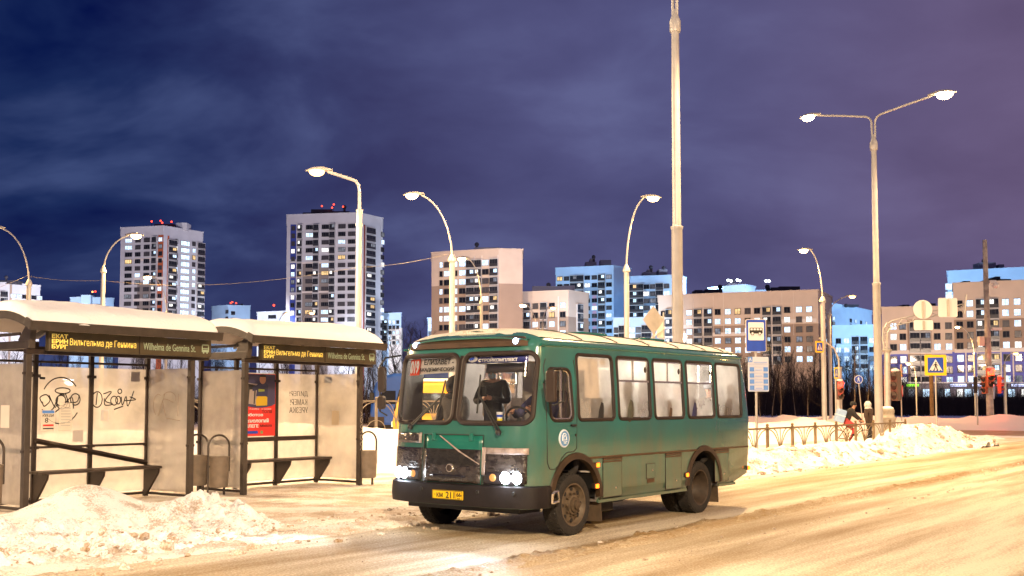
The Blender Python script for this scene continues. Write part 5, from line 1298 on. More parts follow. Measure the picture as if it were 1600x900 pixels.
# ------------------------------------------------------------------ apartment buildings
def mb_mat(name, col, var=.10): return mat(name, col, .85, 0, var, .25)
FRW = mat('window_frame_white', (.55, .55, .56), .5); FRD = mat('window_frame_dark', (.05, .045, .045), .5)
PD = [mat('dark_pane', (.012, .013, .018), .08), mat('curtained_pane', (.06, .055, .06), .25)]
PL = [emis('lit_pane_cool', (.58, .78, 1.0), 1.9, .4), emis('lit_pane_white', (.95, .93, .88), 1.7, .4), emis('lit_pane_warm', (1.0, .66, .30), 1.1, .4), emis('lit_pane_blue', (.05, .16, .75), .9, .4), emis('lit_pane_dim', (.40, .42, .50), .55, .5)]
LOGB = mat('loggia_inside', (.035, .03, .032), .8); LOGP = mat('loggia_parapet', (.028, .026, .03), .3); LOGG = mat('loggia_glass', (.02, .022, .028), .06)
_wm = {}
def win_mesh(w, h, pane, sash=2):
    k = (round(w, 2), round(h, 2), pane.name, sash)
    if k in _wm: return _wm[k]
    m = MB(); t = .09*min(1, h/1.6)
    for q in ((-w/2, w/2, -h/2, -h/2+t), (-w/2, w/2, h/2-t, h/2), (-w/2, -w/2+t, -h/2+t, h/2-t), (w/2-t, w/2, -h/2+t, h/2-t)): m.bx(q[0], q[1], -.16, .2, q[2], q[3])
    for s in range(1, sash): x = -w/2 + w*s/sash; m.bx(x-t*.55, x+t*.55, -.15, 0, -h/2+t, h/2-t)
    m.bx(-w/2-.08, w/2+.08, -.30, -.01, -h/2-.10, -h/2-.005)
    m.poly([(-w/2+t, -.06, -h/2+t), (w/2-t, -.06, -h/2+t), (w/2-t, -.06, h/2-t), (-w/2+t, -.06, h/2-t)], 1)
    _wm[k] = m.mesh('window', [FRW if pane in PL[:2] else FRD, pane]); return _wm[k]
def log_mesh(w, h, lit):
    k = ('L', round(w, 2), round(h, 2), lit)
    if k in _wm: return _wm[k]
    m = MB(); ht = h*.42
    m.poly([(-w/2, -.05, -h/2), (w/2, -.05, -h/2), (w/2, -.05, h/2), (-w/2, -.05, h/2)], 0)
    m.bx(-w/2, w/2, -.5, -.42, -h/2, -h/2+ht, 1)
    m.bx(-w/2-.05, w/2+.05, -.55, .2, h/2-.02, h/2+.16, 2); m.bx(-w/2-.05, w/2+.05, -.55, .2, -h/2-.16, -h/2+.02, 2)
    for q in (-1, 1): m.bx(q*w/2-.05, q*w/2+.05, -.42, .2, -h/2, h/2, 2)
    for q in (-w/2, -w/6, w/6, w/2): m.bx(q-.04, q+.04, -.46, -.40, -h/2+ht, h/2-.02, 2 if abs(q) > w/4 else 3)
    m.poly([(-w/2, -.44, -h/2+ht), (w/2, -.44, -h/2+ht), (w/2, -.44, h/2), (-w/2, -.44, h/2)], 4)
    if lit >= 0:
        x0 = -.35*w if lit % 2 else .0
        m.poly([(x0, -.45, -h/2+ht), (x0+.40*w, -.45, -h/2+ht), (x0+.40*w, -.45, h/2-.25), (x0, -.45, h/2-.25)], 5)
        m.poly([(x0-.05, -.446, -h/2+ht), (x0+.75*w*(.5), -.446, -h/2+ht), (x0+.38*w, -.446, h/2-.1), (x0-.05, -.446, h/2-.1)], 4)
    k2 = LOGG
    _wm[k] = m.mesh('loggia', [LOGB, LOGP, mat('loggia_slab', (.5, .48, .47), .8), FRD, k2, PL[max(0, lit) % 5]]); return _wm[k]
BL = []
class Bld:
    """a block of flats: corners (pixel column, pixel row of the roof edge) left to right, real height zt"""
    def __init__(s, name, label, zt, corners, wall, depth=18.0, low=None, zlow=0.0, seed=1, lit=.4, zbot=0.0, cool=.7):
        s.P = [atz_h(u, v, zt) for u, v in corners]; s.C = corners; s.zt = zt; s.rnd = random.Random(seed); s.lit = lit*1.15; s.cool = cool
        s.root = thing(name, label, 'building', Vector((s.P[0].x, s.P[0].y, 0)), 0); s.o = s.root.location.copy()
        BL.append(s); s.nwin = s.nlog = 0; s.restw = MB(); s.restl = MB()
        B = [Vector((p.x, p.y, 0)) - s.o for p in s.P]
        far = lambda p: Vector((p.x, p.y, 0))*(1+depth/p.y) - s.o
        foot = B + [far(s.P[-1]), far(s.P[0])]; s.foot = foot
        m = MB(); n = len(foot); mats = [wall]
        lv = [0, zt] if not low else [0, zlow, zt]
        for a, b in zip(lv, lv[1:]):
            mi = 1 if (low and a == 0) else 0
            vs = [(p.x, p.y, a) for p in foot] + [(p.x, p.y, b) for p in foot]
            m.add(vs, [(i, (i+1) % n, n+(i+1) % n, n+i) for i in range(n)], mi)
        m.poly([(p.x, p.y, zt) for p in foot], 0)
        s.wall = m.build('wall', [wall] + ([low] if low else []), s.root, fix=False)
        m = MB()
        for i in range(n):
            a, b = foot[i], foot[(i+1) % n]; d = (b-a); L = d.length; d.normalize(); ang = atan2(d.y, d.x); mid = (a+b)/2
            m.box((mid.x, mid.y, zt+.22), (L+.5, .5, .5), 0, ang)
        m.build('parapet', wall, s.root)
    def seg(s, i):
        a, b = s.P[i]-s.o, s.P[i+1]-s.o; a = Vector((a.x, a.y, 0)); b = Vector((b.x, b.y, 0)); return a, b
    def locate(s, i, u):
        a, b = s.seg(i); d = ray(u, VH); k = d.x/d.y
        A = a + s.o; Bq = b + s.o
        den = (Bq.x-A.x) - k*(Bq.y-A.y); t = (k*A.y - A.x)/den
        return t, atan2(b.y-a.y, b.x-a.x)
    def put(s, kind, i, u, z, w, h, pane=None, sash=2):
        t, ang = s.locate(i, u); a, b = s.seg(i); p = a.lerp(b, t)
        r = s.rnd.random()
        if kind == 'w':
            if pane is None:
                if r < s.lit: pane = PL[0] if s.rnd.random() < s.cool else s.rnd.choice([PL[1], PL[1], PL[2], PL[4], PL[4]])
                else: pane = PD[0] if s.rnd.random() < .6 else PD[1]
            me = win_mesh(w, h, pane, sash); s.nwin += 1; n = s.nwin; nm = 'window'
        else:
            lit = -1 if r > s.lit else s.rnd.choice([0, 1, 0, 1, 4, 2])
            me = log_mesh(w, h, lit); s.nlog += 1; n = s.nlog; nm = 'loggia'
        o = bpy.data.objects.new(nm, me); COL.objects.link(o); o.parent = s.root
        nv = Vector((sin(ang), -cos(ang), 0))
        o.location = Vector((p.x, p.y, z)) + nv*.22; o.rotation_euler = (0, 0, ang)
        return o
    def column(s, kind, i, u, z0, pitch, n, w, h, **kw):
        for k in range(n): s.put(kind, i, u, z0-pitch*k, w, h, **kw)
    def panel(s, i, u0, u1, z0, z1, material, out=.12, name='wall_panel'):
        t0, ang = s.locate(i, u0); t1, _ = s.locate(i, u1); a, b = s.seg(i); p0 = a.lerp(b, t0); p1 = a.lerp(b, t1); mid = (p0+p1)/2; nv = Vector((sin(ang), -cos(ang), 0))
        L = (p1-p0).length
        c = mid + nv*(out/2-.5)
        return MB().box((c.x, c.y, (z0+z1)/2), (L, out+1.0, z1-z0), 0, ang).build(name, material, s.root)
    def roof_box(s, u0, u1, v, material, dy=6, h=None, name='roof_house'):
        Y = s.P[0].y + dy; a = at(u0, v, Y); b = at(u1, v, Y)
        o = MB().bx(a.x-s.o.x, b.x-s.o.x, Y-s.o.y, Y-s.o.y+6, s.zt-.3, max(a.z, s.zt+.4)).build(name, material, s.root); return o
    def vent(s, u, v, Y=None, r=.8):
        Y = s.P[0].y + 7; p = at(u, v, Y)
        m = MB(); m.tube([(p.x-s.o.x, Y-s.o.y, s.zt), (p.x-s.o.x, Y-s.o.y, p.z-1.2)], r*.55, 8); m.sphere((p.x-s.o.x, Y-s.o.y, p.z-.9), r, 6); return m.build('vent', DKROOF, s.root)
    def beacon(s, u, v, material, r=.35):
        Y = s.P[0].y + 5; p = at(u, v, Y); m = MB(); m.sphere((p.x-s.o.x, Y-s.o.y, p.z), r, 6); o = m.build('beacon', material, s.root)
        MB().tube([(p.x-s.o.x, Y-s.o.y, s.zt-.5), (p.x-s.o.x, Y-s.o.y, p.z-.3)], .09, 5).build('mast', DKROOF, o)
def atz_h(u, v, z):
    d = ray(u, v); return Vector((0, 0, H)) + d*((z-H)/d.z)
DKROOF = mat('dark_roof_house', (.05, .045, .06), .8, 0, .3, .5); GRROOF = mat('grey_roof_house', (.20, .18, .22), .8)
REDB = emis('red_beacon', (1, .05, .02), 6); WHB = emis('white_roof_lamp', (.8, .92, 1), 14)
WHT = mb_mat('white_render', (.54, .53, .55)); GRY = mb_mat('grey_brown_render', (.24, .205, .185)); BRICK = mb_mat('orange_panel', (.42, .10, .035)); BLUP = mb_mat('deep_blue_panel', (.035, .06, .30)); DRED = mb_mat('dark_red_panel', (.22, .03, .02))
BEI = mb_mat('beige_render', (.60, .475, .38)); BRN = mb_mat('brown_render', (.33, .235, .175)); PALE = mb_mat('blue_lit_render', (.50, .66, .84)); PALED = mb_mat('grey_blue_lit_render', (.28, .38, .50)); PINK = mb_mat('pink_panel', (.55, .30, .38)); VIO = mb_mat('violet_blue_render', (.13, .14, .50)); CRN = mb_mat('cream_cornice', (.68, .60, .54))  # pale blue renders hold the cold light on white walls in their colour
def fill_spot(pos, tgt, power, color, cone=70, blend=.8, size=1.5): lamp('facade_fill', 'SPOT', pos, power, color, size, tgt, cone, blend)  # added fill for the fronts, no fixture modelled

# orange striped tower
b = Bld('apartment_tower', 'white tower with orange stripes and a lit blue stairwell on the left', 75, [(189, 357), (255.5, 354), (317, 364)], WHT, 22, seed=3, lit=.33)
z = lambda v: at(250, v, b.P[1].y).z
p = z(370)-z(381); z0 = z(374)
b.panel(0, 242.5, 250.5, 0, z(367), BRICK, .10); b.panel(0, 211, 234, 0, z(440), GRY, .08)
for q in (405, 435, 468): b.panel(0, 205, 252, z(q)-.5, z(q)+.7, CRN, .14, 'string_course')
for u, w, n in ((196.5, 3.2, 12), (211, 2.4, 12), (225, 2.6, 12)): b.column('w', 0, u, z0, p, n, w, 1.7, sash=3)
b.column('l', 0, 237, z0, p, 12, 2.2, 2.3); b.column('w', 0, 246.5, z0, p, 12, 1.7, 1.7)
b.panel(1, 257, 259.5, 0, z(367), BRICK, .15); b.column('l', 1, 264.5, z0-1, p, 12, 4.2, 2.3)
b.column('w', 1, 271.5, z0, p, 12, 1.0, 1.8, sash=1)
for k in range(11):
    zz_ = z0-.4-p*k
    o = b.put('w', 1, 284.5, zz_, 4.4, 1.9, pane=PL[0], sash=4)
    a = Vector(o.location); MB().sphere((a.x, a.y-.7, a.z+.2), .30, 6).build('stair_lamp', WHB, b.root)
    b.panel(1, 278, 281, zz_-.8, zz_+.8, BLUP, .12, 'stair_panel')
b.column('w', 1, 298.5, z0, p, 12, 1.6, 1.8)
b.column('l', 1, 309.5, z0-.4, p, 12, 3.8, 2.3); b.panel(1, 314.5, 316.5, 0, z(374), DRED, .2)
b.roof_box(241, 272, 350, DKROOF); b.roof_box(275, 292, 348, WHT, 3); b.roof_box(210, 232, 354, DKROOF)
for u, v in ((237, 346), (251, 345), (253.5, 348), (268, 346.5)): b.beacon(u, v, REDB, .36)
# blue striped tower
b = Bld('apartment_tower', 'white tower with a blue window stripe and grey middle, red beacons on the roof', 76, [(448.5, 337), (560, 333.5), (598, 342)], WHT, 24, seed=5, lit=.36, cool=.45)
z = lambda v: at(520, v, b.P[1].y).z
p = z(353)-z(365.1); z0 = z(353)
b.panel(0, 451, 460, z(403), z(348), BLUP, .12); b.panel(0, 451, 460, z(455), z(409), BLUP, .12); b.panel(0, 451, 460, 0, z(460), BLUP, .12)
b.panel(0, 470.5, 486.5, 0, z(410), GRY, .10); b.panel(0, 496.5, 511.5, 0, z(410), GRY, .10)
for q in (409, 455, 507): b.panel(0, 462, 520, z(q)-.35, z(q)+.35, CRN, .14, 'string_course')
b.column('w', 0, 455.5, z0-.2, p, 12, 1.5, 1.7)
for u in (466, 491.5, 517): b.column('l', 0, u, z0-.2, p, 13, 1.9 if u < 480 else 2.2, 2.4)
for u in (481, 506): b.column('w', 0, u, z0, p, 13, 2.9, 1.6, sash=4)
for u in (532, 547.5): b.column('w', 0, u, z0, p, 13, 2.9, 1.6, sash=4)
b.panel(1, 566.3, 567.6, 0, z(349), DRED, .25); b.column('l', 1, 576, z0-1, p, 14, 5.6, 2.4); b.column('w', 1, 595.5, z0-1.5, p, 14, 1.8, 1.8)
b.roof_box(486, 518, 327, DKROOF); b.roof_box(473, 486, 332, DKROOF); b.roof_box(518, 546, 330, DKROOF); b.vent(538.5, 320)
for u, v in ((503, 322), (521.5, 319.5), (519, 324.5), (536, 323)): b.beacon(u, v, REDB, .34)
# small white block behind it
b = Bld('apartment_block', 'small pale block peeping out right of the blue striped tower', 38, [(597, 491), (627, 490)], PALE, 14, seed=7, lit=.3)
z = lambda v: at(610, v, b.P[0].y).z
b.panel(0, 607, 627, 0, z(513), CRN, .1)
for u in (609, 615, 621): b.column('w', 0, u, z(504), z(504)-z(512), 5, 1.2, 1.4)
b.column('l', 0, 601, z(504), z(504)-z(512), 5, 2.4, 2.0); b.roof_box(600, 612, 487, DKROOF)
# brown and white block with its lower wing
b = Bld('apartment_block', 'block with white upper and brown lower floors and a blank pale gable', 52, [(674.5, 396), (779, 390), (816.5, 391)], BEI, 20, BRN, 40.9, seed=11, lit=.42)
z = lambda v: at(730, v, b.P[0].y).z
p = z(413.3)-z(427.2); z0 = z(415)
for u, w, s_ in ((689, 1.1, 1), (698.5, 2.3, 2), (711.5, 1.4, 1), (722.5, 2.4, 2), (758.5, 2.3, 2)): b.column('w', 0, u, z0, p, 9, w, 1.8, sash=s_)
for u in (735, 747, 772): b.column('l', 0, u, z0-.2, p, 9, 2.9 if u != 747 else 2.5, 2.4)
for u in (741, 752.5, 778): b.panel(0, u-.7, u+.7, 0, z(404), CRN, .2, 'pilaster')
b.roof_box(741, 781, 386.5, GRROOF); b.vent(745, 378); b.roof_box(800, 806, 388, WHT, 2)
b3 = b
b = Bld('apartment_block', 'lower beige wing joined to the brown and white block', 38.5, [(779.5, 459.5), (888, 455), (919.5, 459.5)], BEI, 18, BRN, 30.2, seed=12, lit=.45)
z = lambda v: at(830, v, b.P[0].y).z
p = z(480)-z(494.2); z0 = z(480.5)
for u in (785.7, 798.5, 824, 850): b.column('l', 0, u, z0-.2, p, 5, 2.3, 2.4)
for u in (811, 837, 863, 880): b.column('w', 0, u, z0, p, 5, 1.9, 1.8)
b.column('l', 1, 905, z0-.8, p, 4, 3.2, 2.7); b.panel(0, 872, 874, 0, 37, CRN, .25, 'pilaster')
b.roof_box(832, 895, 447, GRROOF); b.vent(857, 441); b.roof_box(878, 898, 446, GRROOF, 8)
# pale blue blocks
b = Bld('apartment_block', 'taller pale blue block with pink panels and roof houses', 56, [(868.5, 420), (958.5, 416), (985.5, 420.5)], PALE, 20, seed=21, lit=.34, cool=.4)
z = lambda v: at(910, v, b.P[0].y).z
p = z(434)-z(445.8); z0 = z(436)
b.panel(0, 897, 936, 0, z(449), PALED, .08)
for k in range(2, 9): b.panel(0, 926.5, 932.5, z0-p*(k+.80), z0-p*(k+.36), PINK, .12)
for u in (875.3, 886, 918.7, 929.7, 952.5): b.column('w', 0, u, z0, p, 8, 2.2, 1.6)
for u in (897, 907.7, 941): b.column('l', 0, u, z0-.2, p, 8, 2.8, 2.4)
b.roof_box(915, 932, 409, GRROOF); b.roof_box(922, 930, 404, GRROOF, 7); b.roof_box(938, 955, 406, GRROOF); b.vent(927.5, 398)
b4 = b
b = Bld('apartment_block', 'pale blue block with dark balconies, right of the taller blue one', 50, [(985, 433.5), (1049.5, 431), (1072, 434.5)], PALE, 18, seed=22, lit=.3)
z = lambda v: at(1015, v, b.P[0].y).z
p = z(447)-z(458); z0 = z(449)
b.panel(0, 986, 1035, 0, z(463), PALED, .08)
for u in (1011.3, 1021.7, 1043): b.column('w', 0, u, z0, p, 6, 2.2, 1.7)
for u in (991, 1001, 1032): b.column('l', 0, u, z0-.2, p, 6, 2.9, 2.5)
b.roof_box(1005, 1026, 425, GRROOF); b.roof_box(1012, 1020, 421, GRROOF, 7); b.roof_box(1029, 1043, 421, GRROOF); b.vent(1017, 414); b.vent(1037, 415)
b = Bld('apartment_block', 'low bright blue wing in front of the pale blue blocks', 30, [(958, 498.5), (1031, 497)], PALE, 14, PALED, 24.3, seed=23, lit=.5, cool=.4)
z = lambda v: at(990, v, b.P[0].y).z
for u in (965, 988, 999.5): b.column('w', 0, u, z(516), z(516)-z(526.5), 3, 2.2, 1.8)
for u in (975, 1011): b.column('l', 0, u, z(515), z(515)-z(526.5), 3, 3.2, 2.4)
# long beige block
b = Bld('apartment_block', 'long beige block with brown lower floors behind the bus stop sign', 35, [(1028.5, 464), (1068, 462), (1278, 454.5), (1299.5, 465)], BEI, 18, BRN, 25.4, seed=31, lit=.5, cool=.75)
z = lambda v: at(1150, v, (b.P[1].y+b.P[2].y)/2).z
p = z(487)-z(502.2); z0 = z(486)
for u in (1078.4, 1123, 1139, 1154.5, 1170, 1184.8, 1232, 1250.6, 1266.6): b.column('w', 1, u, z0, p, 6, 1.75, 1.7)
for u in (1092, 1108, 1200, 1215.8): b.column('l', 1, u, z0-.2, p, 6, 2.5, 2.4)
b.column('l', 0, 1047, z0, p, 6, 2.2, 2.4); b.column('w', 0, 1038, z0, p, 6, 1.6, 1.7); b.column('l', 2, 1289, z0-.5, p, 5, 2.0, 2.3)
for u0, u1, q in ((1068, 1092, 25.4), (1112, 1196, 22.8), (1222, 1278, 26.3)): b.panel(1, u0, u1, q-.55, q+.55, CRN, .25, 'string_course')
for u in (1100.3, 1208): b.panel(1, u-1, u+1, 0, z0+1.5, CRN, .3, 'pilaster')
for u in (1085, 1116, 1132, 1176, 1190, 1224, 1242): b.panel(1, u-.25, u+.25, 22, 34.8, CRN, .10, 'pilaster')
b.roof_box(1086, 1098, 453, DKROOF); b.roof_box(1102, 1129, 452, DKROOF, 8); b.roof_box(1205, 1218, 449, DKROOF); b.roof_box(1218, 1250, 447.5, DKROOF); b.vent(1199, 444); b.vent(1125, 444)
b5 = b
b = Bld('apartment_block', 'snow-roofed pale block peeping over the long beige one under white roof lamps', 45, [(1107, 451), (1165, 446), (1180, 449)], PALE, 15, seed=33)
b.roof_box(1137, 1162, 443, GRROOF); b.vent(1146, 436)
for u, v in ((1137.5, 438), (1142.5, 439), (1152, 437.5), (1156, 438.5)): b.beacon(u, v, WHB, .45)
b = Bld('apartment_block', 'sliver of a pale roof right of the white roof lamps', 44, [(1181, 455), (1206, 454)], PALE, 15, seed=34)
for u, v in ((1197, 439), (1201.5, 439.2)): b.beacon(u, v, WHB, .5)
# blue pair right of it
b = Bld('apartment_block', 'far blue block above the low blue one, right of the long beige block', 41, [(1296, 475), (1326, 479), (1362, 487)], PALE, 15, seed=41, lit=.5)
z = lambda v: at(1320, v, b.P[0].y).z
for i, u in ((0, 1304), (1, 1331), (1, 1338.5), (1, 1347), (1, 1355)): b.column('w', i, u, z(497), z(497)-z(505), 2, 1.7, 1.5)
b.roof_box(1322, 1342, 476, DKROOF); b.vent(1322, 474)
b = Bld('apartment_block', 'low blue block with dark balconies behind the wood', 31, [(1296, 510), (1368, 508.5)], PALE, 16, PALED, 22.5, seed=42, lit=.4)
z = lambda v: at(1330, v, b.P[0].y).z
for u in (1311.7, 1324.5, 1364): b.column('w', 0, u, z(533), z(533)-z(547), 4, 1.9, 1.9)
for u in (1338, 1351.5): b.column('l', 0, u, z(533), z(533)-z(547), 4, 2.6, 2.8)
# block with violet lower floors
def viobl(label, zt, corners, cols, logs, zr0, pitch, nup, seed, zc, nl):
    b = Bld('apartment_block', label, zt, corners, BEI, 18, VIO, zc, seed=seed, lit=.5, cool=.6)
    for u in cols: b.column('w', 0, u, zr0, pitch, nup, 1.7, 1.75); b.column('w', 0, u, zc-2.0, pitch, nl, 1.7, 1.9)
    for u in logs: b.column('l', 0, u, zr0-.2, pitch, nup, 2.6, 2.5); b.column('l', 0, u, zc-2.2, pitch, nl, 2.6, 2.5)
    b.panel(0, corners[0][0]+.5, corners[1][0]-.5, zc-.5, zc+.6, CRN, .35, 'cornice')
    return b
b = viobl('beige block with violet lower floors, the lower left half', 28.2, [(1377.5, 482), (1490, 480)], (1398, 1412.7, 1466.5, 1484.5), (1431, 1448), at(1430, 509, 290).z, 2.9, 3, 51, at(1430, 550, 290).z, 3)
z = lambda v: at(1430, v, b.P[0].y).z
b.panel(0, 1420, 1458, z(597), z(500), BRN, .06); b.roof_box(1411, 1421, 476, DKROOF); b.roof_box(1450, 1462, 474, DKROOF)
b6 = b
b = viobl('beige block with violet lower floors, the taller right half over the shops', 34.6, [(1489, 444.5), (1660, 437)], (1502.5, 1519, 1575, 1593.5, 1612, 1630), (1536.7, 1556, 1645), at(1540, 472, 285).z, 2.9, 5, 52, at(1540, 547, 285).z, 3)
z = lambda v: at(1540, v, b.P[0].y).z
b.panel(0, 1489.5, 1659, z(546.5)-.1, z(500), BRN, .03)
for u in (1511, 1529.5, 1566, 1585): b.panel(0, u-1.1, u+1.1, z(597), z(550), CRN, .3, 'pilaster')
b.roof_box(1507, 1516, 439, DKROOF); b.roof_box(1556, 1563, 432, DKROOF); b.roof_box(1545, 1580, 436, DKROOF); b.roof_box(1522, 1545, 441, DKROOF)
b7 = b
# shop row under it
def shop(u0, u1, Y):
    a = at(u0, 600, Y); c = at(u1, 600, Y); o = Vector((a.x, Y, 0))
    t = thing('shop_row', 'row of lit shop fronts under the violet floors', 'shops', o, atan2(0, 1)); L = c.x-a.x
    zt = at(1500, 597, Y).z; zb = 0
    MB().bx(0, L, 0, 9, 0, zt).build('wall', mat('shop_wall', (.12, .11, .14), .8), t)
    MB().bx(-.3, L+.3, -1.2, .0, zt-.35, zt).build('canopy', mat('shop_canopy', (.45, .43, .46), .7), t)
    def x(u): return at(u, 600, Y).x - a.x
    def zz(v): return at(1500, v, Y).z
    for u_, w_, pn in ((1425, 14, 4), (1447, 12, 0), (1469, 10, 4), (1480, 9, 0), (1499, 10, 1), (1512, 12, 0), (1524, 9, 0), (1545, 10, 3), (1563, 10, 3), (1580, 12, 0), (1600, 10, 1), (1620, 12, 0)):
        xx = x(u_); hw = w_/2*Y/F; m = MB(); m.bx(xx-hw, xx+hw, -.1, .02, zz(621), zz(607)); w = m.build('shop_window', FRD, t)
        m = MB()
        for s_ in (-.5, .0, .5):
            m.poly([(xx+hw*(s_-.22)*1.2, -.12, zz(620)), (xx+hw*(s_+.22)*1.2, -.12, zz(620)), (xx+hw*(s_+.22)*1.2, -.12, zz(608)), (xx+hw*(s_-.22)*1.2, -.12, zz(608))])
        m.build('pane', PL[pn], w, fix=False)
    G = emis('green_shop_sign', (.35, 1, .05), 2.5); Wg = emis('white_shop_sign', (.6, .66, 1), 2.6); Rg = emis('red_shop_sign', (1, .08, .06), 2.0); Mg = emis('magenta_shop_sign', (.9, .1, .5), 1.6)
    for u_, w_, mt, h_ in ((1423, 19, G, 3.2), (1494, 25, Wg, 3.6), (1524, 16, Wg, 3.0), (1560, 15, Rg, 4.0), (1589, 24, Wg, 3.4), (1561, 10, Mg, 2.0)):
        v_ = 602 if mt is not Mg else 613
        xx = x(u_); hw = w_/2*Y/F; s = MB().bx(xx-hw, xx+hw, -1.45, -1.25, zz(v_+h_/2), zz(v_-h_/2)).build('shop_sign', mt if mt is not Rg else DRED, t)
        m = MB(); rr = random.Random(int(u_))
        q = xx-hw*.9
        while q < xx+hw*.9:
            d_ = hw*2*rr.uniform(.03, .075); m.bx(q, min(q+d_, xx+hw*.95), -1.5, -1.46, zz(v_+h_*.32), zz(v_-h_*rr.uniform(.15, .34))); q += d_*1.35
        m.build('sign_glyphs', Rg if mt is Rg else (mat('sign_shade', (.2, .2, .3), .6) if mt is not G else mat('sign_shade_green', (.1, .2, .05), .6)), s)
    return t
shop(1412, 1660, 283)
b = Bld('apartment_block', 'blue block showing above the roof of the violet floored one', 50, [(1480, 425), (1660, 416)], PALE, 16, seed=61, lit=.9)
z = lambda v: at(1490, v, b.P[0].y).z
b.column('w', 0, 1487, z(448), z(448)-z(461), 2, 2.4, 2.4); b.roof_box(1531, 1556, 410, GRROOF); b.roof_box(1561, 1569, 413, GRROOF); b.vent(1537, 404)
# far left blocks
b = Bld('apartment_block', 'pale flat-roofed block at the left edge', 56, [(-45, 440), (10, 442.5), (63, 447)], WHT, 18, seed=71, lit=.4)
z = lambda v: at(30, v, b.P[1].y).z
for u in (15.6, 25, 34, 48.5, 57.5): b.column('w', 1, u, z(461.5), z(461.5)-z(471.2), 4, 2.2, 1.7)
b.column('l', 0, 2, z(460), z(460)-z(470), 4, 3, 2.5); b.column('w', 0, -12, z(461), z(461)-z(471), 4, 2, 1.7); b.panel(1, 10.4, 14, 0, 55.6, BRN, .1); b.roof_box(0, 26, 438, DKROOF); b.vent(10, 430)
b = Bld('apartment_block', 'small blue lit block between the left lamps', 50, [(110, 466), (131, 465), (178, 467)], PALED, 16, seed=72, lit=.2)
z = lambda v: at(140, v, b.P[1].y).z
MB().bx(at(126, 466, b.P[1].y-1).x-b.o.x, at(141, 466, b.P[1].y-1).x-b.o.x, b.P[1].y-b.o.y-.6, b.P[1].y-b.o.y+6, 0, z(461)).build('stair_tower', PALED, b.root)
for u in (143, 148.5, 156): b.column('w', 1, u, z(477), z(477)-z(483), 2, 1.9, 1.6)
b.roof_box(119, 125, 463, DKROOF); b.roof_box(142, 168, 464.5, DKROOF); b.beacon(144.5, 456, emis('amber_beacon', (1, .4, .1), 5), .4); b.beacon(149, 455.5, REDB, .4); b.vent(141.5, 458)
b = Bld('apartment_block', 'small pale block with red beacons between the two towers', 46, [(331, 480), (356, 478), (391, 479)], PALED, 16, seed=73, lit=.2)
z = lambda v: at(356, v, b.P[1].y).z
b.column('w', 1, 362, z(489), 3, 2, 1.8, 1.6); b.column('w', 0, 353, z(487), 3, 2, 1.6, 1.6); b.roof_box(356, 380, 476, DKROOF); b.vent(359, 474); b.vent(378, 474)
for u, v in ((360.5, 473.5), (363, 472), (369, 473.5)): b.beacon(u, v, REDB, .36)
b = Bld('apartment_block', 'low flat block at the foot of the blue striped tower', 42, [(402, 489), (449, 487)], WHT, 16, seed=74, lit=.2)
b.column('w', 0, 424, at(424, 496, b.P[0].y).z, 3, 2, 4, 1.6, sash=4); b.beacon(428, 477, REDB, .45); b.roof_box(415, 440, 486, DKROOF)
b = Bld('apartment_block', 'thin blue lit strip of a house left of the brown and white block', 34, [(668.5, 498), (676, 498)], PALE, 12, seed=75, lit=.5)
z = lambda v: at(672, v, b.P[0].y).z
b.column('w', 0, 672, z(510), z(510)-z(521), 3, 1.4, 1.6)
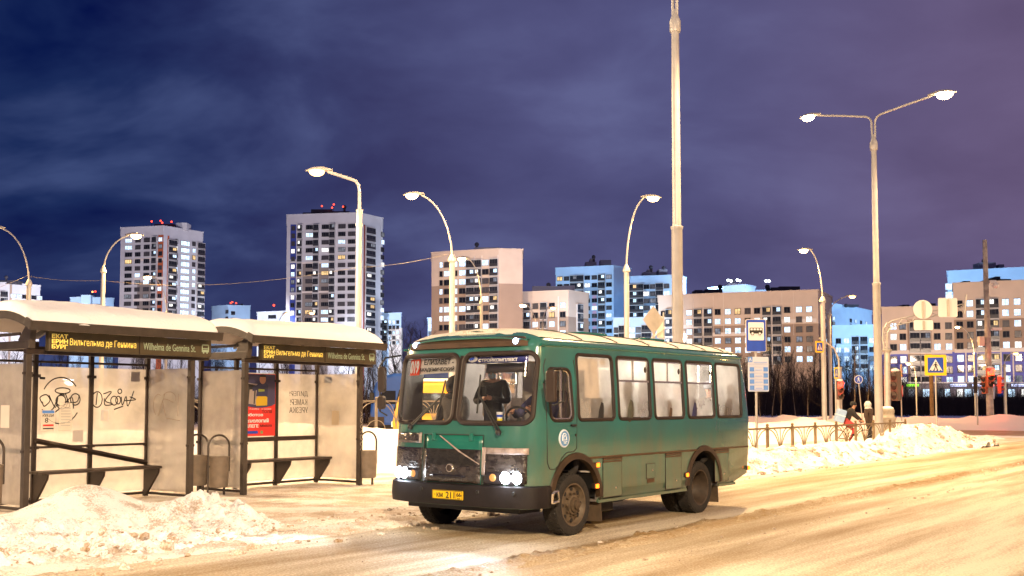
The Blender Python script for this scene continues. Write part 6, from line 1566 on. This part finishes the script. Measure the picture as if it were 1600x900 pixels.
# unseen spots added before the blocks to brighten their fronts
WA = (1.0, .74, .54); WN = (1.0, .86, .87); CO = (.74, .83, 1.0); BLU = (.48, .73, 1.0)
def fill_front(k, i, fr, frac_z, d, lz, L, color, cone=80, alb=.55):
    b = BL[k]; a, c = b.seg(i); ang = atan2(c.y-a.y, c.x-a.x); nv = Vector((sin(ang), -cos(ang), 0)); p = a.lerp(c, fr) + b.o
    q = p + nv*d; q.z = lz; p.z = b.zt*frac_z
    lamp('facade_fill', 'SPOT', q, L*39.5*(d*d+(lz-p.z)**2)/alb, color, 1.5, p, cone, .7)
for q in ((0, 0, .5, .6, 70, 25, .40, WN, 90), (0, 1, .5, .6, 70, 25, .36, (.86, .86, 1), 90), (1, 0, .5, .55, 75, 22, .40, WN, 95), (1, 1, .6, .55, 60, 25, .30, CO, 95), (2, 0, .5, .6, 45, 20, .5, CO, 80),
          (3, 0, .55, .7, 60, 22, .36, WA, 95), (3, 1, .4, .9, 45, 52, .45, (.90, .86, .95), 85), (4, 0, .5, .8, 50, 16, .36, WA, 100), (4, 1, .5, .7, 40, 22, .5, (.92, .88, .98), 90),
          (5, 0, .4, .75, 50, 22, .52, BLU, 100), (5, 1, .5, .85, 45, 45, .42, BLU, 85), (6, 0, .5, .75, 50, 20, .45, BLU, 100), (6, 1, .5, .8, 40, 30, .4, BLU, 90), (7, 0, .5, .8, 40, 14, .65, BLU, 110),
          (8, 0, .5, .7, 45, 16, .26, WA, 100), (8, 1, .22, .75, 50, 16, .21, WA, 115), (8, 1, .75, .75, 50, 16, .21, WA, 115), (8, 2, .5, .7, 35, 22, .5, (1, .88, .86), 90),
          (9, 0, .5, .95, 45, 40, .3, CO, 90), (9, 1, .5, .95, 45, 40, .25, CO, 90), (10, 0, .5, .95, 45, 40, .3, CO, 90), (11, 1, .4, .9, 55, 25, .5, BLU, 100), (11, 0, .4, .9, 55, 25, .5, BLU, 100), (12, 0, .5, .7, 50, 14, .62, BLU, 110),
          (13, 0, .5, .7, 45, 14, .22, WA, 115), (14, 0, .25, .7, 50, 15, .20, WA, 110), (14, 0, .65, .7, 50, 15, .20, WA, 110), (15, 0, .3, .9, 60, 35, .26, BLU, 110), (15, 0, .75, .9, 60, 35, .26, BLU, 110),
          (16, 0, .5, .8, 55, 30, .5, WN, 90), (16, 1, .5, .8, 55, 30, .55, (.95, .92, 1), 100), (17, 0, .5, .9, 45, 30, .25, CO, 90), (17, 1, .5, .9, 50, 30, .35, BLU, 100), (18, 0, .5, .9, 50, 30, .3, CO, 90), (18, 1, .5, .9, 50, 30, .35, BLU, 90),
          (19, 0, .5, .9, 50, 30, .45, (.95, .9, 1), 90), (20, 0, .5, .8, 40, 20, .5, BLU, 80)):
    fill_front(*q)
# ------------------------------------------------------------------ bare trees
M_BARK = mat('dark_bark', (.034, .021, .017), .9, 0, .3, 3); M_BARKL = mat('pale_birch_bark', (.26, .20, .15), .9, 0, .5, 3)
def tree_meshes(seed, h, r0, spread, birch):
    rr = random.Random(seed); tr = MB(); cr = MB()
    def branch(p, d, L, r, lev, mb):
        n = 5 if lev < 2 else 3; pts = [p.copy()]; q = p.copy(); dd = d.copy(); rad = [r]
        for k in range(n):
            dd = (dd + Vector((rr.uniform(-1, 1), rr.uniform(-1, 1), rr.uniform(-.3, .7)))*(.10 + .07*lev)).normalized()
            q = q + dd*(L/n); pts.append(q.copy()); rad.append(max(r*(1-.8*(k+1)/n), .006))
        mb.tube(pts, rad, 6 if lev == 0 else (4 if lev == 1 else 3), 0, caps=False)
        if lev >= 3: return
        nb = (20, 8, 5)[lev]
        for k in range(nb):
            t = (.18 if lev == 0 else .2) + (.80 if lev == 0 else .75)*((k+rr.random())/nb); i = min(int(t*n), n-1); pp = pts[i].lerp(pts[i+1], t*n-i)
            a = rr.uniform(0, 2*pi); side = Vector((cos(a), sin(a), 0)); up = rr.uniform(.35, 1.1) if not birch else rr.uniform(.8, 1.7)
            nd = (side*spread + Vector((0, 0, up)) + dd*.3).normalized()
            branch(pp, nd, L*(1-t*.55)*rr.uniform(.30, .48) if lev == 0 else L*rr.uniform(.35, .6)*(1-.4*t), max(r*(1-.75*t)*.42, .008), lev+1, cr)
    branch(Vector((0, 0, -.2)), Vector((rr.uniform(-.05, .05), rr.uniform(-.05, .05), 1)), h, r0, 0, tr)
    return tr, cr
TREES = []
for k, (h, r0, sp, bi) in enumerate(((10, .16, .8, False), (9, .12, .6, True), (11, .17, .9, False), (7.5, .15, 1.3, False), (10.5, .11, .45, True))):
    tr, cr = tree_meshes(40+k, h, r0, sp, bi); TREES.append((tr.mesh('trunk', M_BARKL if bi else M_BARK), cr.mesh('crown', M_BARK)))
def tree(x, y, k, rz, sc, label, group):
    t = thing('bare_tree', label, 'tree', (x, y, 0), rz, group); t.scale = (sc, sc, sc*random.uniform(.9, 1.1))
    a = bpy.data.objects.new('trunk', TREES[k][0]); COL.objects.link(a); a.parent = t
    c = bpy.data.objects.new('crown', TREES[k][1]); COL.objects.link(c); c.parent = t
    return t
rr = random.Random(9)
WOODL = 'bare tree in the dark wood at the foot of the beige block, behind the bus'
for i in range(78):
    Y = rr.uniform(150, 215); u = 1080 + 330*((i+rr.random())/78); p = post_at(u, Y)
    tree(p.x, Y, rr.choice([0, 1, 2, 4, 0, 3]), rr.uniform(0, 6), rr.uniform(.55, 1.15)*(1 if u < 1330 else .85), WOODL, 'bare trees of the wood behind the bus')
for i, u in enumerate((1188, 1206, 1219, 1243, 1262, 1333, 1346, 1357)):
    Y = 118 + (i*37 % 23); p = post_at(u, Y); t = tree(p.x, Y, 4 if i % 2 else 1, i*1.3, .62 + .05*(i % 3), 'slim pale birch standing at the front edge of the dark wood', 'slim birches at the edge of the wood')
p = post_at(1285, 128); tree(p.x, 128, 3, 1.0, 1.0, 'lone spreading bare tree in front of the dark wood', None)
LEFTL = 'bare tree in the dark belt behind the bus shelters'
for i in range(60):
    Y = rr.uniform(85, 150); u = -40 + 720*((i+rr.random())/60)
    if 250 < i < 0: continue
    p = post_at(u, Y); hgt = (rr.uniform(5.2, 7.6) if u < 560 else rr.uniform(8.0, 10.5))*Y/115
    tree(p.x, Y, rr.choice([0, 1, 2, 4]), rr.uniform(0, 6), hgt/10, LEFTL, 'bare trees behind the shelters')
BUSHL = 'low bare shrub of the hedge before the lit shops'
for i in range(46):
    Y = rr.uniform(150, 205); u = 1378 + 235*((i+rr.random())/46); p = post_at(u, Y)
    tree(p.x, Y, rr.choice([3, 0, 2, 3]), rr.uniform(0, 6), rr.uniform(.38, .62), BUSHL, 'bare shrubs before the shops')
# tangled undergrowth
def thicket(name, u0, u1, Y0, Y1, h, n, seed):
    rg = random.Random(seed); m = MB()
    for i in range(n):
        Y = rg.uniform(Y0, Y1); u = rg.uniform(u0, u1); p = post_at(u, Y); hh = h*rg.uniform(.45, 1.1)
        a = rg.uniform(0, 2*pi); lean = rg.uniform(.1, .9); L = Vector((cos(a)*lean*hh, sin(a)*lean*hh, hh*rg.uniform(.7, 1.1))); w = rg.uniform(.02, .05)*Y/150
        q = Vector((p.x, Y, 0)); md = q + L*.5 + Vector((rg.uniform(-.2, .2), 0, .1))
        m.add([q+Vector((-w, 0, 0)), q+Vector((w, 0, 0)), md+Vector((w*.7, 0, 0)), md+Vector((-w*.7, 0, 0)), q+L], [(0, 1, 2, 3), (3, 2, 4)])
        for k in range(5):
            t = rg.uniform(.25, .95); s = q+L*t; e = s + Vector((rg.uniform(-.4, .4)*hh, rg.uniform(-.3, .3), rg.uniform(.1, .35)*hh)); m.add([s+Vector((-w*.4, 0, 0)), s+Vector((w*.4, 0, 0)), e], [(0, 1, 2)])
    o = m.build(name, M_BARK, None, fix=False); tag(o, 'dark tangle of bare twigs under the trees', 'undergrowth', None, 'stuff'); return o
thicket('undergrowth', 1060, 1395, 148, 225, 4.8, 5200, 1); thicket('undergrowth', 1375, 1625, 150, 215, 3.3, 5200, 2); thicket('undergrowth', -50, 690, 85, 160, 3.6, 6500, 3)

# ------------------------------------------------------------------ the yellow bus and the blue lorry beyond the railing
M_YBUS = mat('yellow_bus_paint', (.62, .33, .015), .35, 0, .15, 1, coat=.5); M_TBLUE = mat('blue_lorry_paint', (.02, .09, .42), .3, 0, .2, 1, coat=.6)
def small_wheel(parent, x, y, r, w=.25):
    o = MB().lathe([(r*.6, -w/2), (r*.95, -w/2), (r, -w*.35), (r, w*.35), (r*.95, w/2), (r*.6, w/2)], 24, axis='y').build('wheel', M_TYRE, parent); o.location = (x, y, r)
    MB().lathe([(.02, -w*.3), (r*.6, -w*.4), (r*.62, w*.4), (.02, w*.3)], 20, axis='y').build('rim', M_GALV, o); return o
yb = post_at(722, 46); yb = Vector((yb.x, 46, 0))
t = thing('minibus', 'yellow bus parked beyond the railing, seen through the windscreen of the green bus', 'bus', yb, radians(186))
# local x forward, flank towards the camera at +y
prof = [(2.9, .35), (3.0, .9), (2.92, 1.35), (2.62, 2.45), (2.45, 2.62), (-2.7, 2.66), (-2.85, 2.5), (-2.95, 1.4), (-2.95, .4)]
MB().prism([(x, -1.1, z) for x, z in prof], (0, 2.2, 0)).build('body', M_YBUS, t, bevel=.12)
for x0, x1 in ((2.55, 2.1), (1.9, .75), (.6, -.55), (-.7, -1.5), (-1.65, -2.6)):
    w = MB().prism([(x0, 1.095, 1.30), (x1, 1.095, 1.30), (x1, 1.095, 2.2), (x0-(.25 if x0 > 2 else 0), 1.095, 2.2)], (0, .03, 0)).build('side_window', LOGG, t)
    m = MB()
    for a, b_, c, d_ in ((x0, x1, 1.27, 1.31), (x0, x1, 2.18, 2.22)): m.bx(a, b_, 1.12, 1.14, c, d_)
    for x in (x0, x1): m.bx(x-.02, x+.02, 1.12, 1.14, 1.28, 2.2)
    m.build('window_frame', M_YBUS, w)
MB().prism([(2.86, -1.0, 1.42), (2.96, -1.0, 1.40), (2.72, -1.0, 2.32), (2.62, -1.0, 2.34)], (0, 2.0, 0)).build('windscreen', LOGG, t)
MB().bx(1.95, 2.0, 1.10, 1.125, .45, 2.3).build('door_seam', M_BLACK, t)
MB().bx(-2.98, 3.05, -1.12, 1.12, .28, .5).build('bumper', M_BUMP, t, bevel=.05)
for x in (1.9, -1.75):
    for sg in (1, -1): small_wheel(t, x, sg*.98, .38)
m = MB(); m.bx(2.98, 3.04, -.9, -.6, .75, .95); m.build('headlight', M_WHITE, t); m = MB(); m.bx(2.98, 3.04, .6, .9, .75, .95); m.build('headlight', M_WHITE, t)
MB().box((-.2, 0, 2.72), (5.0, 2.0, .14)).build('roof_snow', M_SNOW, t, bevel=.06)
tb = post_at(617, 60); tb = Vector((tb.x, 60, 0)); t = thing('lorry', 'blue lorry cab with a rounded roof parked behind the yellow bus', 'lorry', tb, radians(172))
prof = [(1.0, .5), (1.15, 1.2), (1.08, 2.1), (.85, 2.9), (.45, 3.25), (-.2, 3.42), (-1.9, 3.42), (-1.9, .5)]
MB().prism([(x, -1.2, z) for x, z in prof], (0, 2.4, 0)).build('cab', M_TBLUE, t, bevel=.18)
MB().prism([(.62, 1.19, 1.72), (-.35, 1.19, 1.70), (-.35, 1.19, 2.45), (.42, 1.19, 2.45)], (0, .03, 0)).build('side_window', LOGG, t)
MB().prism([(1.06, -1.05, 1.8), (1.14, -1.05, 1.75), (.92, -1.05, 2.75), (.84, -1.05, 2.75)], (0, 2.1, 0)).build('windscreen', LOGG, t)
MB().bx(.85, 1.1, 1.25, 1.42, 1.75, 2.35).build('wing_mirror', M_BLACK, t, bevel=.04)
MB().bx(.3, 1.18, 1.19, 1.25, .5, 1.0).build('step', M_STEELD, t)
MB().bx(.9, 1.25, -1.2, 1.2, .35, .75).build('bumper', M_BUMP, t, bevel=.06)
MB().bx(-8, -2.0, -1.2, 1.2, .9, 3.5).build('trailer', mat('trailer_blue', (.02, .05, .2), .6), t, bevel=.05)
for x in (.2, -3, -6.5):
    for sg in (1, -1): small_wheel(t, x, sg*1.0, .5, .3)

# ------------------------------------------------------------------ people
SKIN = mat('skin', (.50, .27, .18), .5, 0, .12, 30); HAIR = mat('dark_hair', (.02, .014, .01), .7, 0, .3, 40)
EYE = mat('eye_dark', (.02, .015, .012), .2)
def C(name, col, r=.85): return mat(name, col, r, 0, .3, 14, .3, 60)
def hand(parent, wrist, d, palm_n, material, grip=.9):
    """palm, four unequal bent fingers and a thumb from the side of the palm"""
    d = Vector(d).normalized(); nrm = Vector(palm_n); nrm = (nrm - d*nrm.dot(d)).normalized(); s = d.cross(nrm); w = Vector(wrist)
    m = MB(); m.tube([w-d*.01, w+d*.03, w+d*.075], [.028, .040, .034], 8)
    for k, (o, L) in enumerate(((-.027, .062), (-.009, .074), (.009, .070), (.026, .054))):
        p = w + d*.075 + s*o; pts = [p]; a = .15
        for j in range(3):
            a += grip*.55; p = p + (d*cos(a) + nrm*sin(a))*(L*(.45, .32, .23)[j]); pts.append(p)
        m.tube(pts, [.0095, .009, .0085, .006], 6)
    p = w + d*.03 - s*.032; m.tube([p, p - s*.022 + d*.028 + nrm*.012, p - s*.018 + d*.055 + nrm*.028], [.011, .010, .007], 6)
    return m.build('hand', material, parent)
def person(label, loc, rz, J, cols, wear=None, hat=None, mask=None, scale=1.0, hands=None, name='person', face=True):
    """one skinned figure; J gives joint positions (x forward, y left, z up); cols: jacket, trousers, shoes, skin"""
    t = thing(name, label, 'person', loc, rz)
    D = dict(pel=(0, 0, .94), spi=(0, 0, 1.13), che=(0, 0, 1.34), nec=(.01, 0, 1.50), jaw=(.035, 0, 1.57), cra=(.012, 0, 1.665), top=(.01, 0, 1.73),
             shl=(0, .19, 1.43), ell=(-.02, .25, 1.15), wrl=(.06, .25, .92), shr=(0, -.19, 1.43), elr=(-.02, -.25, 1.15), wrr=(.06, -.25, .92),
             hil=(0, .095, .90), knl=(.03, .105, .50), anl=(-.02, .11, .10), tol=(.15, .12, .045), hir=(0, -.095, .90), knr=(.03, -.105, .50), anr=(-.02, -.11, .10), tor=(.15, -.12, .045))
    D.update(J)
    R = dict(pel=.155, spi=.15, che=.165, nec=.062, jaw=.075, cra=.098, top=.065, sh=.088, el=.062, wr=.042, hi=.105, kn=.072, an=.052, to=.048)
    ks = list(D); idx = {k: i for i, k in enumerate(ks)}
    ed = [('pel', 'spi'), ('spi', 'che'), ('che', 'nec'), ('nec', 'jaw'), ('jaw', 'cra'), ('cra', 'top')]
    for s_ in 'lr': ed += [('che', 'sh'+s_), ('sh'+s_, 'el'+s_), ('el'+s_, 'wr'+s_), ('pel', 'hi'+s_), ('hi'+s_, 'kn'+s_), ('kn'+s_, 'an'+s_), ('an'+s_, 'to'+s_)]
    me = bpy.data.meshes.new('body'); me.from_pydata([D[k] for k in ks], [(idx[a], idx[b]) for a, b in ed], [])
    o = bpy.data.objects.new('body', me); COL.objects.link(o); o.parent = t
    sk = o.modifiers.new('skin', 'SKIN'); sk.use_smooth_shade = True
    for k in ks:
        r = R.get(k) or R[k[:2]]; o.data.skin_vertices[0].data[idx[k]].radius = (r, r)
    o.data.skin_vertices[0].data[idx['pel']].use_root = True
    sb = o.modifiers.new('smooth', 'SUBSURF'); sb.levels = 1; sb.render_levels = 1
    bake(o); me = o.data; me.materials.clear()
    for c in cols: me.materials.append(c)
    V = {k: Vector(v) for k, v in D.items()}
    seg = [(V['pel'], V['spi'], 0), (V['spi'], V['che'], 0), (V['che'], V['nec'], 0), (V['nec'], V['jaw'], 3), (V['jaw'], V['top'], 3)]
    for s_ in 'lr': seg += [(V['che'], V['sh'+s_], 0), (V['sh'+s_], V['el'+s_], 0), (V['el'+s_], V['wr'+s_], 0), (V['pel'], V['hi'+s_], 1), (V['hi'+s_], V['kn'+s_], 1), (V['kn'+s_], V['an'+s_], 1), (V['an'+s_], V['to'+s_], 2)]
    for p in me.polygons:
        c = p.center; best = 9; mi = 0
        for a, b_, m_ in seg:
            ab = b_-a; u = max(0, min(1, (c-a).dot(ab)/max(ab.length_squared, 1e-9))); dd = (c-(a+ab*u)).length
            if dd < best: best = dd; mi = m_
        p.material_index = mi; p.use_smooth = True
    hd = V['cra']; fx = (V['jaw']-V['nec']); fwd = Vector((1, 0, 0))
    if face:
        for sg in (-1, 1): MB().sphere((hd.x+.085, hd.y+sg*.034, hd.z-.015), .013, 6).build('eye', EYE, o)
        MB().prism([(hd.x+.088, hd.y-.016, hd.z-.07), (hd.x+.088, hd.y+.016, hd.z-.07), (hd.x+.115, hd.y, hd.z-.068)], (-.012, 0, .055)).build('nose', cols[3], o)
        MB().box((hd.x+.088, hd.y, hd.z-.095), (.014, .045, .010)).build('mouth', mat('lips', (.35, .12, .10), .5), o)
        for sg in (-1, 1): MB().sphere((hd.x-.005, hd.y+sg*.096, hd.z-.03), .026, 6, 0, (.8, .4, 1.2)).build('ear', cols[3], o)
    if hat:
        kind, hm = hat
        m = MB()
        if kind == 'cap': m.sphere((hd.x-.012, hd.y, hd.z+.025), .118, 8, 0, (1.05, .95, .85)); m.lathe([(.118, -.02), (.124, .0), (.124, .03), (.118, .05)], 20, (hd.x-.008, hd.y, hd.z+.0))
        elif kind == 'hood': m.sphere((hd.x-.035, hd.y, hd.z-.015), .142, 8, 0, (1.0, .98, 1.12)); m.lathe([(.12, -.10), (.15, -.13), (.13, -.16)], 16, (hd.x-.02, hd.y, hd.z-.02))
        elif kind == 'hair': m.sphere((hd.x-.02, hd.y, hd.z+.02), .116, 8, 0, (1.0, .98, .98))
        m.build({'cap': 'knitted_hat', 'hood': 'hood', 'hair': 'hair'}[kind], hm, o)
    if mask:
        m = MB(); m.sphere((hd.x+.045, hd.y, hd.z-.075), .068, 8, 0, (.8, 1.0, .85)); m.build('face_mask', mask, o)
    for key, d, n_ in (hands or (('l', None, None), ('r', None, None))):
        w = V['wr'+key]; e = V['el'+key]; dd = Vector(d) if d else (w-e); hand(t, w + (w-e).normalized()*.01, dd, n_ or (Vector((0, -1 if key == 'l' else 1, .15))), cols[3])
    t.scale = (scale,)*3
    return t
JK = C('black_jacket', (.015, .013, .014)); TR = C('dark_trousers', (.02, .02, .026)); SH = C('dark_boots', (.015, .012, .01)); MASKB = mat('blue_face_mask', (.35, .50, .68), .8)
NAVY = C('navy_jacket', (.03, .03, .09)); GRYC = C('grey_coat', (.10, .09, .085)); BRNC = C('brown_coat', (.09, .05, .03)); OLV = C('olive_coat', (.07, .07, .05))
# man with a phone standing behind the windscreen
man = person('man in a black jacket and pale blue mask holding a phone behind the windscreen', bus_pt(-.22, -.30, .76), BUSROT + .25,
    dict(ell=(.10, .30, 1.14), wrl=(.30, .09, 1.20), elr=(.08, -.30, 1.14), wrr=(.30, -.07, 1.19), jaw=(.06, 0, 1.56), cra=(.04, 0, 1.65), top=(.03, 0, 1.72)),
    [JK, TR, SH, SKIN], hat=('cap', C('black_hat', (.015, .013, .013))), mask=MASKB, scale=.865, hands=(('l', (.5, -.8, .2), (.2, -.3, .9)), ('r', (.5, .8, .2), (.2, .3, .9))))
ph = thing('phone', 'dark phone in the hands of the standing man', 'phone', bus_pt(.13, -.24, 1.90), BUSROT + .25)
MB().prism([(a, -.0, b_) for a, b_ in [(-.02, -.07), (.02, .07)]] + [(.03, .0, .066), (-.01, .0, -.074)], (0, .07, 0)).build('case', M_BLACK, ph)
SIT = dict(pel=(0, 0, .52), spi=(-.02, 0, .72), che=(-.03, 0, .93), nec=(-.01, 0, 1.09), jaw=(.03, 0, 1.16), cra=(.01, 0, 1.255), top=(.005, 0, 1.32), shl=(-.03, .19, 1.02), shr=(-.03, -.19, 1.02),
    ell=(.04, .25, .76), wrl=(.26, .12, .66), elr=(.04, -.25, .76), wrr=(.26, -.12, .66), hil=(0, .095, .50), knl=(.42, .11, .50), anl=(.44, .11, .10), tol=(.60, .12, .045), hir=(0, -.095, .50), knr=(.42, -.11, .50), anr=(.44, -.11, .10), tor=(.60, -.12, .045))
DRV = dict(SIT); DRV.update(ell=(.22, .26, .82), wrl=(.42, .18, .88), elr=(.22, -.26, .82), wrr=(.42, -.18, .88))
person('driver in a navy jacket with a pale blue mask at the wheel', bus_pt(-.08, .64, .74), BUSROT, DRV, [NAVY, TR, SH, SKIN], hat=('cap', C('brown_hat', (.12, .07, .04))), mask=MASKB, scale=1.0)
person('passenger in a grey hooded coat sitting at the front right', bus_pt(-.10, -.95, .74), BUSROT, dict(SIT), [GRYC, TR, SH, SKIN], hat=('hood', GRYC), scale=1.0)
for lab, x, y, co, ht in (('passenger in a dark cap behind the first side window', -.66, .97, JK, ('cap', C('dark_cap', (.02, .018, .02)))), ('passenger leaning behind the left half of the second side window', -1.42, .98, OLV, ('hair', HAIR)),
        ('hooded passenger behind the right half of the second side window', -1.75, .88, JK, ('hood', JK)), ('passenger in a brown coat behind the third side window', -2.60, .95, BRNC, ('cap', C('grey_cap', (.1, .1, .11)))),
        ('dark haired passenger behind the fourth side window', -3.35, .97, NAVY, ('hair', HAIR)), ('passenger in a grey hat behind the last side window', -4.45, .95, GRYC, ('cap', C('pale_hat', (.3, .3, .33))))):
    person(lab, bus_pt(x, y, .74), BUSROT, dict(SIT), [co, TR, SH, SKIN], hat=ht)
# courier pushing off on a bicycle, woman in a white hat beside him
cy = Vector((at(1330, 640, 42.5).x, 42.5, 0)); heading = radians(-6)
t = thing('bicycle', 'bicycle ridden by the courier behind the railing', 'bicycle', cy, heading)
for x in (-.52, .52):
    w = MB().tube([(x+.33*cos(a*pi/14), 0, .35+.33*sin(a*pi/14)) for a in range(28)], .022, 6, closed=True).build('wheel', M_BLACK, t)
    m = MB()
    for k in range(12): m.tube([(x, 0, .35), (x+.32*cos(k*pi/6), 0, .35+.32*sin(k*pi/6))], .003, 3)
    m.build('spokes', M_GALV, w)
m = MB()
for a, b_ in (((-.52, .35), (-.08, .30)), ((-.52, .35), (-.18, .82)), ((-.08, .30), (-.2, .86)), ((-.08, .30), (.38, .78)), ((-.18, .78), (.36, .84)), ((.52, .35), (.35, .92))): m.tube([(a[0], 0, a[1]), (b_[0], 0, b_[1])], .018, 6)
m.build('frame', M_STEELD, t)
MB().tube([(.36, .28, 1.0), (.40, .1, .98), (.36, 0, .96), (.40, -.1, .98), (.36, -.28, 1.0)], .015, 6).build('handlebar', M_STEELD, t)
MB().sphere((-.22, 0, .90), .12, 8, 0, (1.1, .6, .35)).build('saddle', M_BLACK, t)
m = MB(); m.tube([(-.08, -.15, .30), (-.08, .15, .30)], .012, 6); m.bx(-.05, .05, .1, .2, .12, .14); m.bx(-.12, -.02, -.2, -.1, .46, .48); m.build('pedals', M_STEELD, t)
REDT = C('red_trousers', (.42, .05, .05))
person('courier in black with a dark knitted hat riding a bicycle behind the railing', cy, heading,
    dict(pel=(-.2, 0, .98), spi=(-.13, 0, 1.15), che=(-.02, 0, 1.33), nec=(.06, 0, 1.47), jaw=(.11, 0, 1.54), cra=(.09, 0, 1.63), top=(.08, 0, 1.70), shl=(-.02, .19, 1.41), shr=(-.02, -.19, 1.41), ell=(.14, .26, 1.20), wrl=(.34, .24, 1.03), elr=(.14, -.26, 1.20), wrr=(.34, -.24, 1.03),
         hil=(-.2, .1, .95), knl=(.12, .12, .62), anl=(-.06, .13, .20), tol=(.10, .13, .15), hir=(-.2, -.1, .95), knr=(.16, -.12, .80), anr=(-.02, -.13, .48), tor=(.14, -.13, .46)), [JK, REDT, SH, SKIN], hat=('cap', C('black_knit', (.012, .012, .014))), scale=1.04)
bk = thing('delivery_backpack', 'pale blue square delivery box on the back of the courier', 'backpack', cy + Vector((-.44, .02, 0)), heading)
o = MB().box((0, 0, 1.24), (.34, .46, .52), M=Matrix.Rotation(radians(18), 3, 'Y')).build('box', mat('pale_blue_box', (.30, .45, .72), .6, 0, .15, 6), bk, bevel=.03)
MB().box((-.005, 0, 1.26), (.36, .47, .03), M=Matrix.Rotation(radians(18), 3, 'Y')).build('seam', M_WHITE, o)
wc = Vector((at(1357, 640, 43.2).x, 43.2, 0))
person('woman in a dark coat and white fur hat walking beside the courier', wc, radians(10),
    dict(knl=(.14, .1, .52), anl=(.10, .1, .11), tol=(.27, .11, .05), knr=(-.02, -.1, .5), anr=(-.22, -.1, .13), tor=(-.07, -.11, .05), wrl=(.18, .22, .98), wrr=(-.02, -.27, .93)), [C('dark_brown_coat', (.05, .028, .02)), TR, SH, SKIN], hat=('hood', C('white_fur', (.75, .72, .70))), scale=1.02)
